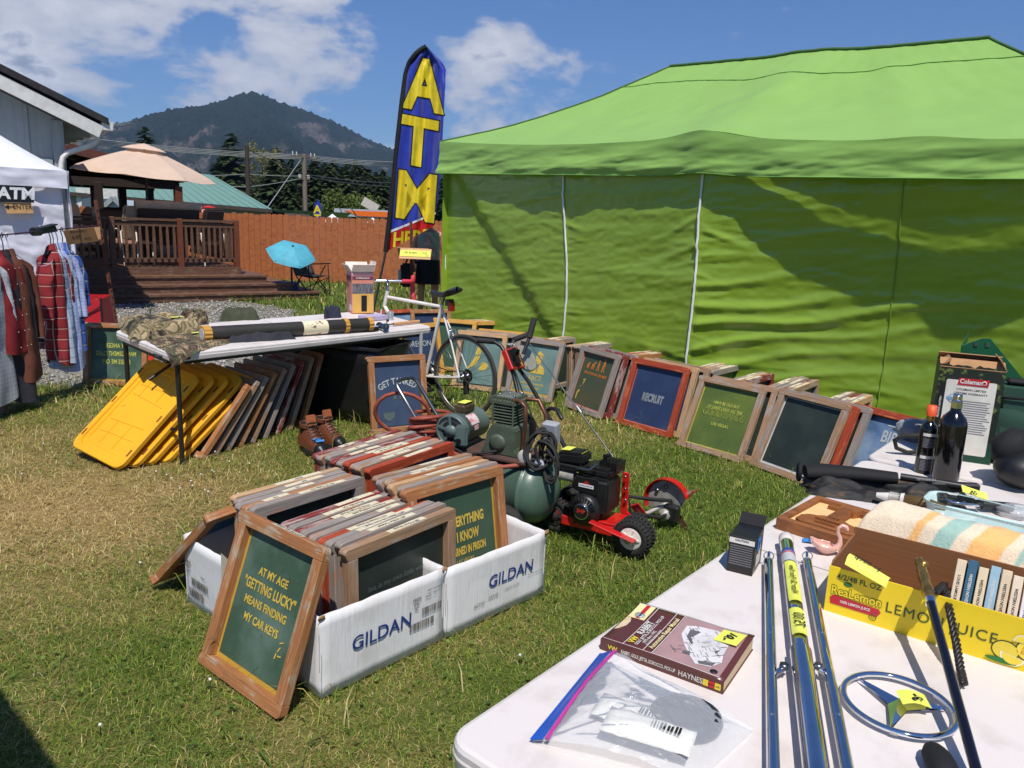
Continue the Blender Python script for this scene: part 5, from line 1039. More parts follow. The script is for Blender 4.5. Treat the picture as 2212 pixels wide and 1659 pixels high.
def folding_table(name, label, FLp, u, Wt, Dt, h, group, front_tilt=0., legs=True, leg_m=black_metal, leg_r=None, crease=True):
    u = V((u[0], u[1], 0)).normalized(); o = thing(name, label, 'table', (FLp[0], FLp[1], 0), math.atan2(u.y, u.x), group); r_ = .055
    def outline(W_, D_, ins=0.):
        pts = []
        for cx_, cy_, a0 in ((W_ - r_, D_ - r_, 0), (r_, D_ - r_, 90), (r_, r_, 180), (W_ - r_, r_, 270)):
            for q_ in range(7): a = R(a0 + q_ * 15); pts.append((cx_ + (r_ - ins) * math.cos(a), cy_ + (r_ - ins) * math.sin(a)))
        return pts
    Z = lambda y: h + front_tilt * y / Dt
    rings = [(0.006, -.055), (.004, -.05), (0, -.028), (-.0, -.026), (.002, -.022), (.002, -.01), (.006, -.003), (.014, 0)]
    mb = MB(); n = 28; allr = []
    for ins, dz in rings: allr.append([(x_, y_, Z(y_) + dz) for x_, y_ in outline(Wt, Dt, ins)])
    for i in range(len(allr) - 1): mb.add(allr[i] + allr[i + 1], [(j, (j + 1) % n, n + (j + 1) % n, n + j) for j in range(n)], 0, True)
    mb.add(allr[-1], [tuple(range(n))]); mb.add(allr[0], [tuple(reversed(range(n)))]); mb.out('tabletop', table_white, o)
    if crease: MB().box((Wt / 2, Dt / 2, h + front_tilt / 2 + .0006), (.003, Dt - .03, .001), rot('X', math.degrees(math.atan2(front_tilt, Dt)))).out('fold_line', pm('fold_groove', S(150, 142, 138), .6) if 'fold_groove' not in bpy.data.materials else bpy.data.materials['fold_groove'], o)
    if legs:
        for ex in (.035, Wt - .13):
            for y in (.012, Dt - .1): MB().tube([(ex, y, 0), (ex, y, Z(y) - .05)], .016, 10).out('leg', leg_r if (leg_r and ex > 1) else leg_m, o)
            MB().tube([(ex, .1, .22), (ex, Dt - .1, .22)], .012, 8).out('leg_brace', leg_m, o); MB().bar((ex, .12, Z(.1) - .07), (ex, Dt - .12, Z(Dt) - .07), .03, .03).out('leg_rail', leg_m, o)
            s_ = 1 if ex < Wt / 2 else -1; MB().tube([(ex, Dt / 2, .5), (ex + s_ * .34, Dt / 2, h - .05)], .011, 8).out('folding_brace', leg_m, o)
        for y in (.05, Dt - .05): MB().bar((.1, y, Z(y) - .065), (Wt - .1, y, Z(y) - .065), .03, .035).out('frame_rail', leg_m, o)
    return o
FLt = V((-2.15, 4.77, 0)); FRt = V((-.69, 6.51, 0)); fu = (FRt - FLt).normalized(); fn_ = V((-fu.y, fu.x, 0)); FTL = (FRt - FLt).length
ft = folding_table('folding_table', 'white folding table with black legs carrying camouflage clothes and long tube', FLt, fu, FTL, .85, .74, 'white folding tables', .05, leg_r=pm('pale_grey_leg', S(176, 176, 176), .45))
MB().box((.06, -.002, .705), (.11, .004, .018)).out('maker_badge', black_plastic, ft); text('LIFETIME', .014, grey_print, ft, page((.06, -.005, .705), (1, 0, 0), (0, 0, 1)), bold=.02)
b2 = MB().box((-.001, .2, .70), (.004, .12, .018)).out('maker_badge', black_plastic, ft); text('LIFETIME', .014, grey_print, ft, page((-.005, .2, .70), (0, -1, 0), (0, 0, 1)), bold=.02)
frz = math.atan2(fu.y, fu.x)
def ftz(p): return .7405 + .05 * ((V((p.x, p.y, 0)) - FLt).dot(fn_)) / .85
def onft(px, py, dz=0.):
    z = .745
    for _ in range(4): p = G(px, py, z + dz); z = ftz(p)
    p.z = z + dz; return p
def cloth(name, label, cat, corners, mat_, th=.02, seed=1., amp=.012, n=26, group=None, drape=None, tags=(), drop=None):
    """a folded or flat garment lying on the far table; corners are world points in order"""
    c = [V(p) for p in corners]; o_ = sum(c, V()) / 4; t_ = thing(name, label, cat, o_, 0, group)
    def top(u, v):
        p = c[0].lerp(c[1], u).lerp(c[3].lerp(c[2], u), v)
        w_ = .016 * (fb(u * 4, v * 4, seed) ); ed = min(u, 1 - u, v, 1 - v); p.x += w_ * 1.3; p.y += .016 * fb(u * 4 + 9, v * 4, seed) * 1.3
        hgt = th * smooth(ed * 9) + amp * (1 + fb(u * 6, v * 6, seed + 3, 5)) * smooth(ed * 8) + .004 * abs(fb(u * 14, v * 14, seed))
        p.z += hgt + .001
        if drop: p = drop(p)
        return p - o_
    MB().grid(n, n, top).out('cloth', mat_, t_)
    for k_, (u, v, sz) in enumerate(tags):
        p = top(u, v); MB().add([p + fu * -sz + fn_ * -sz * .5, p + fu * sz + fn_ * -sz * .5, p + fu * sz * .8 + fn_ * sz * .5, p + fu * -sz + fn_ * sz * .4], [(0, 1, 2, 3)], M=MT((0, 0, .008))).out('price_note', yellow_tape, t_)
    return t_
wood_camo = camo('woodland_camouflage', [S(40, 38, 30), S(88, 80, 56), S(146, 130, 98), S(104, 92, 62), S(172, 152, 116)], 9); leaf_camo = camo('leafy_camouflage', [S(42, 34, 30), S(96, 70, 54), S(64, 78, 50), S(150, 124, 96), S(60, 52, 46), S(176, 156, 130)], 13); dark_cloth = pm('charcoal_cloth', S(40, 40, 48), .85, c2=S(32, 32, 40), bump=.2, bs=300); olive_cloth = pm('olive_cloth', S(62, 66, 46), .85)
cloth('folded_trousers', 'folded woodland camouflage trousers at the left end of the far table', 'trousers', [onft(285, 738), onft(446, 716), onft(380, 694), onft(252, 702)], wood_camo, .06, 2., .02, tags=((.75, .4, .05),))
def drp(p):
    q_ = (p - FLt).dot(fn_)
    if q_ < .0: p.z -= min(.12, -q_ * .9); p -= fn_ * (q_ * .8 + .012)
    return p
cloth('camouflage_shirt', 'brown leafy camouflage shirt laid flat over the front edge of the far table', 'shirt', [onft(378, 772), onft(520, 736), onft(440, 716), onft(312, 734)], leaf_camo, .012, 5., .010, tags=((.72, .72, .04),), drop=drp)
cloth('folded_shirt', 'folded black shirt on the far table in front of the long tube', 'shirt', [onft(492, 742), onft(640, 733), onft(632, 709), onft(470, 722)], dark_cloth, .035, 8., .016, tags=((.6, .7, .05),))
cloth('camouflage_bag', 'crumpled camouflage hat behind the left end of the tube', 'hat', [onft(398, 704), onft(452, 700), onft(446, 688), onft(392, 690)], leaf_camo, .045, 11., .035)
cloth('dark_green_jacket', 'rolled dark green jacket on the far edge of the table behind the tube', 'jacket', [onft(474, 694), onft(562, 690), onft(556, 680), onft(480, 682)], olive_cloth, .035, 14., .03)
cloth('navy_cap', 'small navy cap on the far table behind the tube', 'cap', [onft(700, 688), onft(738, 686), onft(734, 676), onft(702, 678)], pm('navy_cloth', S(34, 36, 58), .85), .035, 17., .03)
a = onft(436, 722, .056); b = onft(806, 700, .056); ta = thing('rod_tube', 'long black rod tube with yellow ribbed caps and worn label', 'tube', a, 0); d = b - a; LEN = d.length
def along(s_): return d * s_
tube_m = pm('worn_black_tube', S(44, 41, 36), .5, c2=S(58, 54, 46), ns=6); cap_m = pm('ochre_cap', S(206, 152, 66), .5); 
MB().tube([along(.02), along(.98)], .052, 24).out('body', tube_m, ta)
def ribcap(s0, s1, nm):
    M = page(along(s0), d.cross(V((0, 0, 1))), V((0, 0, 1)) ); ax_ = d.normalized(); mb = MB(); n = 48; r0, r1 = .0585, .0545; x_ = d.cross(V((0, 0, 1))).normalized(); y_ = ax_.cross(x_)
    ring = lambda s_, k_: [along(s_) + (x_ * math.cos(2 * math.pi * j / n) + y_ * math.sin(2 * math.pi * j / n)) * (r0 if (j // 2) % 2 else r1) * k_ for j in range(n)]
    ra, rb = ring(s0, 1), ring(s1, 1); mb.add(ra + rb, [(j, (j + 1) % n, n + (j + 1) % n, n + j) for j in range(n)]); mb.add(ra, [tuple(range(n))]); mb.add(rb, [tuple(range(n))]); mb.out(nm, cap_m, ta)
ribcap(0, .04, 'end_cap'); ribcap(.955, .985, 'end_cap'); ribcap(.80, .825, 'band')
MB().tube([along(-.002), along(.0)], .04, 20).out('cap_disc', pm('pale_cap_disc', S(196, 200, 204), .4), ta); MB().tube([along(.54), along(.69)], .0528, 24, cap=False).out('label_wrap', pm('peeling_label', S(226, 214, 180), .7, c2=S(70, 64, 54), ns=26, lo=.55, hi=.62, amt=.9), ta)
a = onft(470, 726, .012); b = onft(790, 708, .012); rd = thing('fishing_rod', 'thin black fishing rod lying along the front of the tube', 'fishing rod', a); MB().tube([V(), b - a], [.003, .006], 8).out('blank', black_plastic, rd)
for s_ in (.1, .35, .6, .8): p = (b - a) * s_; MB().tube([p + V((0, 0, .012)) + V((.008 * math.cos(q_), 0, .008 * math.sin(q_))) for q_ in (0, 1, 2, 3, 4, 5)], .0015, 5, closed=True).out('guide', chrome, rd)
p = onft(850, 700, .02); e_ = onft(905, 694, .02); MB().tube([b - a, p - a], .007, 8).out('reel_seat', grey_metal, rd); MB().tube([p - a, e_ - a], .013, 10).out('cork_grip', pm('cork', S(196, 146, 100), .8, c2=S(170, 122, 80), ns=40), rd)
p = onft(826, 706, .03); rl = thing('fishing_reel', 'chrome and black bait casting reel on the far table', 'fishing reel', p, frz)
MB().tube([(0, -.035, 0), (0, .035, 0)], .028, 18).out('spool', grey_metal, rl)
for s_ in (-1, 1): MB().tube([(0, s_ * .035, 0), (0, s_ * .045, 0)], .034, 18).out('side_plate', black_plastic if s_ > 0 else chrome, rl)
MB().tube([(0, -.048, 0), (.0, -.055, .055)], .005, 6).out('crank', chrome, rl); MB().ball((0, -.065, .06), .012, 10, 7).out('crank_knob', black_plastic, rl)
p = onft(800, 712, .012); tn_ = thing('tackle_tin', 'small black tackle tin with blue lid holding sinkers', 'tin', p, frz); MB().box((0, 0, .005), (.12, .08, .03)).out('body', black_plastic, tn_, bevel=.006); MB().box((0, 0, .026), (.11, .075, .008)).out('lid', pm('sky_blue_plastic', S(150, 176, 214), .4), tn_, bevel=.003); MB().ball((0, 0, .03), (.04, .025, .012), 9, 6).out('contents', masking, tn_)
p = onft(843, 690, 0); jc = thing('glass_cup', 'small clear cup near the right end of the far table', 'cup', p); MB().lathe([(.026, 0), (.032, .07), (.030, .07), (.024, .006), (0, .006)], 18).out('cup', film('cup_plastic', S(220, 224, 228), .25), jc)
p = onft(806, 690, 0); bx = thing('lavender_box', 'flat lavender box under the fishing reel', 'box', p, frz); MB().box((0, 0, .02), (.22, .14, .04)).out('body', pm('lavender_card', S(176, 164, 190), .7), bx, bevel=.003)
# coffee maker box
pa = onft(752, 673); pb_ = onft(787, 674); bz = math.atan2((pb_ - pa).y, (pb_ - pa).x); p = onft(778, 674); cb = thing('appliance_box', 'upright orange and mauve appliance box with open white flaps', 'box', p, R(28))
bp_l = pm('mauve_orange_print', S(206, 150, 150), .55, c2=S(214, 120, 60), ns=3, stretch=(.2, .2, 3), lo=.45, hi=.55); hb = .36
MB().box((0, 0, hb / 2), (.2, .17, hb)).out('body', bp_l, cb, bevel=.003)
MB().box((0, -.086, .09), (.19, .003, .17)).out('ochre_panel', pm('ochre_print', S(222, 172, 88), .55), cb); MB().box((0, -.086, .22), (.19, .003, .09)).out('photo_panel', pm('dark_photo_print', S(80, 76, 80), .5, c2=S(150, 146, 150), ns=14, stretch=(6, 1, 1)), cb); MB().box((.01, -.088, .09), (.05, .003, .14)).out('pot_picture', black_plastic, cb); MB().box((0, -.086, .315), (.19, .003, .03)).out('title_bar', pm('maroon_print', S(120, 60, 76), .5), cb); text('Coffeemaker', .024, paper_white, cb, page((0, -.089, .315), (1, 0, 0), (0, 0, 1)), bold=.01)
MB().box((-.1015, 0, .31), (.003, .15, .04)).out('title_bar', bpy.data.materials['maroon_print'], cb); MB().box((-.1015, -.04, .05), (.003, .05, .05)).out('sticker', paper_white, cb)
fm = pm('flap_card', S(226, 212, 198), .75)
for (c_, d_, ax_, a_) in (((0, -.1, hb + .035), (.2, .004, .1), 'X', 40), ((0, .1, hb + .04), (.2, .004, .1), 'X', -30), ((-.115, 0, hb + .035), (.004, .17, .08), 'Y', -35), ((.11, 0, hb + .05), (.004, .17, .1), 'Y', 15)): MB().box(c_, d_, rot(ax_, a_)).out('flap', fm, cb)
MB().box((-.117, 0, hb + .038), (.002, .09, .05), rot('Y', -35)).out('price_note', yellow_tape, cb); text('3.00', .03, ink, cb, page((-.121, 0, hb + .037), (0, -1, 0), (.57, 0, .82)), bold=.02)

# ---------------------------------------------------------------- yellow lids
lid_m = pm('yellow_lid_plastic', S(232, 170, 26), .5, c2=S(222, 158, 22), ns=3, bump=.1, bs=200); lid_d = pm('lid_slot', S(120, 66, 14), .6)
def lid_mesh(o):
    w_, h_ = .54, .78
    def rr(w_, h_, r_, z):
        pts = []
        for cx_, cy_, a0 in ((w_ / 2 - r_, h_ - r_, 0), (-w_ / 2 + r_, h_ - r_, 90), (-w_ / 2 + r_, r_, 180), (w_ / 2 - r_, r_, 270)):
            for q_ in range(6): a = R(a0 + q_ * 18); pts.append((cx_ + r_ * math.cos(a), z, cy_ + r_ * math.sin(a)))
        return pts
    def ins(pts, k_, z): 
        c_ = V((0, 0, h_ / 2)); return [((V(p) - c_).x * (1 - 2 * k_ / w_), z, c_.z + (V(p) - c_).z * (1 - 2 * k_ / h_)) for p in pts]
    base = rr(w_, h_, .06, 0); rings = [ins(base, 0, .03), ins(base, 0, .004), ins(base, .004, 0), ins(base, .045, 0), ins(base, .048, .012), ins(base, .075, .012), ins(base, .08, .022)]
    mb = MB(); n = 24
    for i in range(len(rings) - 1): mb.add(rings[i] + rings[i + 1], [(j, (j + 1) % n, n + (j + 1) % n, n + j) for j in range(n)])
    mb.add(rings[-1], [tuple(range(n))]); mb.add(ins(base, .003, .03) , [tuple(reversed(range(n)))])
    mb.out('lid_shell', lid_m, o)
    for (x0, z0, x1, z1) in ((-.08, .1, -.08, .28), (.08, .5, .08, .68), (-.17, .28, .17, .3), (-.17, .5, .17, .48), (-.17, .18, -.08, .19), (.08, .6, .17, .59), (-.08, .19, .17, .2), (-.17, .58, .08, .59), (.06, .1, .06, .29), (-.1, .49, -.1, .68), (-.17, .38, -.14, .4)): MB().bar((x0, .0205, z0), (x1, .0205, z1), .005, .004, (0, 1, 0)).out('rib', lid_m, o)
    for (x_, z_, a_) in ((-.247, .12, 0), (-.247, .40, 0), (.247, .12, 0), (.247, .40, 0), (-.247, .66, 0), (.247, .66, 0)): MB().box((x_, -.0006, z_), (.014, .002, .05)).out('slot', lid_d, o)
A_ = V((-2.95, 4.90, .09)); B_ = V((-2.42, 4.58, .015)); u_ = (B_ - A_).normalized(); upv = (V((-2.26, 5.25, .0)) - A_); 
topd = P(338, 770, 5.33) - A_; topd = (topd - u_ * topd.dot(u_)).normalized(); nn_ = topd.cross(u_) * -1
lidM = Matrix((u_, nn_ if nn_.dot(V((0, 1, 0))) > 0 else -nn_, topd)).transposed().to_4x4()
lid0 = thing('tote_lid', 'yellow tote lid, frontmost of the five leaning under the table', 'lid', (0, 0, 0), 0, 'yellow tote lids under the table'); lid_mesh(lid0); lids = [lid0] + [clone(lid0) for _ in range(4)]
for i, l_ in enumerate(lids):
    m_ = (A_ + B_) / 2 + V((.066, .07, -.006)) * i + u_ * (.01 * math.sin(i * 3)); M = lidM.copy() @ MR(R(-1.2 * i), 4, 'X'); M.translation = m_; l_.matrix_world = M
    l_.rotation_mode = 'XYZ'
    if i: l_['label'] = f'yellow tote lid, {ORD[i]} from the front of the five under the table'
p = G(310, 800, .2); orp = thing('orange_marker', 'small red orange triangular piece behind the yellow lids', 'marker flag', (p.x + .05, p.y + .55, 0)); pts = [P(308, 768, p.y + .55), P(340, 766, p.y + .55), P(303, 812, p.y + .55), P(300, 800, p.y + .55)]
MB().add([q_ - V(orp.location) for q_ in pts] + [q_ - V(orp.location) + V((0, .01, 0)) for q_ in pts], [(0, 1, 2, 3), (7, 6, 5, 4), (0, 4, 5, 1), (1, 5, 6, 2), (2, 6, 7, 3), (3, 7, 4, 0)]).out('panel', pm('fluorescent_orange', S(240, 76, 40), .6), orp); MB().tube([(0, .02, 0), (0, .02, .62)], .008, 6).out('stake', black_metal, orp)
# black tote and boots
tt = thing('storage_tote', 'large open black storage tote under the far table', 'tote', (-1.36, 6.28, 0), R(-20))
def tote_side(a, b): return MB().grid(10, 6, lambda u, v: V(a).lerp(V(b), u) * (.86 + .14 * v) + V((0, 0, .62 * v)))
cs = [(-.42, -.26, 0), (.42, -.26, 0), (.42, .26, 0), (-.42, .26, 0)]
for i in range(4): tote_side(cs[i], cs[(i + 1) % 4]).out('wall', black_plastic, tt, solid=.006)
MB().box((0, 0, .01), (.7, .42, .01)).out('base', black_plastic, tt)
MB().tube([V(c_) * 1.02 + V((0, 0, .62)) for c_ in cs], .016, 6, closed=True).out('rim', black_plastic, tt)
MB().ball((-.1, 0, .52), (.26, .18, .12), 16, 10, fn=lambda d: 1 + .3 * fb(d.x * 2, d.y * 2, d.z * 2)).out('contents', pm('grey_cloth_pile', S(58, 56, 58), .9), tt)
leather = pm('brown_leather', S(112, 62, 38), .5, c2=S(84, 46, 30), ns=12, bump=.3, bs=60); toe_rub = pm('black_toe_rubber', S(24, 23, 22), .4); tongue_m = pm('tan_leather_collar', S(156, 90, 52), .5)
def boot(p0, rz, label):
    o = thing('hiking_boot', label, 'boot', p0, rz, 'pair of brown hiking boots')
    def sole(u, v):
        a = 2 * math.pi * u; x_ = .15 * math.cos(a); wv = .048 + .008 * math.sin(x_ * 12); return V((x_, wv * math.sin(a) * (1 if abs(x_) < .1 else 1), .028 * v))
    MB().grid(28, 2, sole, cu=True, sm=False).add([sole(i / 28, 1) for i in range(28)], [tuple(range(28))]).out('sole', black_rubber, o)
    secs = [(-.135, .03, .09, .16), (-.125, .042, .145, .17), (-.09, .047, .155, 0), (-.05, .047, .16, 0), (-.02, .046, .15, 0), (.01, .043, .13, 0), (.05, .044, .10, 0), (.09, .044, .082, 0), (.12, .036, .07, 0), (.142, .016, .045, 0)]
    def up_(u, v):
        i = min(int(v * (len(secs) - 1)), len(secs) - 2); t_ = v * (len(secs) - 1) - i; x_ = lerp(secs[i][0], secs[i + 1][0], t_); w_ = lerp(secs[i][1], secs[i + 1][1], t_); h_ = lerp(secs[i][2], secs[i + 1][2], t_); a = math.pi * u
        return V((x_, w_ * math.cos(a) * (1 + .08 * math.sin(a * 2)), .026 + (h_ - .026) * math.sin(a) ** .7))
    MB().grid(15, 30, up_).out('upper', leather, o); MB().grid(15, 8, lambda u, v: up_(u, .8 + .2 * v) + V((.003, 0, .0015)) ).out('toe_cap', toe_rub, o)
    MB().grid(20, 6, lambda u, v: V((-.075 + .058 * math.cos(u * 6.283), .043 * math.sin(u * 6.283), .14 + .03 * v)), cu=True).out('collar', leather, o, solid=.008); MB().box((-.022, 0, .195), (.012, .062, .075), rot('Y', -14)).out('tongue', tongue_m, o, bevel=.005, seg=2)
    MB().lathe([(.0, .05), (.04, .05), (.04, .17)], 14, MT((-.075, 0, 0))).out('lining', black_cloth, o)
    mb = MB()
    for i in range(6): x_ = -.012 + i * .018; z = .178 - i * .0165; mb.tube([(x_, -.03, z), (x_ + .006, 0, z + .014), (x_, .03, z)], .0028, 5)
    mb.out('lace', black_cloth, o); mb = MB()
    for i in range(6):
        for s_ in (-1, 1): mb.ball((-.012 + i * .018, s_ * .032, .172 - i * .0165), .004, 6, 4)
    mb.out('eyelet', grey_metal, o); o.scale = (1.18, 1.18, 1.1); return o
h_, t_ = G(652, 950), G(712, 984); bd = (t_ - h_); brz = math.atan2(bd.y, bd.x); bo = boot((G(676, 978).x, G(676, 978).y, .012), brz, 'brown hiking boot with blue price tag, left one of the pair'); MB().add([(.06, -.03, .095), (.1, -.02, .083), (.098, .03, .083), (.058, .02, .097)], [(0, 1, 2, 3)], M=MT((0, 0, .006))).out('price_note', pm('blue_masking_tape', S(58, 132, 200), .7), bo)
boot((G(712, 964).x, G(712, 964).y, .012), brz + .12, 'brown hiking boot nearer the red framed screens, right one of the pair')

# ---------------------------------------------------------------- bicycle
bk = thing('bicycle', 'white road bicycle with red handlebar tape and black saddle', 'bicycle', (-.40, 6.32, 0), math.atan2(.62, -.78)); bk.scale = (1.06,) * 3; white_p = pm('white_bike_paint', S(232, 226, 218), .25, c2=S(206, 196, 186), ns=12, coat=.4); rtape = pm('red_bar_tape', S(214, 54, 72), .7, bump=.4, bs=60, bstretch=(1, 1, 1))
tyre_m = pm('tyre_rubber', S(44, 43, 42), .8, c2=S(70, 66, 60), ns=30)
def wheel(cx_, name='wheel'):
    o = link('wheel', None, bk, (cx_, 0, .335)); 
    return o
def wheel_parts(cx_, yaw=0.):
    M = MT((cx_, 0, .335)) @ MR(yaw, 4, 'Z') @ MR(R(90), 4, 'X')
    ci = lambda r_, n, z=0.: [(r_ * math.cos(2 * math.pi * i / n), r_ * math.sin(2 * math.pi * i / n), z) for i in range(n)]
    w_ = MB().tube(ci(.320, 56), .0155, 10, closed=True, M=M).out('wheel', tyre_m, bk)
    MB().tube(ci(.300, 56), .010, 8, closed=True, M=M, flat=.9).out('rim', pm('rim_alloy', S(150, 146, 138), .35, .7) if 'rim_alloy' not in bpy.data.materials else bpy.data.materials['rim_alloy'], w_)
    mb = MB()
    for i in range(32):
        a = 2 * math.pi * i / 32; s_ = 1 if i % 2 else -1; a2 = a + (.9 if (i // 2) % 2 else -.9); mb.tube([(.022 * math.cos(a2), .022 * math.sin(a2), s_ * .03), (.296 * math.cos(a), .296 * math.sin(a), 0)], .0013, 4, M=M, cap=False)
    mb.out('spokes', grey_metal, w_); MB().lathe([(.008, -.06), (.008, -.035), (.026, -.033), (.026, -.028), (.014, -.02), (.014, .02), (.026, .028), (.026, .033), (.008, .035), (.008, .06)], 14, M).out('hub', grey_metal, w_)
    return w_
rw = wheel_parts(0.); MB().lathe([(.055, .032), (.055, .034), (.05, .038), (.04, .041), (.03, .045), (.02, .05)], 20, MT((0, 0, .335)) @ MR(R(90), 4, 'X')).out('sprocket', black_metal, rw)
st_yaw = R(-42); wheel_parts(1.0, st_yaw)
BBp, SC, HT, HB = V((.43, 0, .275)), V((.27, 0, .86)), V((.90, 0, .93)), V((.94, 0, .80))
fr = MB(); fr.tube([SC, HT - V((0, 0, .05))], .0145, 12).tube([BBp, HB], .016, 12).tube([BBp, SC + V((-.01, 0, .02))], .0145, 12).tube([HB, HT], .018, 12)
for s_ in (-1, 1): fr.tube([SC, (.12, s_ * .03, .58), (0, s_ * .062, .335)], .0075, 8).tube([BBp + V((0, s_ * .03, 0)), (.2, s_ * .045, .3), (0, s_ * .062, .335)], .009, 8)
fr.out('frame', white_p, bk)
for s_ in (-1, 1): MB().tube([HB + V((.005, s_ * .03, -.02)), (.965, s_ * .035, .6), (1.0, s_ * .045, .335)], .011, 8).out('fork_blade', chrome, bk)
MB().tube([SC, SC + V((-.035, 0, .1))], .0135, 10).out('seat_post', grey_metal, bk)
def sad(u, v):
    a = 2 * math.pi * u; x_ = lerp(-.13, .15, v); w_ = .075 * (1 - smooth((v - .1) / .65)) + .018; w_ *= (smooth(v / .08 + .2) if v < .08 else 1) * (1 if v < .97 else .6)
    return V((x_ + .235 - .0, w_ * math.cos(a), .985 + .022 * math.sin(a) + .03 * (v - .5) ** 2 * 4 - .05 * v + .0))
MB().grid(20, 22, sad, cu=True).out('saddle', pm('black_saddle', S(36, 38, 46), .6), bk); MB().box((.2, -.02, .9), (.04, .06, .05)).out('clamp', black_plastic, bk); MB().box((.17, -.01, .87), (.03, .05, .07)).out('rear_reflector', pm('red_lens', S(150, 16, 24), .2), bk)
hb_M = MT((.90, 0, .95)) @ MR(st_yaw, 4, 'Z'); MB().tube([(.0, 0, -.04), (0, 0, .05), (.07, 0, .06)], .013, 10, M=hb_M).out('stem', chrome, bk)
for s_ in (-1, 1):
    MB().tube([(.07, 0, .06), (.07, s_ * .16, .06)], .0125, 10, M=hb_M).out('bar', chrome, bk)
    MB().tube([(.07, s_ * .12, .06), (.075, s_ * .19, .06), (.10, s_ * .21, .062), (.15, s_ * .213, .06), (.175, s_ * .215, .03), (.17, s_ * .216, -.03), (.13, s_ * .217, -.075), (.06, s_ * .218, -.08), (.0, s_ * .218, -.075)], .0185, 10, M=hb_M).out('bar_tape', rtape, bk)
    MB().ball((.18, s_ * .215, .075), (.024, .02, .034), 10, 8, M=hb_M).out('brake_hood', rtape, bk); MB().tube([(.2, s_ * .215, .07), (.22, s_ * .215, .0), (.19, s_ * .215, -.06)], .006, 6, M=hb_M).out('brake_lever', chrome, bk)
for q_ in (-1, 1): MB().tube([(.155, 0, .70), (.14, q_ * .03, .69), (.13, q_ * .035, .64), (.12, q_ * .018, .625)], .007, 8).out('brake_arm', chrome, bk)
ch = [(.0, -.04, .335 + .04), (.2, -.045, .34), (.43, -.05, .275 + .09), (.52, -.05, .275), (.43, -.05, .275 - .09), (.05, -.045, .25), (-.02, -.04, .30)]; MB().tube(ch, .005, 5, closed=True).out('chain', black_metal, bk)
MB().tube([(.43, -.05, .275), (.43, -.054, .275)], .09, 28).out('chainring', chrome, bk)
for s_ in (-1, 1): MB().bar((.43, s_ * .07, .275), (.43 - s_ * .15, s_ * .075, .275 - s_ * .08), .014, .02).out('crank_arm', chrome, bk); MB().box((.43 - s_ * .15, s_ * .12, .275 - s_ * .08), (.06, .08, .02)).out('pedal', black_plastic, bk)
MB().bar((.03, -.05, .3), (.02, -.05, .18), .02, .05, (0, 1, 0)).out('derailleur', black_metal, bk); MB().tube([(.1, -.03, .5), (.05, -.02, .6), (.14, 0, .66)], .003, 5).out('cable', pm('pink_cable', S(206, 110, 110), .5), bk)

# ---------------------------------------------------------------- compressor
cpz = R(-27); cp_ = thing('air_compressor', 'old green air compressor with motor, finned pump and coiled red hose', 'air compressor', (-.11, 4.05, 0), cpz)
tank_g = pm('tank_green_paint', S(84, 108, 94), .4, c2=S(66, 84, 74), ns=5, coat=.1); pump_g = pm('pump_green_paint', S(84, 96, 78), .55, c2=S(62, 72, 58), ns=10, bump=.5, bs=90); motor_g = pm('motor_grey_green', S(92, 108, 104), .42, c2=S(80, 96, 92), ns=4); hose_m = pm('red_rubber_hose', S(150, 70, 50), .6, c2=S(120, 56, 42), ns=14); copper = pm('copper_pipe', S(120, 78, 58), .45, .6, c2=S(84, 60, 48), ns=20); brass_b = pm('capacitor_brown', S(96, 84, 62), .4, .5)
TR, TZ, TLn = .2, .27, .86; cp_.scale = (.96, .96, .9); TM = MT((0, 0, TZ)) @ MR(R(90), 4, 'Y')
prof = [(0, -.5)] + [(TR * math.sin(a), -.32 - .13 * math.cos(a)) for a in (.25, .5, .8, 1.1, 1.35, 1.57)] + [(TR, .27)] + [(TR + .004, .272), (TR + .004, .284), (TR, .286)] + [(TR * math.cos(a), .30 + .13 * math.sin(a)) for a in (0, .3, .6, .9, 1.2, 1.4, 1.57)]
prof[0] = (0, -.45); MB().lathe(prof, 40, TM, cap=False).out('tank', tank_g, cp_)
MB().box((-.06, 0, .468), (.72, .3, .012)).out('platform', pm('rusty_dark_plate', S(70, 58, 54), .7, c2=S(104, 62, 48), ns=12), cp_)
for x_ in (-.3, .2):
    for s_ in (-1, 1): MB().bar((x_, s_ * .1, .43), (x_, s_ * .1, .466), .04, .02).out('bracket', tank_g, cp_)
mo = MB(); MM = MT((-.17, 0, .585)) @ MR(R(90), 4, 'X')    # motor axis along local y, fan end to the front
mo.lathe([(.095, -.13), (.095, .10), (.1, .102), (.1, .125), (.09, .14), (.085, .142)], 32, MM).out('motor', motor_g, cp_)
MB().lathe([(.086, .141), (.05, .144), (0, .144)], 24, MM, cap=False).out('end_bell', black_metal, cp_); MB().lathe([(.098, .13), (.098, .15), (.086, .152), (.084, .143)], 28, MM).out('bell_ring', motor_g, cp_); MB().lathe([(.038, .142), (.038, .156), (0, .157)], 18, MM).out('hub_cover', motor_g, cp_)
for i in range(5): a = 2 * math.pi * i / 5 + .4; MB().bar(MM @ V((.035 * math.cos(a), .035 * math.sin(a), .149)), MM @ V((.088 * math.cos(a), .088 * math.sin(a), .149)), .014, .006, (0, 1, 0)).out('bell_spoke', motor_g, cp_)
MB().box((-.09, -.16, .575), (.07, .03, .13), rot('Z', 12)).out('wiring_cover', motor_g, cp_, bevel=.01, seg=2); MB().tube([(-.1, -.18, .545), (-.098, -.185, .545)], .016, 12).out('switch', black_plastic, cp_)
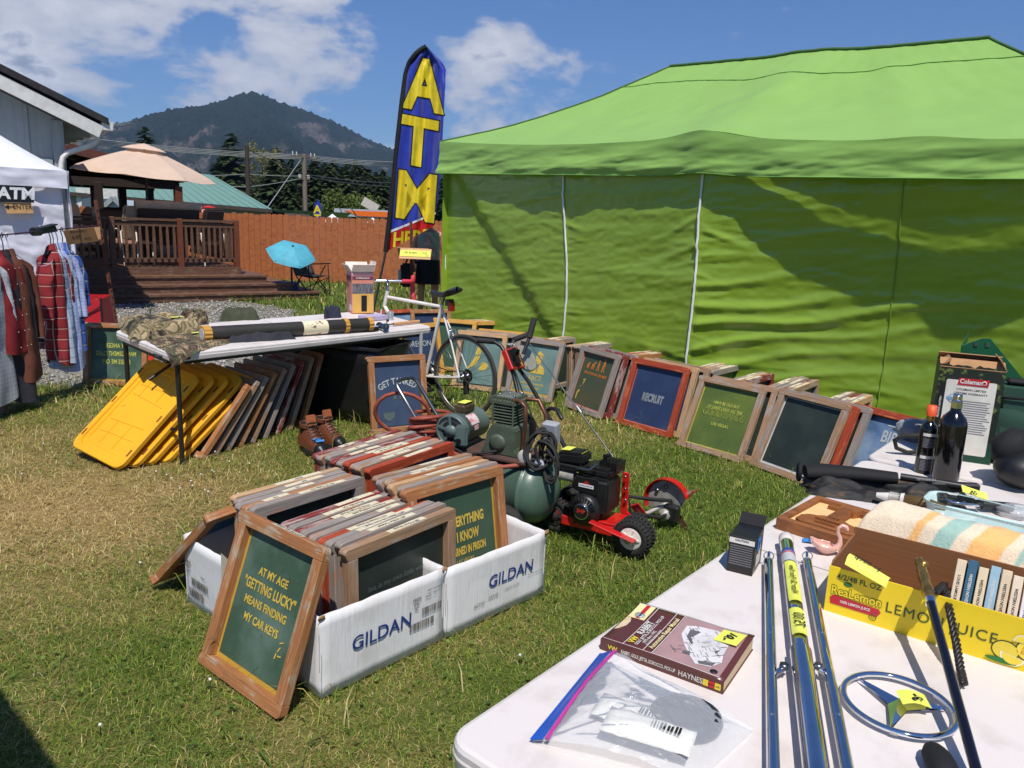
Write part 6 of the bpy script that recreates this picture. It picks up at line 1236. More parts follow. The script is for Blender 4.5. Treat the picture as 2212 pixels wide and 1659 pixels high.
MB().box((-.17, .0, .70), (.075, .13, .07)).out('capacitor_cover', brass_b, cp_, bevel=.018, seg=3); MB().box((-.17, -.0, .737), (.05, .08, .002)).out('price_note', yellow_tape, cp_)
lab = pm('red_white_label', S(214, 196, 196), .5, c2=S(196, 60, 56), ns=18, stretch=(1, 1, 5), lo=.5, hi=.55)
MB().grid(10, 2, lambda u, v: MM @ V((.0965 * math.cos(R(lerp(20, 62, u))), .0965 * math.sin(R(lerp(20, 62, u))), lerp(-.02, .07, v)))).out('rating_plate', lab, cp_); MB().grid(6, 2, lambda u, v: MM @ V((.0965 * math.cos(R(lerp(-2, 16, u))), .0965 * math.sin(R(lerp(-2, 16, u))), lerp(.0, .045, v)))).out('warning_label', lab, cp_)
for s_ in (-.07, .07): MB().box((-.2 + s_, 0, .485), (.03, .2, .03)).out('motor_foot', motor_g, cp_)
# pump
px_ = .12; MB().prism([(-.125, 0), (.115, 0), (.115, .02), (.09, .045), (.085, .165), (.06, .185), (-.06, .185), (-.095, .12), (-.11, .03), (-.125, .025)], -.09, .09, MT((px_, 0, .474)) @ MR(R(90), 4, 'X')).out('crankcase', pump_g, cp_, bevel=.007, seg=2)
MB().lathe([(.05, .09), (.048, .10), (.03, .105), (0, .106)], 18, MT((px_ - .02, 0, .55)) @ MR(R(90), 4, 'X')).out('bearing_cap', pump_g, cp_)
for i in range(6): z = .672 + i * .018; MB().box((px_ - .005, 0, z), (.15 - .004 * (i % 2), .15, .006)).out('cooling_fin', pump_g, cp_, bevel=.002)
MB().lathe([(.055, .655), (.055, .775)], 20, MT((px_ - .005, 0, 0))).out('cylinder', pump_g, cp_)
MB().box((px_ - .005, 0, .79), (.165, .155, .03)).out('head_plate', pump_g, cp_, bevel=.006)
for i in range(9): MB().box((px_ - .075 + i * .0175, 0, .80), (.006, .165, .045)).out('head_fin', pump_g, cp_, bevel=.002)
MB().box((px_, 0, .818), (.11, .12, .02)).out('valve_cover', pm('pump_head_cover', S(98, 104, 92), .6), cp_, bevel=.006)
for a_, b_ in ((-.04, -.045), (.05, -.045), (-.04, .045), (.05, .045), (.0, 0)): MB().lathe([(.009, 0), (.009, .012), (0, .013)], 6, MT((px_ + a_, b_, .826))).out('bolt', grey_metal, cp_)
for a_ in (-.065, .06): MB().tube([(px_ + a_, -.075, .655), (px_ + a_, -.075, .79)], .006, 6).out('tie_rod', pump_g, cp_)
MB().tube([(px_ + .05, -.06, .81), (px_ + .1, -.075, .815), (px_ + .135, -.08, .79), (px_ + .14, -.08, .70), (px_ + .125, -.075, .55), (px_ + .13, -.07, .49)], .0125, 9).out('discharge_pipe', copper, cp_)
MB().tube([(px_ + .07, .05, .80), (px_ + .15, .06, .8), (px_ + .2, .05, .72), (px_ + .22, .04, .6), (px_ + .2, .0, .5)], .012, 8).out('pipe', copper, cp_)
MB().lathe([(.11, .1), (.11, .13)], 28, MT((px_, 0, .6)) @ MR(R(-90), 4, 'X')).out('flywheel', black_metal, cp_)
gx_ = V((px_ + .16, -.1, .50)); MB().lathe([(.038, 0), (.038, .022), (.034, .025), (0, .025)], 22, MT(gx_) @ MR(R(75), 4, 'X') @ MR(R(-15), 4, 'Y')).out('gauge', pm('gauge_face', S(206, 200, 186), .3), cp_); MB().tube([gx_ + V((0, .02, -.02)), (px_ + .17, -.05, .45)], .01, 7).out('gauge_stem', copper, cp_)
MB().lathe([(.03, 0), (.03, .02), (0, .021)], 18, MT((px_ + .24, -.08, .46)) @ MR(R(70), 4, 'X')).out('gauge', pm('pale_gauge', S(150, 158, 176), .3), cp_)
ps = V((px_ + .25, .02, .0)); MB().box(ps + V((0, 0, .63)), (.09, .06, .13), rot('X', 8)).out('pressure_switch', pm('switch_grey', S(160, 164, 168), .5), cp_, bevel=.008); MB().tube([ps + V((0, 0, .44)), ps + V((0, 0, .58))], .022, 10).out('manifold', black_metal, cp_)
def coilpts(c_, r1, r2, n, turns, tilt, rise): 
    M = Euler(tilt).to_matrix(); return [V(c_) + M @ V((r1 * (1 + .35 * fb(i * .05, tilt[1])) * math.cos(2 * math.pi * turns * i / n), r2 * (1 + .3 * fb(i * .06, 4 + tilt[2])) * math.sin(2 * math.pi * turns * i / n), rise * i / n + .03 * fb(i * .09, 9))) for i in range(n + 1)]
MB().tube(coilpts((px_ + .22, -.06, .55), .065, .11, 150, 4.2, (1.3, .3, .5), .05), .0085, 7).out('power_cord', black_rubber, cp_); MB().tube(coilpts((px_ + .30, -.06, .50), .055, .12, 110, 3.1, (1.6, -.4, -.3), .06), .0085, 7).out('power_cord', black_rubber, cp_)
MB().tube([(-.15, -.17, .5), (-.05, -.19, .475), (.04, -.15, .49), (.1, -.1, .5)], .008, 7).out('motor_cable', black_rubber, cp_)
MB().tube([(-.3, -.14, .47), (-.05, -.2, .462), (.1, -.22, .455), (.2, -.2, .45), (px_ + .17, -.1, .455)], .013, 9).out('outlet_hose', hose_m, cp_)
hp = []
for i in range(230):
    t_ = i / 229; a = 2 * math.pi * 9.5 * t_; hp.append(V((-.44 + (.085 + .02 * math.sin(t_ * 21)) * math.cos(a) + .03 * t_, .0 + (.125 + .02 * math.sin(t_ * 13 + 1)) * math.sin(a), .45 + .17 * t_ + .022 * math.cos(a + 1) + .01 * math.sin(t_ * 40))))
MB().tube(hp, .0125, 8).out('air_hose', hose_m, cp_)
MB().tube([(-.50 + .13 * math.cos(a * .35) - .09, -.02 + .1 * math.cos(a * .35 + .3), .60 + .14 * math.sin(a * .35)) for a in range(18)], .0125, 8, closed=True).out('air_hose_loop', hose_m, cp_)
MB().tube([(-.3, -.1, .42), (-.46, -.1, .64), (-.57, -.1, .79), (-.595, -.08, .815), (-.6, 0, .82), (-.595, .08, .815), (-.57, .1, .79), (-.46, .1, .64), (-.3, .1, .42)], .0125, 10).out('handle', grey_metal, cp_)
for s_ in (-1, 1):
    wq = MB().tube([(.24 + .085 * math.cos(2 * math.pi * i / 24), s_ * .25, .125 + .085 * math.sin(2 * math.pi * i / 24)) for i in range(24)], .04, 10, closed=True).out('wheel', black_rubber, cp_); MB().tube([(.24, s_ * .23, .125), (.24, s_ * .27, .125)], .055, 16).out('wheel_hub', cast_grey, wq)
MB().tube([(.24, -.27, .125), (.24, .27, .125)], .012, 8).out('axle', grey_metal, cp_); MB().bar((-.32, 0, .0), (-.32, 0, .12), .2, .03).out('foot', tank_g, cp_)

# ---------------------------------------------------------------- lawn edger
EO = V((.47, 3.90, 0)); ed = thing('lawn_edger', 'red and black petrol lawn edger with white hubbed wheels and long handles', 'lawn edger', EO, math.atan2(-.5, .86)); eM = MR(-math.atan2(-.5, .86), 4, 'Z') @ MT(-EO)
def el_(px, py, yy): return (eM @ P(px, py, yy).to_4d()).to_3d()
eb = pm('engine_black', S(26, 26, 27), .38, c2=S(44, 42, 40), ns=14, bump=.15, bs=100)
MB().box((0, 0, .255), (.21, .20, .20)).out('engine_block', eb, ed, bevel=.02, seg=3); MB().box((.015, .02, .375), (.17, .16, .05)).out('shroud', eb, ed, bevel=.015, seg=2)
for i in range(7): MB().box((.075 + .004 * i, .05, .40 + .0), (.004, .12, .06)).out('cooling_fin', eb, ed).location = (i * .012 - .06, 0, 0)
MB().lathe([(.085, .0), (.085, .03), (.075, .045), (.045, .05), (.044, .058), (0, .059)], 28, MT((-.01, -.095, .185)) @ MR(R(90), 4, 'X')).out('recoil_starter', eb, ed)
pgE = page((-.01, -.1555, .185), (1, 0, 0), (0, 0, 1)); MB().lathe([(.042, 0), (.042, .0015), (.038, .002)], 26, pgE, cap=True).out('badge_ring', chrome, ed); MB().lathe([(.037, .002), (.037, .0028)], 26, pgE).out('badge_disc', black_plastic, ed); text('3HP', .03, pm('red_badge_print', S(200, 52, 44), .5), ed, pgE @ MT((0, .004, .0035)), bold=.03, sx=.95)
for i in range(12):
    a = R(20 + i * 13); MB().bar(pgE @ V((.055 * math.cos(a), .055 * math.sin(a), -.008)), pgE @ V((.078 * math.cos(a), .078 * math.sin(a), -.012)), .006, .006, (0, 1, 0)).out('vent_rib', eb, ed)
MB().box((-.01, -.103, .315), (.13, .006, .085)).out('name_plate', black_plastic, ed, bevel=.002); MB().add([(-.03, 0, 0), (0, -.016, 0), (.03, 0, 0), (0, .024, 0)], [(0, 1, 2, 3)], M=page((-.01, -.1075, .318), (1, 0, 0), (0, 0, 1))).out('emblem', pm('emblem_red', S(170, 40, 32), .5), ed); MB().box((-.01, -.1085, .312), (.085, .002, .018)).out('plate_bar', pvc, ed); text('BRIGGS & STRATTON', .009, ink, ed, page((-.01, -.11, .312), (1, 0, 0), (0, 0, 1)), bold=.02, sx=.85)
MB().tube([(-.06, -.1, .26), (-.09, -.14, .27), (-.06, -.16, .29)], .016, 9).out('pull_grip', black_rubber, ed)
MB().box((-.13, -.02, .43), (.16, .13, .065), rot('Y', -6)).out('air_filter', black_plastic, ed, bevel=.016, seg=2); MB().box((-.13, -.02, .385), (.17, .14, .03)).out('filter_base', black_plastic, ed, bevel=.006)
for q_, tx in ((-.035, '45.-'), (.035, '')): 
    MB().box((-.13 + q_, -.02, .4645 + q_ * -.1), (.055, .075, .0015), rot('Y', -6)).out('price_note', yellow_tape, ed); text(tx or 'works', .022, ink, ed, page((-.13 + q_, -.02, .467 + q_ * .1), (1, -.25, .1), (.25, 1, 0)), bold=.02)
MB().tube([(-.08, -.09, .39), (0, -.1, .40), (.03, -.08, .43)], .008, 7).out('fuel_line', grey_metal, ed); MB().tube([(-.1, -.06, .33), (-.22, -.06, .33)], .03, 12).out('carburettor', cast_grey, ed); MB().tube([(.03, .02, .40), (.03, .02, .455), (.06, .02, .46)], .012, 8).out('fuel_cap', black_plastic, ed)
MB().box((-.02, .0, .12), (.4, .17, .02)).out('deck_plate', red_paint, ed, bevel=.004); MB().bar((-.14, -.11, .10), (.26, -.11, .10), .012, .05).out('side_plate', red_paint, ed, bevel=.003)
W1c = V((.262, -.12, .096))
def edw(c_, hubm):
    o = MB().tube([(c_[0] + .076 * math.cos(2 * math.pi * i / 28), c_[1], c_[2] + .076 * math.sin(2 * math.pi * i / 28)) for i in range(28)], .022, 10, closed=True).out('wheel', black_rubber, ed); Mh = MT(c_) @ MR(R(90), 4, 'X')
    MB().lathe([(.059, .014), (.052, .02), (.03, .012), (.022, .028), (0, .029)], 22, Mh, cap=False).out('hub', hubm, o); MB().lathe([(.062, -.02), (0, -.02)], 20, Mh, cap=False).out('hub_back', hubm, o)
    for i in range(5): a = 2 * math.pi * i / 5; MB().bar(Mh @ V((.02 * math.cos(a), .02 * math.sin(a), .018)), Mh @ V((.054 * math.cos(a), .054 * math.sin(a), .02)), .008, .008, (0, 1, 0)).out('hub_rib', hubm, o)
    mb = MB()
    for i in range(30): a = 2 * math.pi * i / 30; mb.bar((c_[0] + .0955 * math.cos(a), c_[1] - .018, c_[2] + .0955 * math.sin(a)), (c_[0] + .0975 * math.cos(a + .06), c_[1] + .018, c_[2] + .0975 * math.sin(a + .06)), .01, .006)
    mb.out('tread', black_rubber, o); return o
whub = pm('white_hub', S(222, 214, 204), .5); edw(W1c, whub); edw(W1c + V((.0, .075, 0)), whub)
MB().bar((.05, -.166, .152), (.30, -.166, .102), .008, .045, (0, 1, 0)).out('wheel_arm', red_paint, ed, bevel=.003); MB().lathe([(.014, 0), (.014, .012), (0, .013)], 6, MT((.265, -.172, .099)) @ MR(R(90), 4, 'X')).out('axle_nut', grey_metal, ed)
for s_ in (-1, 1): edw(V((-.2, s_ * .12 + .05, .098)), black_rubber)
up0 = [el_(1352, 1022, 3.93), el_(1357, 1050, 3.93), el_(1352, 1110, 3.92), el_(1366, 1150, 3.9)]
MB().bar(el_(1353, 1020, 3.93), el_(1347, 1110, 3.92), .04, .008, (0, 1, 0)).out('lift_bracket', red_paint, ed, bevel=.004); MB().bar(el_(1347, 1108, 3.92), el_(1378, 1140, 3.9), .04, .02, (0, 1, 0)).out('lift_bracket_foot', red_paint, ed)
for yv in (1030, 1056, 1080): p = el_(1351, yv, 3.90); MB().ball(p, .008, 8, 6).out('bolt', grey_metal, ed)
MB().tube([el_(1144, 743, 4.62), el_(1285, 870, 4.25), el_(1352, 1024, 3.94)][0:1] + [el_(1352, 1024, 3.94)], .0045, 7).out('control_rod', grey_metal, ed); MB().tube([el_(1246, 878, 4.29), el_(1256, 892, 4.26)], .009, 7).out('rod_sleeve', grey_metal, ed)
# cutter head
ch0 = el_(1440, 1082, 4.12); Mc = page(ch0, (.85, -.1, 0), (0, 0, 1))
gpts = [(-.11 + 0, -.06)] + [(.005 + .125 * math.cos(R(a)), .0 + .125 * math.sin(R(a))) for a in range(190, 35, -14)] + [(.16, .11), (.12, .06), (.085, -.02)]
MB().prism(gpts, -.012, .0, Mc).out('guard_plate', cast_grey, ed); 
rim = [Mc @ V((.005 + .13 * math.cos(R(a)), .13 * math.sin(R(a)), 0)) for a in range(205, 20, -8)] + [Mc @ V((.17, .105, 0))]
mb = MB(); n = len(rim); off = (Mc.to_3x3() @ V((0, 0, 1))); mb.add([p - off * .02 for p in rim] + [p + off * .03 for p in rim], [(i, i + 1, n + i + 1, n + i) for i in range(n - 1)]); mb.out('guard', red_paint, ed, solid=.004)
mb = MB(); mb.add([p + off * .0 for p in rim] + [ (Mc @ V((.005, 0, 0))).lerp(p, .9) for p in rim], [(i, i + 1, n + i + 1, n + i) for i in range(n - 1)]); mb.out('guard_band', red_paint, ed)
MB().box((0, 0, 0), (.09, .10, .05)).out('bearing_block', eb, ed, bevel=.012).matrix_local = Mc @ MT((.05, -.05, .03)); MB().lathe([(.034, .05), (.034, .075), (.012, .078), (.012, .09), (0, .09)], 16, Mc @ MT((.02, -.06, 0))).out('pulley', cast_grey, ed); MB().box((0, 0, 0), (.2, .04, .004), rot('Z', 62)).out('blade', pm('worn_blade', S(112, 84, 64), .5, .6), ed).matrix_local = Mc @ MT((.075, -.1, -.03)) @ MR(R(70), 4, 'Z')
for q_ in ((-.06, .05), (-.01, .085)): MB().lathe([(.011, 0), (.011, .012), (0, .013)], 8, Mc @ MT((q_[0], q_[1], 0))).out('bolt', grey_metal, ed)
bt_ = [el_(1358, 1072, 3.98), el_(1400, 1078, 4.03), el_(1450, 1082, 4.06), el_(1458, 1104, 4.06), el_(1425, 1118, 4.02), el_(1362, 1108, 3.96)]; MB().tube(bt_, .006, 6, closed=True, flat=2.).out('drive_belt', black_rubber, ed)
MB().tube([el_(1362, 1120, 3.96), el_(1400, 1108, 4.05), el_(1442, 1086, 4.1)], .013, 8).out('cutter_arm', cast_grey, ed); MB().bar(el_(1370, 1090, 4.0), el_(1392, 1118, 4.02), .05, .01, (0, 1, 0)).out('arm_bracket', red_paint, ed)
# handles
MB().tube([el_(1033, 735, 4.72), el_(1066, 737, 4.70), el_(1083, 748, 4.68), el_(1094, 768, 4.65), el_(1110, 812, 4.6), el_(1126, 880, 4.5), el_(1150, 990, 4.3)], .0125, 9).out('handle_bar', black_metal, ed)
MB().tube([el_(1142, 722, 4.95), el_(1110, 736, 4.9), el_(1103, 750, 4.86), el_(1112, 785, 4.78), el_(1140, 822, 4.66), el_(1196, 920, 4.36), el_(1240, 1003, 4.12)], .0125, 9).out('handle_bar', black_metal, ed)
MB().tube([el_(1176, 890, 4.5), el_(1190, 882, 4.45), el_(1202, 884, 4.42), el_(1214, 905, 4.38)], .0125, 8).out('handle_brace', black_metal, ed)
MB().tube([el_(1031, 735, 4.72), el_(1069, 738, 4.70)], .0175, 10).out('grip', black_rubber, ed); MB().tube([el_(1145, 721, 4.955), el_(1110, 734, 4.9)], .0175, 10).out('grip', black_rubber, ed)
MB().tube([el_(1154, 688, 4.75), el_(1143, 730, 4.7)], .019, 10).out('lift_lever_grip', black_rubber, ed); MB().tube([el_(1143, 730, 4.7), el_(1130, 765, 4.66)], .011, 8).out('lift_lever', black_metal, ed)
pc = [el_(*q_) for q_ in ((1091, 754, 4.62), (1118, 748, 4.72), (1136, 792, 4.66), (1108, 797, 4.56))]; nrm_ = (pc[1] - pc[0]).cross(pc[3] - pc[0]).normalized()
if (el_(1106, 800, 1.) - pc[0]).dot(nrm_) < 0: nrm_ = -nrm_
MB().add([p for p in pc] + [p - nrm_ * .04 for p in pc], [(0, 1, 2, 3), (7, 6, 5, 4), (0, 4, 5, 1), (1, 5, 6, 2), (2, 6, 7, 3), (3, 7, 4, 0)]).out('control_panel', red_paint, ed, bevel=.004)
cc_ = sum(pc, V()) / 4; MB().add([cc_ + (p - cc_) * .84 + nrm_ * .003 for p in pc], [(0, 1, 2, 3)]).out('panel_label', black_plastic, ed); pgp = page(cc_ + nrm_ * .005, (pc[3] - pc[0]), (pc[0] - pc[1]))
pgp = page(cc_ + nrm_ * .005, pc[3] - pc[0], nrm_.cross(pc[3] - pc[0])); text('EDGE TRIMMER', .026, pm('amber_print', S(226, 150, 40), .5), ed, pgp @ MT((0, .03, 0)), bold=.02, sx=.7); text('THROTTLE', .014, paper_white, ed, pgp @ MT((-.09, -.0, 0)) @ MR(R(90), 4, 'Z'), bold=.02)
MB().box((0, 0, .02), (.1, .02, .03)).out('lever_slot', black_plastic, ed).matrix_local = pgp @ MT((.0, -.02, 0)); MB().tube([(.01, -.02, .02), (-.02, -.02, .055), (-.02, -.06, .06)], .009, 8).out('throttle_lever', black_plastic, ed).matrix_local = pgp
MB().lathe([(.09, -.012), (.09, 0), (.082, .004)], 30, MT(el_(1137, 774, 4.75)) @ (page((0, 0, 0), pc[3] - pc[0], nrm_.cross(pc[3] - pc[0])))).out('depth_dial', pm('pale_dial', S(176, 172, 160), .4, .4), ed)
MB().tube([el_(1112, 800, 4.58), el_(1130, 850, 4.5), el_(1150, 900, 4.4), el_(1200, 1000, 4.1), el_(1262, 1060, 3.85), el_(1262, 1100, 3.8), el_(1240, 1130, 3.82)], .005, 6).out('throttle_cable', black_rubber, ed)
# ================================================================ LEFT SIDE: CLOTHES LINE, WAGON, STAKES
rust = pm('rusty_steel', S(104, 58, 42), .85, c2=S(72, 44, 36), ns=14)
def tpost(name, label, a, b, holes=True):
    a = V(a); b = V(b); o = thing(name, label, 'stake', a); d = b - a; mb = MB().bar((0, 0, 0), d, .034, .006, (0, 1, 0)).bar(V((0, .012, 0)), d + V((0, .012, 0)), .006, .03, (0, 1, 0)); mb.out('post', rust, o)
    mb = MB()
    for i in range(26): p = d * (.05 + .036 * i); mb.ball(p + V((.008, -.008, 0)), (.006, .008, .009), 6, 4)
    mb.out('stud', rust, o); return o
sb = G(272, 822); stt = P(206, 432, sb.y - .1); tpost('fence_stake', 'leaning rusty studded stake holding the clothes line', (sb.x, sb.y, 0), stt)
LA = P(-60, 514, 5.7); LB = P(214, 487, sb.y - .08); ln = thing('clothes_line', 'dark strap line with black ratchet buckle carrying the shirts', 'clothes line', LA); lv = LB - LA
MB().tube([V(), lv * .5, lv], .006, 6).out('strap', pm('maroon_strap', S(64, 30, 50), .8), ln)
def online(px):
    for i in range(401):
        p = LA + lv * (i / 400); q_ = CM.transposed() @ (p - V((0, 0, CAMH))); x_ = 1106 + FPX * q_.x / -q_.z
        if x_ >= px: return p, i / 400
    return LB, 1
r0, s0 = online(78); r1, s1 = online(118); MB().bar(r0 - LA, r1 - LA + V((0, 0, .01)), .05, .05).out('ratchet_body', black_metal, ln, bevel=.01); MB().tube([r0 - LA + V((0, -.04, 0)), r0 - LA + V((0, .04, 0))], .035, 12).out('ratchet_spool', black_metal, ln); MB().bar(r0 - LA + V((0, 0, .02)), r1 - LA + V((0, 0, .045)), .06, .012).out('ratchet_handle', black_metal, ln)
lrz = math.atan2(lv.y, lv.x)
hang_w = pm('white_hanger', S(230, 228, 224), .4)
def shirt(px, label, mat_, ln_=.95, face=-.9, sleeve=.55, wd=.24, hang=hang_w, short=False, cat='shirt', collar=True, sh=0., lx=0.):
    p, _ = online(px); o = thing(name='hanging_' + ('jacket' if cat == 'jacket' else 'shirt'), label=label, cat=cat, loc=p, rz=lrz + face, group='clothes hanging on the line'); s_ = random.uniform(0, 50)
    MB().tube([(0, 0, -.02), (.012, 0, .008), (0, 0, .016), (-.014, 0, .0), (-.012, 0, -.02), (0, 0, -.06), (0, 0, -.11)], .004, 6).out('hanger_hook', hang, o); MB().tube([(-wd * .8, 0, -.2), (0, 0, -.11), (wd * .8, 0, -.2), (-wd * .8, 0, -.2)], .005, 6).out('hanger', hang, o)
    def body(u, v):
        a = 2 * math.pi * u; z = -.13 - ln_ * v; sh_ = smooth(v / .1); w_ = lerp(.06, wd, sh_) * (1 + .12 * v); th = lerp(.04, .075, sh_) * (1 + .5 * v) + .016 * math.sin(a * 5 + s_ + v * 3) * v + .02 * fb(u * 6, v * 2.4, s_) * min(1, v * 3)
        drop_ = -.10 * (abs(math.cos(a)) ** 1.5) * (1 - v) ** 3
        return V((w_ * math.cos(a) + .012 * fb(u * 5, v * 4, s_ + 4) * v, th * math.sin(a), z + drop_ + (.03 * math.cos(a * 2) * v ** 6)))
    MB().grid(44, 30, body, cu=True).out('body', mat_, o)
    for k_ in (-1, 1):
        def slv(u, v, k_=k_):
            a = 2 * math.pi * u; r_ = lerp(.085, .055, v) * (1 + .16 * fb(u * 4, v * 5, s_ + k_)); z = -.24 - sleeve * v; x_ = k_ * (wd * .8 + .03 * smooth(v * 2.5) + .02 * v)
            return V((x_ + r_ * .55 * math.cos(a), r_ * math.sin(a) - .03 * v, z + .05 * k_ * math.cos(a) * (1 - v) * -1))
        MB().grid(14, 18, slv, cu=True).out('sleeve', mat_, o); 
    if collar: MB().grid(20, 4, lambda u, v: V((.04 * math.cos(u * 6.283) * (1 + .3 * v), .034 * math.sin(u * 6.283) * (1 + .4 * v), -.125 - .05 * v - .02 * math.sin(u * 6.283))), cu=True).out('collar', mat_, o)
    mb = MB()
    for i in range(6): mb.ball((.0, -.09 - .01 * i, -.25 - i * .12), .0035, 6, 4)
    mb.out('button', pvc, o); return o
shirt(-56, 'pale grey pearl snap shirt at the left picture edge, third garment', plaid('pale_blue_check', S(196, 198, 204), S(170, 176, 188), S(150, 156, 170), 30), 1.1, -.1, .5, .2)
shirt(-10, 'dark red jacket hanging at the left edge of the line', pm('dark_red_cloth', S(132, 26, 32), .8, bump=.15, bs=200), .75, -.1, .5, .15, black_plastic, cat='jacket')
shirt(4, 'black long shirt between the red and brown jackets', dark_cloth, 1.15, -.1, .6, .14, black_plastic); shirt(15, 'brown jacket with collar on a white hanger', pm('brown_cloth', S(112, 62, 44), .8, bump=.15, bs=200), 1.0, -.14, .58, .16, cat='jacket')
pl_red = plaid('red_plaid', S(140, 34, 40), S(86, 22, 30), S(208, 176, 160), 11); pl_blue = plaid('blue_white_plaid', S(176, 192, 216), S(108, 130, 176), S(218, 216, 200), 12); pl_chk = plaid('fine_blue_check', S(176, 186, 224), S(140, 152, 204), S(206, 212, 236), 34, .4); pl_navy = plaid('bold_blue_plaid', S(62, 96, 176), S(36, 52, 108), S(196, 196, 180), 9)
shirt(107, 'red and maroon plaid shirt in the right hand bunch', pl_red, .98, -.1, .5, .09, black_plastic); shirt(113, 'blue and cream plaid shirt beside the red plaid one', pl_blue, .96, -.2, .5, .11); shirt(122, 'fine light blue checked shirt in the middle of the right bunch', pl_chk, 1.05, -.4, .5, .13); shirt(133, 'bold blue plaid shirt at the right end of the bunch', pl_navy, .9, -.3, .42, .12, black_plastic)
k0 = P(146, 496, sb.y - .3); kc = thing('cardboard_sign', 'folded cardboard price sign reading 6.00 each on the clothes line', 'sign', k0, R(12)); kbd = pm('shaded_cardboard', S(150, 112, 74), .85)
MB().box((.12, -.05, -.05), (.26, .004, .13), rot('X', 18) @ rot('Y', -9)).out('front_face', kbd, kc); MB().box((.12, .05, -.04), (.26, .004, .13), rot('X', -32) @ rot('Y', -9)).out('back_face', kbd, kc); pgk = MT((.12, -.053, -.05)) @ (rot('X', 18) @ rot('Y', -9)).to_4x4() @ page((0, 0, 0), (1, 0, 0), (0, 0, 1)); text('Western Shirts', .028, ink, kc, pgk @ MT((-.01, .045, .001)), bold=.01, shear=.1, sx=.8); text('6.00', .05, ink, kc, pgk @ MT((-.04, -.005, .001)), sx=.8); text('each', .032, ink, kc, pgk @ MT((.05, -.025, .001)))
p = P(2, 840, 6.0); q_ = G(10, 893); wp = thing('wooden_prop', 'weathered wooden prop leg at the left picture edge', 'prop', (q_.x, q_.y, 0)); MB().bar((0, 0, 0), P(-70, 700, q_.y) - V((q_.x, q_.y, 0)), .05, .05).out('post', pm('grey_timber', S(120, 100, 86), .8), wp)
# red folding wagon
wpz = P(145, 700, 8.9); wg = thing('folding_wagon', 'red fabric folding wagon with black frame and grey wheels', 'wagon', (wpz.x, 8.9, 0), R(14)); redf = pm('red_nylon', S(190, 22, 30), .55, bump=.1, bs=60); zt_ = P(150, 640, 8.9).z; zb_ = P(150, 712, 8.9).z; hl = (P(226, 660, 8.9).x - P(62, 660, 8.9).x) / 2
for nm, fn in (('side_panel', lambda u, v: V((lerp(-hl, hl, u), -.25 - .02 * math.sin(u * 9) * (1 - v), lerp(zb_, zt_, v) - .03 * math.sin(math.pi * u) * v))), ('side_panel', lambda u, v: V((lerp(-hl, hl, u), .25, lerp(zb_, zt_, v)))), ('end_panel', lambda u, v: V((hl, lerp(-.25, .25, u), lerp(zb_, zt_, v)))), ('end_panel', lambda u, v: V((-hl, lerp(-.25, .25, u), lerp(zb_, zt_, v)))), ('floor_panel', lambda u, v: V((lerp(-hl, hl, u), lerp(-.25, .25, v), zb_)))): MB().grid(14, 6, fn).out(nm, redf, wg)
for x_ in (-hl, hl):
    for y in (-.26, .26):
        MB().tube([(x_, y, zb_ - .1), (x_, y, zt_ + .01)], .013, 8).out('frame_post', black_metal, wg); fx = x_ * .88
        w_ = MB().tube([(fx + .095 * math.cos(2 * math.pi * i / 20), y * 1.1, .12 + .095 * math.sin(2 * math.pi * i / 20)) for i in range(20)], .024, 8, closed=True).out('wheel', black_rubber, wg); MB().tube([(fx, y * 1.1 - .02, .12), (fx, y * 1.1 + .02, .12)], .03, 12).out('hub', cast_grey, w_)
        for i in range(5): a = 2 * math.pi * i / 5; MB().bar((fx, y * 1.1, .12), (fx + .09 * math.cos(a), y * 1.1, .12 + .09 * math.sin(a)), .022, .012, (0, 1, 0)).out('spoke', cast_grey, w_)
for y in (-.262, .262): MB().tube([(-hl, y, zb_ - .06), (hl, y, zb_ - .06)], .012, 8).out('frame_rail', black_metal, wg); MB().tube([(-hl * .2, y * 1.03, zb_ - .04), (hl, y * 1.03, zt_ - .08)], .008, 6).out('strap', black_metal, wg)
yb = thing('yellow_box', 'pale yellow packet sticking out of the red wagon', 'packet', (wpz.x - .25, 8.95, zt_ - .08), R(20)); MB().box((0, 0, .06), (.22, .1, .16), rot('Y', 14)).out('body', pm('pale_yellow_card', S(232, 220, 140), .6), yb, bevel=.004)
bt2 = P(208, 640, 8.95); bo2 = thing('bottle', 'cream bottle with brown cap standing in the red wagon', 'bottle', (bt2.x, 8.95, zb_ + .01)); MB().lathe([(.03, 0), (.03, .22), (.018, .26), (.018, .3)], 14).out('body', pm('cream_plastic', S(224, 210, 186), .4), bo2); MB().lathe([(.02, .3), (.02, .36), (0, .36)], 12).out('cap', pm('brown_cap', S(96, 52, 40), .5), bo2)

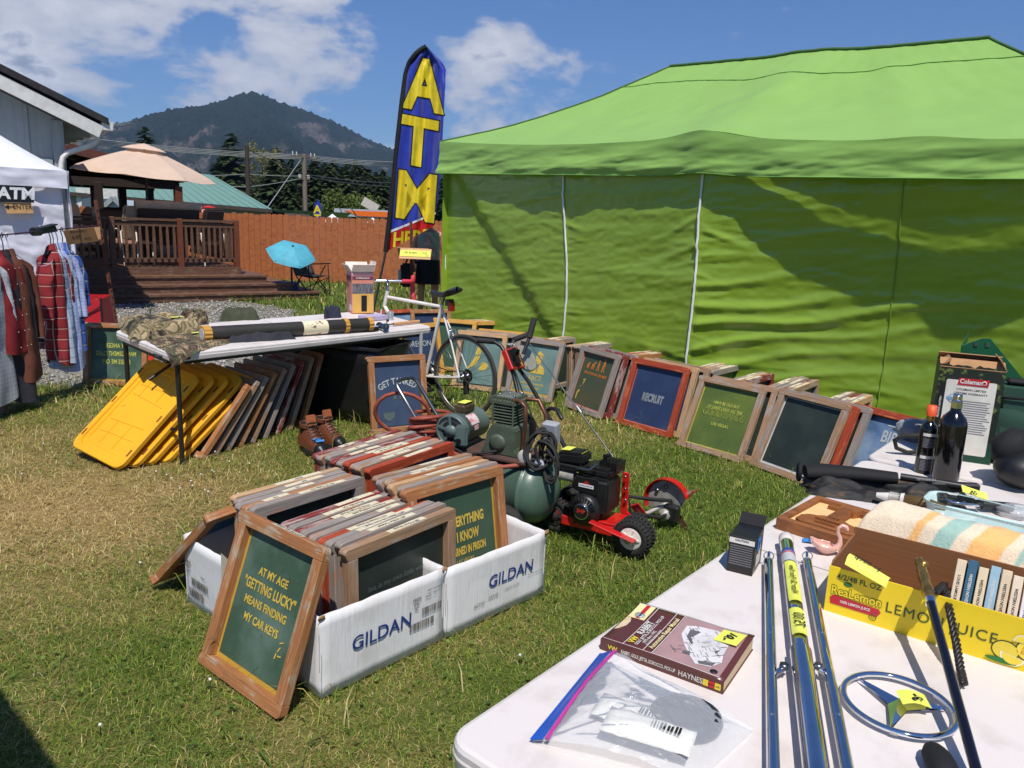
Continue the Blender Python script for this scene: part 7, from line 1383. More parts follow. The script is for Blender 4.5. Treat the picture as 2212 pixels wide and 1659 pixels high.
# ---------------------------------------------------------------- chair with clamp umbrella, crate, sign stake, person
ch_ = G(672, 640); fc = thing('folding_chair', 'black folding camp chair beside the fence under small blue umbrella', 'chair', (ch_.x, ch_.y, 0), R(-28)); mesh_b = pm('black_mesh', S(34, 34, 36), .8)
for s_ in (-1, 1):
    MB().tube([(-.26, s_ * .27, .02), (.14, s_ * .27, .62)], .012, 7).out('leg', black_metal, fc); MB().tube([(.26, s_ * .27, .02), (-.14, s_ * .27, .42), (-.42, s_ * .26, .98)], .012, 7).out('back_leg', black_metal, fc); MB().bar((-.22, s_ * .29, .62), (.24, s_ * .29, .66), .05, .025).out('armrest', black_metal, fc); MB().tube([(.26, s_ * .27, .02), (.2, s_ * .28, .64)], .01, 6).out('arm_post', black_metal, fc)
MB().tube([(-.26, -.27, .03), (.26, .27, .4)], .009, 6).out('cross_brace', black_metal, fc); MB().tube([(.26, -.27, .03), (.26, .27, .4)], .009, 6).out('cross_brace', black_metal, fc); MB().tube([(.26, .27, .03), (.26, -.27, .4)], .009, 6).out('cross_brace', black_metal, fc)
MB().grid(10, 8, lambda u, v: V((lerp(-.16, .26, u), lerp(-.26, .26, v), .42 - .05 * math.sin(math.pi * u) * math.sin(math.pi * v)))).out('seat', mesh_b, fc, solid=.006); MB().grid(10, 8, lambda u, v: V((lerp(-.15, -.43, u) - .03 * math.sin(math.pi * v), lerp(-.26, .26, v), lerp(.42, 1.0, u)))).out('backrest', pm('grey_mesh', S(74, 66, 60), .8), fc, solid=.006); MB().tube([(-.42, -.26, .98), (-.42, .26, .98)], .012, 7).out('top_bar', black_metal, fc)
aq = pm('aqua_canvas', S(96, 192, 214), .7, transl=.25); uc = P(648, 545, ch_.y - .1)
um = umbrella('clamp_umbrella', 'small aqua blue clamp umbrella tilted over the camp chair', (uc.x - .02, uc.y - .42, .9), .48, .2, [aq], uc.z - .9 + .17, (28, 12), n=6, vent=False, scal=.02, mul=8)
p = G(622, 640); cr_ = thing('crate', 'small dark blue crate between the steps and the camp chair', 'crate', (p.x, p.y, 0), .2); bl_p = pm('dark_blue_plastic', S(28, 36, 104), .5)
for (c_, d_) in (((0, -.15, .14), (.42, .012, .26)), ((0, .15, .14), (.42, .012, .26)), ((-.2, 0, .14), (.012, .29, .26)), ((.2, 0, .14), (.012, .29, .26)), ((0, 0, .01), (.4, .29, .012))): MB().box(c_, d_).out('panel', bl_p, cr_, bevel=.003)
MB().box((0, 0, .275), (.45, .33, .02)).out('rim', bl_p, cr_)
p = G(624, 612, .28); td_ = thing('watering_spout', 'small rusty red spout shape sticking up behind the blue crate', 'garden tool', (p.x, p.y + .2, 0)); MB().tube([(0, 0, 0), (.0, 0, .6), (.02, 0, .72)], .02, 7).out('stem', rust, td_); MB().box((.05, 0, .72), (.16, .06, .06), rot('Y', 12)).out('head', rust, td_, bevel=.01)
sp_ = P(890, 690, 9.85); st2 = tpost('sign_stake', 'upright rusty stake carrying the silk screens price sign', (sp_.x, 9.85, 0), P(888, 478, 9.85))
k0 = P(897, 548, 9.78); ks = thing('cardboard_sign', 'folded cardboard sign reading Silk Screens 10.00 each on the rusty stake', 'sign', k0); kl = pm('light_card', S(206, 164, 116), .8); hw_ = 36 / FPX * 9.8
MB().box((0.01, -.06, 0), (hw_ * 2 * .92, .005, .17), rot('X', -44)).out('front_face', kl, ks); MB().box((-.03, .06, .01), (hw_ * 2 * .92, .005, .17), rot('X', 48)).out('back_face', kl, ks)
pgk = MT((0.01, -.066, .006)) @ rot('X', -44).to_4x4() @ page((0, 0, 0), (1, 0, 0), (0, 0, 1)); MB().add([(-.19, -.05, 0), (.19, -.05, 0), (.185, .05, 0), (-.19, .048, 0)], [(0, 1, 2, 3)], M=pgk).out('yellow_strip', yellow_tape, ks); text('Silk Screens', .048, ink, ks, pgk @ MT((-.06, .01, .002)), sx=.7, bold=.005, shear=.1); text('10.00', .045, ink, ks, pgk @ MT((.11, .005, .002)), sx=.7); text('each', .028, ink, ks, pgk @ MT((.15, -.03, .002)), sx=.8)
def skinbody(name, pts, edges, rad, mat_, parent, sub=2, root=0):
    me = bpy.data.meshes.new(name); me.from_pydata(pts, edges, []); o = bpy.data.objects.new(name, me); col.objects.link(o); m = o.modifiers.new('s', 'SKIN'); 
    for i, r_ in enumerate(rad): me.skin_vertices[0].data[i].radius = r_ if hasattr(r_, '__len__') else (r_, r_)
    me.skin_vertices[0].data[root].use_root = True
    o.modifiers.new('u', 'SUBSURF').levels = sub; bpy.context.view_layer.update(); m2 = bpy.data.meshes.new_from_object(o.evaluated_get(bpy.context.evaluated_depsgraph_get())); bpy.data.objects.remove(o); bpy.data.meshes.remove(me)
    m2.materials.clear(); m2.materials.append(mat_); m2.polygons.foreach_set('use_smooth', [True] * len(m2.polygons)); r_ = link(name, m2, parent); return r_
pp = P(922, 600, 12.2); pe = thing('person', 'person in black shorts half hidden behind the feather flag and green tent', 'person', (pp.x + .02, 12.2, 0), R(10))
pts = [(0, 0, .92), (0, 0, 1.12), (0, 0, 1.34), (0, 0, 1.46), (0, 0, 1.54), (0, -.01, 1.63), (-.1, 0, .86), (-.11, -.03, .48), (-.11, .03, .09), (-.11, -.09, .04), (.1, 0, .86), (.11, -.02, .48), (.12, .04, .09), (.12, -.08, .04), (-.17, 0, 1.39), (-.24, .02, 1.12), (-.23, -.06, .88), (-.22, -.09, .8), (.17, 0, 1.39), (.24, .02, 1.12), (.24, -.06, .88), (.24, -.09, .8)]
edg = [(0, 1), (1, 2), (2, 3), (3, 4), (4, 5), (0, 6), (6, 7), (7, 8), (8, 9), (0, 10), (10, 11), (11, 12), (12, 13), (2, 14), (14, 15), (15, 16), (16, 17), (2, 18), (18, 19), (19, 20), (20, 21)]
rad = [(.15, .11), (.13, .095), (.15, .1), .06, .05, (.075, .09), .085, .058, .04, .035, .085, .058, .04, .035, .055, .042, .032, .03, .055, .042, .032, .03]
skinbody('body', pts, edg, rad, skin, pe)
MB().grid(24, 10, lambda u, v: V(((.2 + .01 * math.sin(u * 30)) * math.cos(u * 6.283) * (1 - .1 * v), .15 * math.sin(u * 6.283), lerp(.62, 1.0, v))), cu=True).out('shorts', black_cloth, pe); MB().grid(24, 12, lambda u, v: V((lerp(.18, .185, v) * math.cos(u * 6.283) * (1 - .35 * max(0, v - .8)), .135 * math.sin(u * 6.283), lerp(.98, 1.42, v))), cu=True).out('top', camo('tie_dye', [S(150, 176, 134), S(206, 186, 164), S(190, 140, 130), S(130, 160, 140)], 5), pe)
MB().ball((0, .02, 1.66), (.095, .11, .12), 14, 10).out('hair', pm('dark_hair', S(48, 34, 28), .7), pe)
for s_ in (-1, 1): MB().ball((s_ * .03, -.092, 1.635), .011, 8, 6).out('eye', pvc, pe)
MB().ball((0, -.1, 1.61), (.012, .02, .016), 8, 6).out('nose', skin, pe); MB().box((0, -.088, 1.58), (.045, .012, .01)).out('mouth', pm('lips', S(160, 84, 78), .5), pe, bevel=.003)
p = P(876, 594, 12.0); hbg = thing('shoulder_bag', 'black bag with pale grey panel held at the person\'s side', 'bag', (p.x, 12.0, 0), R(8)); zc_ = p.z
MB().box((.02, 0, zc_), (.2, .2, .36)).out('body', black_cloth, hbg, bevel=.03, seg=2); MB().box((-.09, -.02, zc_ - .0), (.05, .16, .16)).out('panel', pm('pale_grey_panel', S(176, 172, 164), .5), hbg, bevel=.01); MB().tube([(.0, -.08, zc_ + .18), (.1, -.02, zc_ + .42), (.16, .08, zc_ + .18)], .015, 6).out('strap', black_cloth, hbg)

# ================================================================ NEAR TABLES
NT = .74; CO = G(951, 1592, NT); ND = V((.645, .764, 0)).normalized(); NW = V((ND.y, -ND.x, 0))     # along the left edge, and across
def near_table(name, label, start, L_):
    # local x runs along the edge from near to far; local y to the LEFT of it, so start from the right hand corner
    s_ = CO + ND * start + NW * .86; s_.z = 0
    return folding_table(name, label, (s_.x, s_.y), ND, L_, .86, NT, 'white folding tables')
nt1 = near_table('folding_table', 'nearest white folding table covered with small sale items', 0, 2.44); nt2 = near_table('folding_table', 'second white folding table carrying the bottles and camping box', 2.47, 1.83)
nrz = math.atan2(ND.y, ND.x); ntr = lambda px, py, z=0.: G(px, py, NT + z) 
def ang(a, b): return math.atan2(b.y - a.y, b.x - a.x)
# ---- repair manual
bl, br, tl, tr_ = ntr(1296, 1402), ntr(1582, 1508), ntr(1388, 1290), ntr(1655, 1350)
mz = ang(bl, br); mn_ = thing('repair_manual', 'brown paperback car repair manual with cutaway car cover on near table', 'book', bl, mz); BW, BD, BT = .275, .205, .026
mar = pm('maroon_cover', S(92, 46, 42), .35, c2=S(82, 40, 36), coat=.15); pnk = pm('dusty_pink_print', S(176, 140, 140), .4, coat=.15); page_m = pm('page_edges', S(206, 186, 150), .9, c2=S(180, 158, 122), ns=60, stretch=(1, 1, 14)); cream = pm('cream_print', S(232, 220, 160), .4); whp = pm('white_print', S(226, 222, 214), .4); redp = pm('red_print', S(196, 34, 48), .4); yelp = pm('yellow_print', S(240, 214, 60), .4)
warp = lambda x_, y_: .004 * math.sin(x_ * 9) + .007 * smooth((x_ - .2) / .08) * smooth(y_ / .2) - .004 * math.sin(y_ / BD * math.pi) * (1 - x_ / BW)
MB().grid(16, 10, lambda u, v: V((u * BW, v * BD, BT + warp(u * BW, v * BD)))).out('cover', mar, mn_, solid=.0012)
MB().grid(16, 3, lambda u, v: V((u * BW, -.0005, v * (BT + warp(u * BW, 0))))).out('spine', mar, mn_); mb = MB().box((BW / 2, BD / 2, BT / 2 - .001), (BW - .006, BD - .006, BT - .004)); mb.out('pages', page_m, mn_)
MB().grid(6, 6, lambda u, v: V((BW - .0025, .003 + u * (BD - .006), v * (BT + warp(BW, u * BD) - .001)))).out('page_block', page_m, mn_); MB().box((BW / 2, BD / 2, .001), (BW, BD, .0015)).out('back_cover', mar, mn_)
def cov(x_, y_, dz=.0012): return V((x_, y_, BT + warp(x_, y_) + dz))
def covpatch(nm, x0, y0, x1, y1, mat_, dz=.0012): MB().grid(10, 8, lambda u, v: cov(lerp(x0, x1, u), lerp(y0, y1, v), dz)).out(nm, mat_, mn_)
# cover is read from the spine side up: page x runs along +y (away from the spine), page up runs along -x
def ct(body, cx_, cy_, size, mat_, **kw): text(body, size, mat_, mn_, Matrix.Identity(4), fn=lambda a, b: cov(cx_ - b, cy_ + a, .0022), cut=.02, **kw)
covpatch('picture_panel', .118, .006, .262, .198, pnk); covpatch('yellow_band', .004, .13, .044, .2, cream); covpatch('red_bar', .022, .132, .032, .198, redp, .0018)
for x0, y0, x1, y1 in ((.05, .004, .0515, .2), (.096, .004, .0975, .2), (.116, .004, .1175, .2), (.004, .004, .262, .0055), (.002, .198, .262, .1995)): covpatch('rule', x0, y0, x1, y1, whp, .002)
ct('VW', .062, .036, .021, yelp, bold=.03, sx=.9); ct('RABBIT', .062, .1, .021, whp, bold=.03, sx=.95); ct('GOLF, JETTA, SCIROCCO, PICK-UP', .075, .094, .011, whp, sx=.9, bold=.015); ct('1975 thru 1992', .086, .066, .0105, whp, bold=.015); ct('All gasoline engine models', .094, .07, .0075, whp); ct('Automotive Repair Manual', .107, .1, .0155, cream, bold=.02, sx=.92)
MB().lathe([(.012, 0), (.012, .0006), (0, .0006)], 18, MT(cov(.027, .147, .0022))).out('badge', pm('silver_print', S(176, 180, 184), .4), mn_); text('Haynes', .008, ink, mn_, page(cov(.027, .147, .0034), (0, 1, 0), (-1, 0, 0)), bold=.03)
sp_m = page((BW * .3, -.0016, BT * .55), (1, 0, 0), (0, 0, 1)); text('VW', .0135, yelp, mn_, page((.03, -.0018, BT * .52), (1, 0, 0), (0, 0, 1)), bold=.03); text('RABBIT, GOLF, JETTA, SCIROCCO, PICK-UP', .0115, whp, mn_, page((.112, -.0018, BT * .52), (1, 0, 0), (0, 0, 1)), bold=.02, sx=.56); text('HAYNES', .0165, whp, mn_, page((.206, -.0018, BT * .5), (1, 0, 0), (0, 0, 1)), bold=.015, sx=.85)
for x_, w_, m_, tx in ((.238, .011, yelp, ''), (.2505, .011, redp, '96016'), (.2635, .012, yelp, '(US)')): MB().box((x_, -.0012, BT * .5), (w_, .001, .013)).out('spine_patch', m_, mn_); (tx and text(tx, .0055, ink, mn_, page((x_, -.002, BT * .5), (1, 0, 0), (0, 0, 1)), bold=.02, sx=.8))
# cutaway car drawn in grey lines
pencil = pm('pencil_grey_print', S(112, 108, 110), .5); pale_c = pm('pale_car_print', S(216, 212, 212), .5); dk_c = pm('dark_car_print', S(104, 100, 104), .5)
def cpoly(nm, pts, mat_, dz): mb = MB(); mb.add([cov(x_, y_, dz) for x_, y_ in pts], [tuple(range(len(pts)))]); mb.out(nm, mat_, mn_)
cpoly('car_outline', [(.155, .172), (.135, .16), (.138, .12), (.16, .08), (.182, .05), (.205, .022), (.236, .03), (.25, .058), (.243, .09), (.24, .14), (.232, .168), (.2, .18)], pale_c, .0022)
for pts, m_ in (([(.148, .15), (.152, .115), (.172, .09), (.182, .115), (.172, .152)], dk_c), ([(.155, .145), (.158, .12), (.17, .103), (.176, .117), (.168, .146)], pale_c), ([(.188, .09), (.2, .058), (.226, .066), (.232, .1), (.212, .122)], pencil), ([(.206, .036), (.212, .026), (.238, .034), (.24, .05)], dk_c), ([(.186, .16), (.196, .128), (.222, .14), (.222, .166)], pencil), ([(.165, .056), (.172, .046), (.185, .048), (.18, .062)], dk_c), ([(.232, .152), (.242, .15), (.246, .168), (.236, .172)], dk_c)): cpoly('car_detail', pts, m_, .0028)
mb = MB(); random.seed(3)
for i in range(70):
    x_, y_ = random.uniform(.145, .238), random.uniform(.04, .165); a = random.choice((.6, .7, 2.2, 2.3)) ; l_ = random.uniform(.004, .02); mb.bar(cov(x_, y_, .0034), cov(x_ + l_ * math.cos(a), y_ + l_ * math.sin(a), .0034), .0009, .0003)
mb.out('line_work', dk_c, mn_)
MB().lathe([(.008, 0), (.008, .0005), (0, .0005)], 16, MT(cov(.247, .018, .0022))).out('round_mark', ink, mn_); MB().grid(6, 6, lambda u, v: cov(lerp(.205, .258, u) + .006 * v, lerp(.135, .19, v) - .008 * u, .0045 + .003 * u)).out('price_note', yellow_tape, mn_); text('10.-', .026, ink, mn_, page(cov(.234, .158, .0085), (-.3, -1, 0), (1, -.2, 0)), bold=.03, shear=.1)
# ---- clear zip bag
zb = thing('zip_bag', 'clear plastic zip bag with blue and pink seal holding parts packets', 'plastic bag', ntr(1400, 1560)); zo = V(zb.location); filmm = film('bag_film', S(226, 230, 236), .24, .22, True)
zc = [ntr(1150, 1608), ntr(1300, 1432), ntr(1628, 1582), ntr(1500, 1700)]
def bagp(u, v, s_=1.): # u from the seal to the closed end, v across
    p = zc[0].lerp(zc[1], v).lerp(zc[3].lerp(zc[2], v), u); h_ = .006 + .062 * abs(math.sin(math.pi * min(1, max(0, u) * 1.02))) ** .8 * (.35 + .65 * math.sin(math.pi * min(1, max(0, v)))) + .003 * fb(u * 5, v * 4, 2.2) * math.sin(math.pi * u) + .024 * math.exp(-((u - .12) / .16) ** 2) * v
    h_ += sum(.006 * math.exp(-((v - v0 - s0 * (u - .5)) / .02) ** 2) * math.sin(math.pi * min(1, max(0, u))) for v0, s0 in ((.2, .3), (.42, -.25), (.6, .5), (.8, -.4), (.5, 1.1))) ; return V((p.x, p.y, p.z + max(.002, h_ * s_))) - zo
MB().grid(70, 56, lambda u, v: bagp(.0 + u, v)).out('film', filmm, zb); MB().grid(10, 10, lambda u, v: bagp(u, v, .02)).out('back_film', filmm, zb)
MB().grid(5, 26, lambda u, v: bagp(-.02 + .085 * u, v) + V((0, 0, .003))).out('blue_seal', pm('blue_seal', S(40, 96, 200), .35, transl=.2), zb); MB().tube([bagp(.088, i / 24) + V((0, 0, .004)) for i in range(25)], .003, 6).out('pink_zip', pm('pink_zip', S(190, 60, 150), .35), zb); MB().tube([bagp(.1, i / 24) + V((0, 0, .004)) for i in range(25)], .0015, 6).out('zip_line', bpy.data.materials['pink_zip'], zb)
dk_o = ntr(1478, 1572, -.006); od = thing('dark_headset', 'dark round part lying inside the clear zip bag', 'machine part', dk_o); MB().tube([(.052 * math.cos(a * .2618), .045 * math.sin(a * .2618), .02) for a in range(24)], .018, 10, closed=True).out('ring', pm('slate_plastic', S(34, 38, 46), .35), od); MB().lathe([(.048, .012), (.044, .026), (.03, .03), (0, .032)], 20).out('disc', pm('slate_disc', S(44, 50, 58), .35), od)
for i, (px, py, a_) in enumerate(((1375, 1560, -28), (1400, 1590, -24))): p = ntr(px, py, .004 + .016 * i); pk = thing('parts_packet', f'white printed parts packet inside the zip bag, {"lower" if i == 0 else "upper"} one', 'packet', p, R(a_)); MB().grid(14, 8, lambda u, v: V(((u - .5) * .16, (v - .5) * .075, .012 + .012 * math.sin(math.pi * u) * math.sin(math.pi * v) + .004 * fb(u * 6, v * 4, i)))).out('packet', pm('packet_print', S(222, 220, 212), .4, c2=S(120, 124, 130), ns=40, stretch=(1, 3, 1), lo=.62, hi=.66) if i == 0 else bpy.data.materials['packet_print'], pk, solid=.002); barcode(pk, page((.03, -.01, .03), (1, 0, 0), (0, 1, 0)), .05, .018)
# ---- chrome water ski pylon
rodA, rodB = G(1698, 1165, NT + .03), G(1768, 1700, NT + .03); py_ = thing('ski_pylon', 'chrome water ski pylon of three tubes with yellow price notes', 'pylon', rodA); dv = rodB - rodA; ch2 = pm('polished_steel', S(214, 216, 220), .07, 1, c2=S(196, 198, 202))
MB().tube([V(), dv * .62], .0185, 28).out('tube', ch2, py_); MB().tube([dv * .6, dv * 1.05], .0225, 28).out('sleeve', ch2, py_); dn = dv.normalized(); MB().lathe([(.0, -.016), (.016, -.014), (.021, -.006), (.021, .03), (.019, .032)], 24, page((0, 0, 0), dn.orthogonal(), dn.cross(dn.orthogonal()))).out('white_cap', white_plastic, py_)
MB().tube([dn * .115, dn * .19], .0191, 28, cap=False).out('maker_label', pm('silver_label', S(190, 192, 196), .35, c2=S(96, 40, 60), ns=30, stretch=(1, 1, 1), lo=.6, hi=.66), py_); MB().tube([dn * .108, dn * .125], .0193, 28, cap=False).out('blue_label_band', pm('blue_print', S(56, 76, 160), .4), py_); MB().tube([dn * .128, dn * .136], .0193, 28, cap=False).out('red_label_band', redp, py_)
side_v = dn.cross(V((0, 0, 1))).normalized(); topv = side_v.cross(dn)
def note(s0, s1, w_, rad_): MB().grid(6, 9, lambda u, v: dn * lerp(s0, s1, v) + (side_v * math.sin((u - .5) * w_) + topv * math.cos((u - .5) * w_)) * rad_ + topv * .004 * (v > .9)).out('price_note', yellow_tape, py_)
if topv.z < 0: topv = -topv; side_v = -side_v
note(.20, .44, 1.7, .0205); note(.47, .60, 1.9, .0205)
text('Water Ski Pylon New', .021, ink, py_, page(dn * .32 + topv * .0235, -dn, side_v if side_v.dot(V((1, 0, 0))) > 0 else -side_v), bold=.01, shear=.2, sx=.9); text('75.00', .033, ink, py_, page(dn * .535 + topv * .0235, -dn, side_v if side_v.dot(V((1, 0, 0))) > 0 else -side_v), bold=.01, sx=.9)
for (a0, b0) in (((1660, 1212), (1672, 1720)), ((1744, 1212), (1842, 1720))):
    a = G(*a0, NT + .022) - rodA; b = G(*b0, NT + .022) - rodA; MB().tube([a, b], .0115, 20).out('side_tube', ch2, py_); MB().ball(a, .012, 12, 8).out('tube_end', cast_grey, py_); e2 = (b - a).normalized(); MB().tube([a - e2 * .01 + V((0, 0, .0)), a - e2 * .035 + V((0, 0, .012))], .004, 8).out('pin', chrome, py_); MB().tube([a - e2 * .012 + side_v * .013 * math.cos(q_ * .5236) + V((0, 0, .01 + .013 * math.sin(q_ * .5236))) for q_ in range(12)], .0016, 5, closed=True).out('pull_ring', chrome, py_)
    m_ = a.lerp(b, .62); MB().tube([m_, m_ + (dv * .62 - m_) * .55], .006, 8).out('cross_bolt', chrome, py_); MB().lathe([(.0095, 0), (.0095, .01), (0, .01)], 6, MT(m_ + (dv * .62 - m_) * .4)).out('nut', grey_metal, py_)
    for s_ in (.45, .78): MB().ball(a.lerp(b, s_) + V((0, 0, .0105)), .004, 8, 6).out('rivet', chrome, py_)
# ---- light bulb carton
b0, b1, b2_ = ntr(1568, 1232), ntr(1624, 1246), ntr(1655, 1218); bb = thing('bulb_carton', 'small black light bulb carton with blue price tag at the table edge', 'box', b0, ang(b0, b1)); wl, dl, hl2 = (b1 - b0).length, (b2_ - b1).length, .105; bcm = pm('black_gloss_card', S(26, 24, 24), .35, c2=S(40, 34, 28), ns=8)
MB().box((wl / 2, dl / 2, hl2 / 2), (wl, dl, hl2)).out('body', bcm, bb, bevel=.0015); MB().box((wl / 2, -.0008, hl2 * .88), (wl * .96, .001, .014)).out('caution_strip', whp, bb); text('CAUTION', .008, ink, bb, page((wl * .5, -.002, hl2 * .9), (1, 0, 0), (0, 0, 1)), bold=.02)
mb = MB()
for i in range(9): mb.box((wl / 2, -.0006, hl2 * .74 - i * .0065), (wl * .86, .0006, .0022))
mb.out('small_print', grey_print, bb); MB().box((wl + .0008, dl * .5, hl2 * .3), (.001, dl * .4, .03)).out('barcode_panel', whp, bb); MB().ball((wl + .0008, dl * .6, hl2 * .55), (.001, .014, .02), 12, 8).out('bulb_picture', pm('bulb_glow_print', S(236, 214, 170), .5), bb)
MB().box((wl + .002, dl * .42, hl2 * .75), (.0015, .03, .034), rot('X', -10)).out('price_tag', bpy.data.materials['blue_masking_tape'], bb); text('2-', .022, ink, bb, page((wl + .0035, dl * .42, hl2 * .75), (0, 1, .1), (0, 0, 1)), bold=.02); MB().box((wl / 2, dl + .01, hl2 + .012), (wl, .04, .001), rot('X', 35)).out('flap', bcm, bb)
# ---- framed guitar relief
q0, q1, q2, q3 = ntr(1674, 1142), ntr(1850, 1198), ntr(1910, 1094), ntr(1758, 1060); gf = thing('guitar_plaque', 'shallow wooden frame with carved guitar relief on pale panel', 'wall plaque', q0, ang(q0, q1)); gw, gd = .265, .30; fwood = wood('warm_frame_wood', S(150, 92, 48), S(120, 70, 36), .3, .7); fw2 = wood('guitar_wood', S(146, 88, 42), S(110, 64, 30), .35, .7); ply = wood('pale_ply', S(228, 190, 132), S(212, 170, 112), .3, .9)
MB().box((gw / 2, gd / 2, .022), (gw - .02, gd - .02, .008)).out('back_panel', ply, gf)
for (c_, d_) in (((gw / 2, .011, .02), (gw, .022, .04)), ((gw / 2, gd - .011, .02), (gw, .022, .04)), ((.011, gd / 2, .02), (.022, gd - .044, .04)), ((gw - .011, gd / 2, .02), (.022, gd - .044, .04))): MB().box(c_, d_).out('frame_side', fwood, gf, bevel=.002)
body = [(.045, .035), (.06, .026), (.2, .026), (.222, .04), (.222, .075), (.205, .098), (.182, .108), (.165, .122), (.1, .122), (.085, .108), (.06, .098), (.045, .075)]
MB().prism(body, .026, .044, Matrix.Identity(4)).out('guitar_body', fw2, gf, bevel=.002); MB().box((.133, .165, .040), (.036, .11, .02)).out('neck', fw2, gf, bevel=.001); MB().prism([(.11, .21), (.156, .21), (.17, .24), (.163, .262), (.14, .258), (.118, .27), (.1, .25)], .026, .046).out('headstock', fw2, gf)
for x_, m_ in ((.085, 1), (.19, -1)): MB().prism([(x_ - .02, .235), (x_ + .018, .232), (x_ + .014, .245), (x_ + .02, .256), (x_ - .012, .254), (x_ - .02, .248)], .026, .038).out('tuning_peg', fw2, gf)
MB().box((.133, .072, .048), (.08, .009, .008)).out('bridge', fw2, gf); MB().box((.133, .045, .047), (.06, .008, .006)).out('tail_piece', fw2, gf)
for i in range(5): MB().tube([(.117 + i * .008, .045, .053), (.12 + i * .0065, .235, .053)], .0009, 4).out('string', pm('copper_string', S(196, 136, 92), .4, .6) if i == 0 else bpy.data.materials['copper_string'], gf)
# ---- swan dish
sw0 = ntr(1782, 1196); sw = thing('swan_dish', 'small pink china swan dish with curved neck', 'ornament', sw0, R(-12)); pk_c = pm('pink_china', S(232, 186, 172), .18, c2=S(224, 170, 158), coat=.5)
def swb(u, v):
    a = 2 * math.pi * u; r_ = lerp(.02, .052, smooth(v * 1.3)) * (1 + .05 * math.sin(a * 9) * v); lift = .035 * max(0, -math.cos(a)) ** 2 * v; return V((r_ * 1.2 * math.cos(a) - .012 * v, r_ * .85 * math.sin(a), .002 + .042 * v ** 1.3 + lift + .012 * max(0, abs(math.sin(a)) - .3) * v))
MB().grid(36, 12, swb, cu=True).add([swb(i / 36, 0) for i in range(36)], [tuple(reversed(range(36)))]).out('bowl', pk_c, sw, solid=.003)
MB().tube([(.045, 0, .03), (.062, 0, .06), (.058, 0, .09), (.045, 0, .118), (.047, 0, .14), (.062, 0, .152), (.078, 0, .146), (.086, 0, .132)], [.02, .013, .010, .0085, .0085, .0095, .0115, .009], 12).out('neck', pk_c, sw); MB().tube([(.086, 0, .132), (.092, 0, .116)], [.006, .0015], 8).out('beak', pm('pale_beak', S(222, 168, 140), .3), sw)
sw.scale = (.6, .6, .6)
p = ntr(1752, 1172); bn = thing('price_note', 'torn blue tape price note behind the pink swan', 'price note', p, R(-20)); MB().grid(5, 4, lambda u, v: V(((u - .5) * .05, (v - .5) * .03, .004 + .008 * u))).out('note', bpy.data.materials['blue_masking_tape'], bn); text('2-', .022, ink, bn, page((0, 0, .0105), (1, .1, .16), (0, 1, 0)), bold=.02)
# ---- lemon juice carton with books and blanket
l0, l1 = ntr(1781, 1318), ntr(2212, 1452); lrz2 = ang(l0, l1); lc = thing('lemon_juice_carton', 'yellow lemon juice carton full of paperbacks on the near table', 'carton', l0, lrz2); LW, LDp, LH = .52, .23, .118
yel_c = pm('yellow_carton_print', S(238, 208, 30), .5, c2=S(232, 198, 26)); kraft = pm('kraft_interior', S(140, 92, 54), .85, c2=S(122, 80, 46), ns=6, stretch=(1, 1, 40)); dgreen = pm('dark_green_ink', S(62, 84, 36), .5)
MB().box((LW / 2, .002, LH / 2), (LW, .004, LH)).out('front_panel', yel_c, lc); MB().box((LW / 2, .006, LH / 2), (LW - .008, .004, LH - .002)).out('front_liner', kraft, lc); MB().box((LW / 2, LDp, LH / 2 + .015), (LW, .005, LH + .03)).out('back_panel', kraft, lc); MB().box((.003, LDp / 2 + .004, LH / 2 + .006), (.005, LDp - .012, LH + .012)).out('side_panel', kraft, lc); MB().box((-.001, LDp / 2, LH / 2), (.002, LDp, LH)).out('side_print', yel_c, lc); MB().box((LW, LDp / 2, LH / 2), (.005, LDp - .012, LH)).out('side_panel', kraft, lc); MB().box((LW / 2, LDp / 2, .004), (LW - .01, LDp - .01, .005)).out('bottom', kraft, lc)
lpz = lambda x_, z, off=-.0012: page((x_, off, z), (1, 0, 0), (0, 0, 1))
text('4/2/48 FL OZ', .019, dgreen, lc, lpz(.068, LH - .021), bold=.015, sx=.95)
for off, bd, m_ in ((-.0012, .06, dgreen), (-.002, .02, yel_c)): text('ReaLemon', .031, m_, lc, lpz(.066, .060, off), bold=bd, sx=.86)
MB().add([(-.055, -.012, 0), (.05, -.013, 0), (.058, .0, 0), (.053, .008, 0), (-.05, .012, 0), (-.058, .004, 0)], [(0, 1, 2, 3, 4, 5)], M=lpz(.066, .036)).out('red_ribbon', redp, lc); text('100% LEMON JUICE', .0095, whp, lc, lpz(.066, .0355, -.002), bold=.02, sx=.85); MB().ball((.045, -.001, .083), (.01, .001, .006), 10, 6).out('leaf_mark', pm('leaf_green_print', S(46, 120, 50), .5), lc)
MB().lathe([(.0085, 0), (.0085, .0006), (.007, .0007)], 20, lpz(.108, .020), cap=False).out('ring_mark', dgreen, lc); text('U', .010, dgreen, lc, lpz(.108, .020, -.002), bold=.01)
text('LEMON JUICE', .036, dgreen, lc, lpz(.245, .055), sx=.95, spacing=1.12); text('1000263', .013, dgreen, lc, lpz(.425, .088), bold=.01)
lem = pm('lemon_print', S(250, 222, 70), .5); lemw = pm('lemon_pith_print', S(248, 240, 190), .5)
def disc(nm, x_, z, rx_, rz_, m_, off, n=22, a0=0, a1=360):
    mb = MB(); pts = [(rx_ * math.cos(R(lerp(a0, a1, i / n))), rz_ * math.sin(R(lerp(a0, a1, i / n))), 0) for i in range(n + (0 if a1 - a0 == 360 else 1))]; mb.add(pts, [tuple(range(len(pts)))], M=lpz(x_, z, off)); return mb.out(nm, m_, lc)
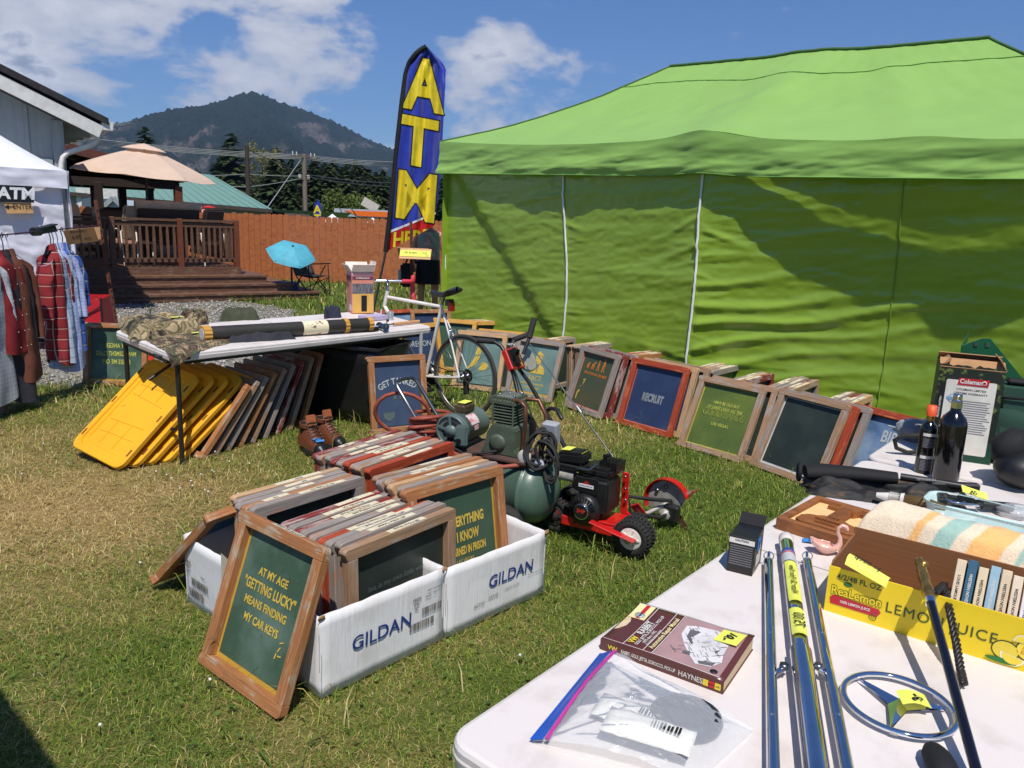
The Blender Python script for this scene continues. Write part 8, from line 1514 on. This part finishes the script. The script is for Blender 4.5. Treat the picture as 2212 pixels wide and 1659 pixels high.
for x_, z, r_ in ((.375, .037, .024), (.42, .05, .026), (.455, .034, .024), (.48, .05, .024)): disc('lemon_edge', x_, z, r_ + .0025, r_ * .85 + .0025, dgreen, -.001); disc('lemon', x_, z, r_, r_ * .85, lem, -.0018)
for x_, z, r_, a0 in ((.39, .03, .024, 170), (.447, .024, .021, 190), (.405, .064, .02, 0), (.466, .062, .02, 0)): disc('slice_pith', x_, z, r_, r_, lemw, -.0024, 14, a0, a0 + 180); disc('slice', x_, z, r_ * .82, r_ * .82, lem, -.003, 14, a0 + 4, a0 + 176)
disc('leaf', .37, .012, .03, .006, bpy.data.materials['leaf_green_print'], -.0028); text('NATURAL', .009, pm('orange_print', S(216, 110, 30), .5), lc, lpz(.423, .054, -.0034), bold=.02, sx=.9); text('STRENGTH', .009, bpy.data.materials['orange_print'], lc, lpz(.423, .044, -.0034), bold=.02, sx=.9)
MB().grid(10, 5, lambda u, v: V((.035 + .095 * u + .005 * v, .004 - .02 + .045 * v * (1 - .3 * u) - .004, LH + .03 - .030 * u + .012 * math.sin(v * 3.1) - .008 * (v < .2)))).out('price_note', yellow_tape, lc); text('1- each', .022, ink, lc, page((.083, .0, LH + .033), (-1, .0, .3), (0, -1, -.1)), bold=.015, shear=.15)
bcols = [S(226, 206, 176), S(52, 96, 120), S(226, 206, 170), S(150, 182, 196), S(222, 200, 166), S(228, 210, 182), S(232, 226, 224), S(214, 194, 164), S(226, 220, 216), S(206, 186, 152), S(224, 208, 180)]
pg_p = pm('yellowed_pages', S(186, 148, 96), .9)
for i, c_ in enumerate(bcols):
    x_ = .262 + i * .0225; o = thing('paperback', f'{["cream", "dark blue", "cream", "pale blue", "cream", "cream", "white", "tan", "white", "tan", "cream"][i]} spined paperback, number {["one", "two", "three", "four", "five", "six", "seven", "eight", "nine", "ten", "eleven"][i]} counting from the cane', 'paperback', l0 + MR(lrz2, 3, 'Z') @ V((x_, .035, .028)), lrz2, 'paperbacks in the lemon carton', rx=R(-24))
    th_ = .019; hh = .165 + .006 * math.sin(i * 2.3); bm2 = pm('paperback_spine', c_, .55, c2=tuple(v * .8 for v in c_), ns=20); MB().box((0, .002, hh / 2), (th_, .004, hh)).out('spine', bm2, o, bevel=.001)
    for s_ in (-1, 1): MB().box((s_ * (th_ / 2 - .0006), .052, hh / 2), (.0012, .1, hh)).out('cover', bm2, o)
    MB().box((0, .052, hh / 2), (th_ - .003, .095, hh - .006)).out('pages', pg_p, o); text(['LOUIS L AMOUR', 'KATHY LEVINE', 'THE STRANGER', 'SEA STORIES', 'THE LONE VALLEY', 'FALLON RIDGE', 'TREASURE TRAIL', 'THE QUICK GUN', 'HIGH COUNTRY', 'NIGHT TRAIL', 'DRY RIVER'][i] if False else 'LOUIS LAMOUR' if i == 0 else 'WESTERN NOVELS', .0085, ink if i not in (1, 3) else whp, o, page((0, -.0005, hh * .6), (0, 0, -1), (1, 0, 0)), bold=.02)
    MB().box((0, -.0004, .016), (.009, .0008, .009)).out('publisher_mark', redp, o)
# striped blanket over the carton's far side
blm = bpy.data.materials.new('striped_wool'); blm.use_nodes = True; t = blm.node_tree; b = t.nodes['Principled BSDF']; b.inputs['Roughness'].default_value = .95; b.inputs['Sheen Weight'].default_value = .3
uvn = N(t, 'ShaderNodeAttribute', attribute_name='stripe'); sx2 = N(t, 'ShaderNodeSeparateColor'); L(t, uvn.outputs['Color'], sx2.inputs[0]); rp = N(t, 'ShaderNodeValToRGB'); L(t, sx2.outputs[0], rp.inputs[0]); el2 = rp.color_ramp.elements; cw, oc, gc = S(228, 208, 180), S(238, 182, 112), S(156, 188, 174)
el2[0].position = 0; el2[0].color = (*cw, 1); el2[1].position = 1; el2[1].color = (*cw, 1)
for p0, p1, c_ in ((.30, .335, oc), (.395, .47, gc), (.53, .65, oc), (.71, .775, gc), (.83, .86, oc)):
    for q_, cc in ((p0 - .006, cw), (p0 + .004, c_), (p1 - .004, c_), (p1 + .006, cw)): x_ = el2.new(q_); x_.color = (*cc, 1)
nb = N(t, 'ShaderNodeTexNoise', i_Scale=160., i_Detail=6); tcb = N(t, 'ShaderNodeTexCoord'); L(t, tcb.outputs['Object'], nb.inputs['Vector']); nb2 = N(t, 'ShaderNodeMapRange'); L(t, nb.outputs[0], nb2.inputs['Value']); nb2.inputs['To Min'].default_value = .8; nb2.inputs['To Max'].default_value = 1.15
cb2 = N(t, 'ShaderNodeCombineColor'); [L(t, nb2.outputs[0], cb2.inputs[i]) for i in range(3)]; L(t, mix(t, 1., rp.outputs[0], cb2.outputs[0], 'MULTIPLY'), b.inputs['Base Color']); bpb = N(t, 'ShaderNodeBump', i_Strength=.7, i_Distance=.003); L(t, nb.outputs[0], bpb.inputs['Height']); L(t, bpb.outputs[0], b.inputs['Normal'])
bkt = thing('striped_blanket', 'folded cream wool blanket with orange and mint stripes behind the lemon carton', 'blanket', l0, lrz2)
def blk(u, v):
    x_ = lerp(-.035, .535, u); y = lerp(.238, .52, v); base = .0
    h_ = lerp(LH + .045, .06, smooth((v - .2) / .8)) + .05 * math.sin(math.pi * min(1, v * 1.1)) * smooth(u * 7) 
    if v < .09: h_ -= (.09 - v) * .4
    if v > .93: h_ = lerp(h_, .004, (v - .93) / .07)
    h_ *= smooth(u * 9 + .12) if u < .1 else 1; h_ = max(h_, .012 * smooth(u * 30))
    x_ += .02 * math.sin(v * 5) + .03 * (v - .5); y += .012 * math.sin(u * 9) + .02 * (1 - u) * (1 - v)
    h_ += .008 * fb(u * 5, v * 4, 6.6) + .003 * fb(u * 14, v * 11, 3)
    return V((x_, y, h_ + .001))
mb = MB().grid(90, 50, blk); bo3 = mb.out('blanket', blm, bkt); ca = bo3.data.color_attributes.new('stripe', 'FLOAT_COLOR', 'POINT')
ca.data.foreach_set('color', np.array([[(i / 89 - .04 * math.sin(j / 49 * 2.4)), 0, 0, 1] for j in range(50) for i in range(90)], np.float32).ravel())
def fold(u, v): return V((lerp(.36, .54, u), lerp(.235, .33, v) + .01 * math.sin(u * 8), LH + .02 + .05 * abs(math.sin(math.pi * v)) ** .7 * smooth(u * 6) + .006 * fb(u * 6, v * 5, 9)))
fo3 = MB().grid(30, 20, fold).out('blanket_fold', blm, bkt); ca = fo3.data.color_attributes.new('stripe', 'FLOAT_COLOR', 'POINT'); ca.data.foreach_set('color', np.array([[.05, 0, 0, 1]] * 600, np.float32).ravel())
# ---- cane with gilt handle and braided strap
cTop = P(1990, 1205, l0.y + .02); cTop.z = NT + LH + .075; cA = l0 + MR(lrz2, 3, 'Z') @ V((.205, -.01, LH + .028)); cB = G(2135, 1760, NT + .012); cn = thing('walking_cane', 'black cane with ornate gilt handle propped on the lemon carton', 'cane', cA); dv2 = (cB - cA); dn2 = dv2.normalized(); gold = pm('gilt_metal', S(206, 164, 88), .3, .9, c2=S(120, 88, 44), ns=40)
MB().tube([dn2 * .075, dv2], .0095, 16).out('shaft', pm('navy_black_lacquer', S(18, 18, 30), .2, coat=.4), cn); MB().tube([dn2 * .06, dn2 * .078], .0115, 16).out('silver_collar', chrome, cn); MB().tube([dn2 * s_ for s_ in (-.09, -.085, -.07, -.055, -.045, -.03, -.015, 0, .01, .03, .045, .06)], [.003, .008, .011, .009, .012, .0115, .0135, .011, .012, .0145, .013, .0125], 14).out('handle', gold, cn); MB().ball(dn2 * -.055 + V((.006, 0, .004)), (.012, .008, .012), 10, 7).out('handle_crest', gold, cn)
ps_ = [cA + dn2 * .05 + V((.01, .0, .008))] + [G(x_, y_, NT + z_) for x_, y_, z_ in ((2040, 1262, .11), (2052, 1320, .10), (2066, 1390, .06), (2076, 1450, .02), (2082, 1478, .014))]; pl_ = []
for i in range(120):
    t_ = i / 119 * (len(ps_) - 1); k_ = min(int(t_), len(ps_) - 2); pl_.append(ps_[k_].lerp(ps_[k_ + 1], t_ - k_))
for ph in (0, 2.09, 4.19): MB().tube([p - cA + V((.0055 * math.cos(i * .55 + ph), 0, .004 * math.sin(i * .55 + ph))) for i, p in enumerate(pl_)], .0045, 6).out('braid_strand', pm('black_leather_braid', S(34, 28, 26), .45) if ph == 0 else bpy.data.materials['black_leather_braid'], cn)
# ---- chrome star emblem
ec = ntr(1940, 1525, .008); em_ = thing('star_emblem', 'round chrome three pointed star emblem with yellow price note', 'emblem', ec, R(-10)); ER = .1
MB().tube([(ER * math.cos(2 * math.pi * i / 60), ER * math.sin(2 * math.pi * i / 60), .006) for i in range(60)], .0065, 10, closed=True, flat=.85).out('ring', chrome, em_)
mb = MB(); ct_ = (0, 0, .016); pts = []
for i in range(3):
    a = R(90 + 120 * i + 36); pts += [(ER * .96 * math.cos(a), ER * .96 * math.sin(a), .006), (.02 * math.cos(a + R(60)), .02 * math.sin(a + R(60)), .003)]
mb.add(pts + [ct_], [(6, i, (i + 1) % 6) for i in range(6)]); mb.add([(p[0], p[1], .001) for p in pts], [tuple(reversed(range(6)))]); mb.out('star', chrome, em_)
for a in (R(250), R(140), R(30)): MB().box((ER * 1.04 * math.cos(a), ER * 1.04 * math.sin(a), .003), (.014, .004, .005), MR(a + math.pi / 2, 3, 'Z')).out('clip', cast_grey, em_)
MB().grid(6, 5, lambda u, v: V((.0 + .055 * u, -.022 + .046 * v + .006 * u, .018 + .005 * math.sin(u * 4)))).out('price_note', yellow_tape, em_); text('3-', .028, ink, em_, page((.03, .0, .0245), (-.35, 1, 0), (-1, -.3, 0)), bold=.03)
# ---- black mitten, gas bottles, camping box, cooler bag, gun bag ...
p = ntr(2018, 1652); mt = thing('black_mitten', 'tip of a black mitten at the bottom picture edge', 'mitten', p, R(-10)); MB().ball((0, -.02, .02), (.026, .05, .02), 16, 12, fn=lambda d: 1 + .06 * fb(d.x * 3, d.y * 3, d.z * 3)).out('mitten', black_cloth, mt)
gloss = pm('black_gloss_paint', S(12, 12, 14), .12, coat=.5)
def bottle(px, py, r_, h_, label, big):
    p = ntr(px, py); o = thing('gas_bottle', label, 'gas bottle', p, 0, 'black gas bottles'); nk = h_ * (.80 if big else .74)
    MB().lathe([(r_ * .94, 0), (r_, .008), (r_, nk - r_ * .9), (r_ * .96, nk - r_ * .6), (r_ * .82, nk - r_ * .25), (r_ * .55, nk + r_ * .05), (r_ * .40, nk + r_ * .25), (r_ * .36, nk + r_ * .6)], 36).out('cylinder', gloss, o)
    if big: MB().lathe([(.022, nk + .025), (.022, nk + .05), (.019, nk + .052)], 6, sm=False).out('valve_nut', chrome, o); MB().lathe([(.014, nk + .05)] + [(.015 + .0015 * (i % 2), nk + .055 + i * .003) for i in range(8)] + [(.012, h_), (0, h_)], 18).out('valve_thread', chrome, o)
    else:
        MB().lathe([(.013, nk + .01), (.015, nk + .02), (.013, nk + .035)], 14).out('brass_neck', gold, o); MB().lathe([(.018, nk + .03), (.0175, h_), (0, h_)], 20).out('orange_cap', pm('orange_cap', S(236, 92, 42), .5), o)
        for z0, z1 in ((.012, .075), (.105, .165)):
            MB().grid(16, 2, lambda u, v: V((r_ * 1.008 * math.cos(R(-150 + 110 * u)), r_ * 1.008 * math.sin(R(-150 + 110 * u)), lerp(z0, z1, v)))).out('warning_label', black_plastic, o); MB().grid(16, 2, lambda u, v: V((r_ * 1.014 * math.cos(R(-150 + 110 * u)), r_ * 1.014 * math.sin(R(-150 + 110 * u)), lerp(z1 - .012, z1, v)))).out('label_strip', whp, o)
            mb = MB()
            for i in range(int((z1 - z0) / .0055) - 3): mb.grid(10, 2, lambda u, v: V((r_ * 1.016 * math.cos(R(-145 + 98 * u)), r_ * 1.016 * math.sin(R(-145 + 98 * u)), z0 + .004 + i * .0055 + .0025 * v)))
            mb.out('small_print', grey_print, o)
    return o
bottle(1992, 1020, .031, .272, 'slim black gas bottle with orange cap and white warning labels', False); bottle(2040, 1036, .048, .325, 'large plain black gas bottle with metal screw valve', True)
q0, q1 = ntr(2000, 985), ntr(2110, 998); cb_ = thing('camping_box', 'tall open cardboard camping box with red maker logo and torn top', 'box', q0, R(-25)); CW, CD, CH = .235, .19, .40; cprint = pm('dark_foliage_print', S(26, 36, 26), .5, c2=S(110, 124, 50), ns=34, lo=.56, hi=.64, amt=.9); whp2 = pm('white_panel_print', S(226, 222, 210), .45)
def cside(a, b, inset=.0): return MB().grid(16, 10, lambda u, v: V(a).lerp(V(b), u) + V((0, 0, v * (CH + (.012 * fb(u * 9, a[0] * 7 + a[1] * 5, 3) if v > .95 else 0)))))
for a, b in (((0, 0, 0), (CW, 0, 0)), ((CW, 0, 0), (CW, CD, 0)), ((CW, CD, 0), (0, CD, 0)), ((0, CD, 0), (0, 0, 0))):
    cside(a, b).out('side', cprint, cb_); c_ = V((CW / 2, CD / 2, 0)); cside(V(a).lerp(c_, .02), V(b).lerp(c_, .02)).out('liner', cardboard, cb_)
for (c_, d_, ax_, a_) in (((CW / 2, .03, CH + .004), (CW, .004, .07), 'X', -65), ((CW / 2, CD - .02, CH + .012), (CW, .004, .06), 'X', 50), ((.02, CD / 2, CH + .005), (.004, CD, .05), 'Y', 50), ((CW - .01, CD / 2, CH + .015), (.004, CD, .05), 'Y', -30)): MB().box(c_, d_, rot(ax_, a_)).out('flap', cardboard, cb_)
cpp = lambda x_, z, off=-.001: page((x_, off, z), (1, 0, 0), (0, 0, 1)); MB().box((CW / 2, -.0008, .045), (CW, .001, .09)).out('green_base_print', green_box, cb_)
MB().prism([(-.085, -.155), (.085, -.155), (.09, -.15), (.09, .15), (.085, .155), (-.085, .155), (-.09, .15), (-.09, -.15)], 0, .001, cpp(CW * .52, .185, -.0005)).out('white_panel', whp2, cb_)
MB().add([(-.055, -.015, 0), (.055, -.015, 0), (.058, .015, 0), (-.05, .015, 0)], [(0, 1, 2, 3)], M=cpp(CW * .54, .335, -.003)).out('red_logo', redp, cb_); text('Coleman', .026, whp, cb_, cpp(CW * .51, .336, -.004), bold=.03, sx=.85); MB().lathe([(.009, 0), (.009, .0006), (.006, .0007)], 14, cpp(CW * .71, .336, -.004), cap=False).out('lantern_ring', whp, cb_)
lines(['COLEMAN LIMITED', 'LIFETIME WARRANTY'], .0125, ink, cb_, cpp(CW * .53, .302, -.002), bold=.015, lead=1.3); MB().lathe([(.02, 0), (.02, .0005), (.017, .0006)], 18, cpp(CW * .28, .262, -.002), cap=False).out('seal_ring', pm('seal_blue', S(120, 160, 196), .5), cb_); MB().box((CW * .28, -.0025, .262), (.05, .001, .012)).out('seal_band', bpy.data.materials['seal_blue'], cb_)
mb = MB()
for i in range(15): mb.box((CW * .58 + .004 * (i % 3), -.002, .255 - i * .0095), (.125 - .01 * ((i * 7) % 4), .0008, .003))
mb.out('small_print', grey_print, cb_); MB().box((.02, -.002, .21), (.016, .001, .22)).out('black_strip', black_plastic, cb_); text('PROPANE LANTERN', .01, whp, cb_, page((.02, -.003, .22), (0, 0, 1), (-1, 0, 0)), bold=.02)
MB().box((CW + .001, CD * .5, .2), (.001, CD * .6, .26)).out('white_panel', whp2, cb_); MB().box((CW + .0018, CD * .5, .27), (.001, CD * .5, .03)).out('seal_band', bpy.data.materials['seal_blue'], cb_); MB().box((CW + .0018, CD * .5, .335), (.001, CD * .5, .025)).out('red_logo', redp, cb_)
gcl = pm('green_nylon', S(38, 74, 58), .7, c2=S(32, 64, 50), ns=4, bump=.25, bs=140); q0 = ntr(2118, 1000); cl = thing('cooler_bag', 'dark green padded cooler bag with black zip beside the camping box', 'bag', q0, R(-24))
MB().box((.16, .13, .16), (.32, .26, .32)).out('body', gcl, cl, bevel=.045, seg=4); MB().tube([(.02, -.005, .285), (.16, -.008, .29), (.3, -.005, .285), (.325, .13, .285), (.3, .262, .285), (.02, .262, .285), (-.005, .13, .285)], .007, 7, closed=True).out('zip', black_cloth, cl); MB().box((.16, .13, .335), (.2, .06, .025)).out('handle', black_cloth, cl, bevel=.01); MB().tube([(-.012, .02, .29), (-.014, .0, .24), (-.012, -.01, .2)], .006, 6).out('zip_pull', pm('maroon_cord', S(96, 36, 36), .7), cl); MB().grid(16, 8, lambda u, v: V((.01 + .3 * u, -.002 - .006 * math.sin(v * 9 + u * 3) , .04 + .2 * v))).out('front_pocket', gcl, cl)
q0 = P(2000, 905, 3.62); wsn = thing('stove_windscreen', 'dark green folding metal stove windscreen behind the camping box', 'windscreen', (q0.x + .09, 3.58, NT), R(-8)); gmet = pm('green_enamel', S(20, 84, 54), .35)
MB().prism([(0, 0), (.42, 0), (.42, .14), (.12, .46), (.085, .46), (0, .42)], 0, .003, MR(R(90), 4, 'X')).out('side_plate', gmet, wsn, bevel=.001); MB().prism([(0, 0), (.2, 0), (.2, .46), (0, .42)], 0, .003, MT((0, 0, 0)) @ MR(R(62), 4, 'Z') @ MR(R(90), 4, 'X')).out('back_plate', gmet, wsn); MB().prism([(0, 0), (.38, 0), (.3, .2), (.05, .40), (0, .42)], 0, .003, MT((-.02, -.1, 0)) @ MR(R(90), 4, 'X')).out('side_plate', gmet, wsn)
for x_ in (.06, .11): MB().box((x_, -.006, .43), (.018, .004, .02)).out('catch', grey_metal, wsn)
# paintball jersey bag and marker
q0 = ntr(1880, 1062); pj_ = thing('paintball_jersey', 'crumpled black and bronze sports jersey on the second table', 'jersey', q0, R(-16)); jm = pm('black_bronze_jersey', S(20, 19, 19), .7, c2=S(96, 72, 46), ns=7, stretch=(1.2, 4, 4), lo=.58, hi=.7, amt=.8, bump=.3, bs=20)
def jer(u, v):
    x_ = lerp(-.23, .30, u); y = lerp(-.13, .10, v); ed = min(u, 1 - u, v, 1 - v); h_ = smooth(ed * 5) * (.04 + .03 * fb(u * 4, v * 3, 4.4) + .012 * math.sin(v * 22 + u * 4)); w_ = .03 * fb(u * 3, v * 3, 7); return V((x_ + w_, y * (1 - .35 * abs(u - .4)) + w_, h_ + .001))
MB().grid(60, 34, jer).out('jersey', jm, pj_); MB().tube([(-.23, -.02, .05), (-.18, -.01, .055), (-.05, .0, .06), (.08, .0, .062)], [.036, .044, .036, .03], 14, flat=.7).out('rolled_sleeve', black_cloth, pj_); MB().tube([(-.25, -.02 + .035 * math.cos(a * .6), .05 + .03 * math.sin(a * .6)) for a in range(11)], .008, 6, closed=True).out('cuff', black_cloth, pj_)
ylw = pm('yellow_piping', S(206, 186, 72), .6)
for i in range(4): MB().tube([jer(.15 + .35 * s_ / 14, .72 + .06 * i - .10 * (s_ / 14) * i / 3 + .05 * math.sin(s_ / 14 * 3)) + V((0, 0, .003)) for s_ in range(15)], .0022, 5).out('piping', ylw, pj_)
q1 = ntr(1905, 1085, .02); q2 = ntr(2190, 1095, .03); mk_ = thing('paintball_marker', 'black paintball marker with ribbed grips and chrome hose', 'paintball marker', q1, ang(q1, q2)); ML = (q2 - q1).length
pv = lambda px, py, z: MR(-ang(q1, q2), 3, 'Z') @ (G(px, py, NT + z) - q1)
MB().tube([pv(1945, 1030, .07), pv(2085, 1052, .07)], .014, 12).out('barrel', black_plastic, mk_); MB().box(pv(2060, 1052, .06), (.17, .03, .035)).out('receiver', black_plastic, mk_, bevel=.006); text('TIPPMANN', .014, grey_print, mk_, page(pv(2000, 1036, .086), (1, 0, 0), (0, .5, 1)), bold=.02)
def grip(p0, p1, n, r_): mb = MB().tube([p0, p1], r_ * .8, 12); [mb.ball(V(p0).lerp(V(p1), (i + .5) / n), (r_ * 1.15,) * 3, 12, 8) for i in range(n)]; return mb.out('ribbed_grip', black_rubber, mk_)
grip(pv(1985, 1045, .055), pv(2040, 1088, .03), 4, .015); grip(pv(2070, 1070, .05), pv(2122, 1092, .03), 3, .013); MB().tube([pv(2120, 1090, .025), pv(2186, 1096, .022)], .016, 14).out('adapter', black_plastic, mk_)
MB().tube([pv(2012, 1055, .05), pv(2030, 1075, .04), pv(2060, 1086, .035), pv(2095, 1090, .035), pv(2118, 1092, .03)], .0055, 9).out('braided_hose', chrome, mk_); MB().box(pv(2105, 1064, .075), (.09, .03, .002), rot('Y', 16) @ rot('X', 35)).out('price_note', yellow_tape, mk_); text('45', .024, ink, mk_, page(pv(2104, 1064, .080), (1, 0, -.2), (0, 1, .5)), bold=.03)
q0 = ntr(1925, 1075); sq = thing('spray_bottle', 'bronze and white barrelled bottle lying on the black jersey', 'bottle', G(1900, 1070, NT + .035), R(-32)); MB().tube([(0, 0, 0), (.012, 0, 0), (.05, 0, 0), (.052, 0, 0), (.14, 0, 0), (.2, 0, 0)], [.004, .01, .017, .02, .024, .012], 16).out('body', pm('bronze_plastic', S(112, 88, 52), .25, .4), sq); MB().tube([(-.01, 0, 0), (.03, 0, 0)], [.008, .0165], 14).out('nozzle', whp, sq); MB().tube([(.03, 0, 0), (.062, 0, 0)], .0205, 14).out('collar', cast_grey, sq); MB().tube([(.064, 0, 0), (.075, 0, 0)], [.022, .0245], 16).out('white_band', whp, sq)
q0 = ntr(1952, 985); hd = thing('black_hose_loop', 'black rubber hose loop standing beside the slim gas bottle', 'hose', q0, R(-10)); MB().tube([(.09, .02, .02), (.02, .02, .012), (-.03, .01, .03), (-.045, 0, .065), (-.02, -.01, .09), (.05, 0, .095), (.1, .01, .09)], .009, 9).out('hose', black_rubber, hd)
q0 = ntr(1962, 950); pb2 = thing('parts_bag', 'clear bag of small black parts behind the slim gas bottle', 'plastic bag', q0); MB().ball((.04, 0, .035), (.08, .06, .035), 14, 9, fn=lambda d: 1 + .2 * fb(d.x * 3, d.y * 3, d.z * 3)).out('contents', pm('black_bits', S(38, 38, 40), .6, c2=S(70, 70, 72), ns=60), pb2); MB().ball((.04, 0, .045), (.1, .075, .05), 18, 12, fn=lambda d: 1 + .25 * fb(d.x * 2.5, d.y * 2.5, d.z * 2.5)).out('film', filmm, pb2)
q0 = ntr(2188, 1058); hm = thing('black_mask', 'rounded black face mask at the right picture edge', 'mask', q0, R(30)); MB().ball((.06, 0, .075), (.12, .1, .075), 24, 16, fn=lambda d: 1 + .05 * fb(d.x * 2, d.y * 2, d.z * 2)).out('shell', black_plastic, hm); MB().ball((.08, .06, .13), (.1, .07, .08), 18, 12, fn=lambda d: 1 + .15 * fb(d.x * 3, d.y * 3, d.z * 3)).out('strap_bundle', black_cloth, hm)
# glass dish on a leather case
q0, q1 = ntr(1985, 1120), ntr(2212, 1178); lcs = thing('leather_case', 'flat red brown leather case under the glass dish', 'case', q0, ang(q0, q1)); MB().box((.18, .04, .012), (.44, .17, .024)).out('body', pm('red_brown_leather', S(112, 54, 38), .4, c2=S(92, 44, 32), coat=.2), lcs, bevel=.006, seg=2); MB().box((.33, .06, .0255), (.09, .05, .002)).out('blue_label', pm('pale_blue_label', S(122, 150, 190), .5), lcs)
gd_ = thing('glass_dish', 'clear green tinted glass baking dish on the leather case', 'dish', q0 + V((0, 0, .0265)), ang(q0, q1)); glm = glass('tinted_glass', (.82, .95, .92), .0, 1.47)
def dish(u, v):
    a = 2 * math.pi * u; c_, s_ = math.cos(a), math.sin(a); k_ = 1 / max(abs(c_) ** 4 + abs(s_) ** 4, 1e-6) ** .25
    prof_ = [(.0, .004), (.86, .004), (.92, .012), (.97, .045), (1.03, .048), (1.03, .044), (.985, .040), (.945, .008), (.9, 0), (0, 0)]; i = min(int(v * 9), 8); t_ = v * 9 - i; r_ = lerp(prof_[i][0], prof_[i + 1][0], t_); z = lerp(prof_[i][1], prof_[i + 1][1], t_); return V((.17 + .165 * k_ * c_ * r_, .045 + .085 * k_ * s_ * r_, z))
MB().grid(56, 28, dish, cu=True).out('dish', film('clear_glass', S(190, 214, 210), -.03, .03), gd_); MB().tube([dish(i / 48, .48) for i in range(48)], .0022, 8, closed=True).out('rim', glm, gd_)
q0 = ntr(2165, 1118); cpb = thing('parts_bag', 'small clear bag of parts behind the glass dish', 'plastic bag', q0); MB().ball((.06, .02, .02), (.07, .05, .02), 14, 9, fn=lambda d: 1 + .25 * fb(d.x * 2.5, d.y * 2.5, d.z * 2.5)).out('film', film('milky_film', S(206, 208, 210), .3), cpb)

# ================================================================ unseen awning added off frame to cast the corner shadow
sh_o = V((sdir.x, sdir.y, 0)) * (2.3 / sdir.z); e1_ = G(0, 1485) + sh_o; e2_ = G(128, 1659) + sh_o; ed_ = (e2_ - e1_).normalized(); lf_ = V((ed_.y, -ed_.x, 0))
if lf_.x > 0: lf_ = -lf_
cn_ = e1_ - ed_ * .5; nb_ = thing('stall_canopy', 'white two legged awning standing just left of the viewpoint', 'canopy', (cn_.x, cn_.y, 0)); cz = 2.3; cv = [V((0, 0, cz)), ed_ * 1.6 + V((0, 0, cz)), ed_ * 1.6 + lf_ * 2 + V((0, 0, cz)), lf_ * 2 + V((0, 0, cz))]; cm_ = sum(cv, V()) / 4 + V((0, 0, .6))
MB().add(cv + [cm_], [(0, 1, 4), (1, 2, 4), (2, 3, 4), (3, 0, 4)]).out('roof', pvc, nb_)
for c_, q_ in ((cv[2], cv[1]), (cv[3], cv[0])): MB().bar((c_.x, c_.y, 0), (c_.x, c_.y, cz), .05, .05).out('leg', grey_metal, nb_); MB().bar((c_.x, c_.y, cz - .6), c_.lerp(q_, .45), .03, .03).out('brace', grey_metal, nb_); MB().bar(c_, q_, .04, .04).out('roof_beam', grey_metal, nb_)
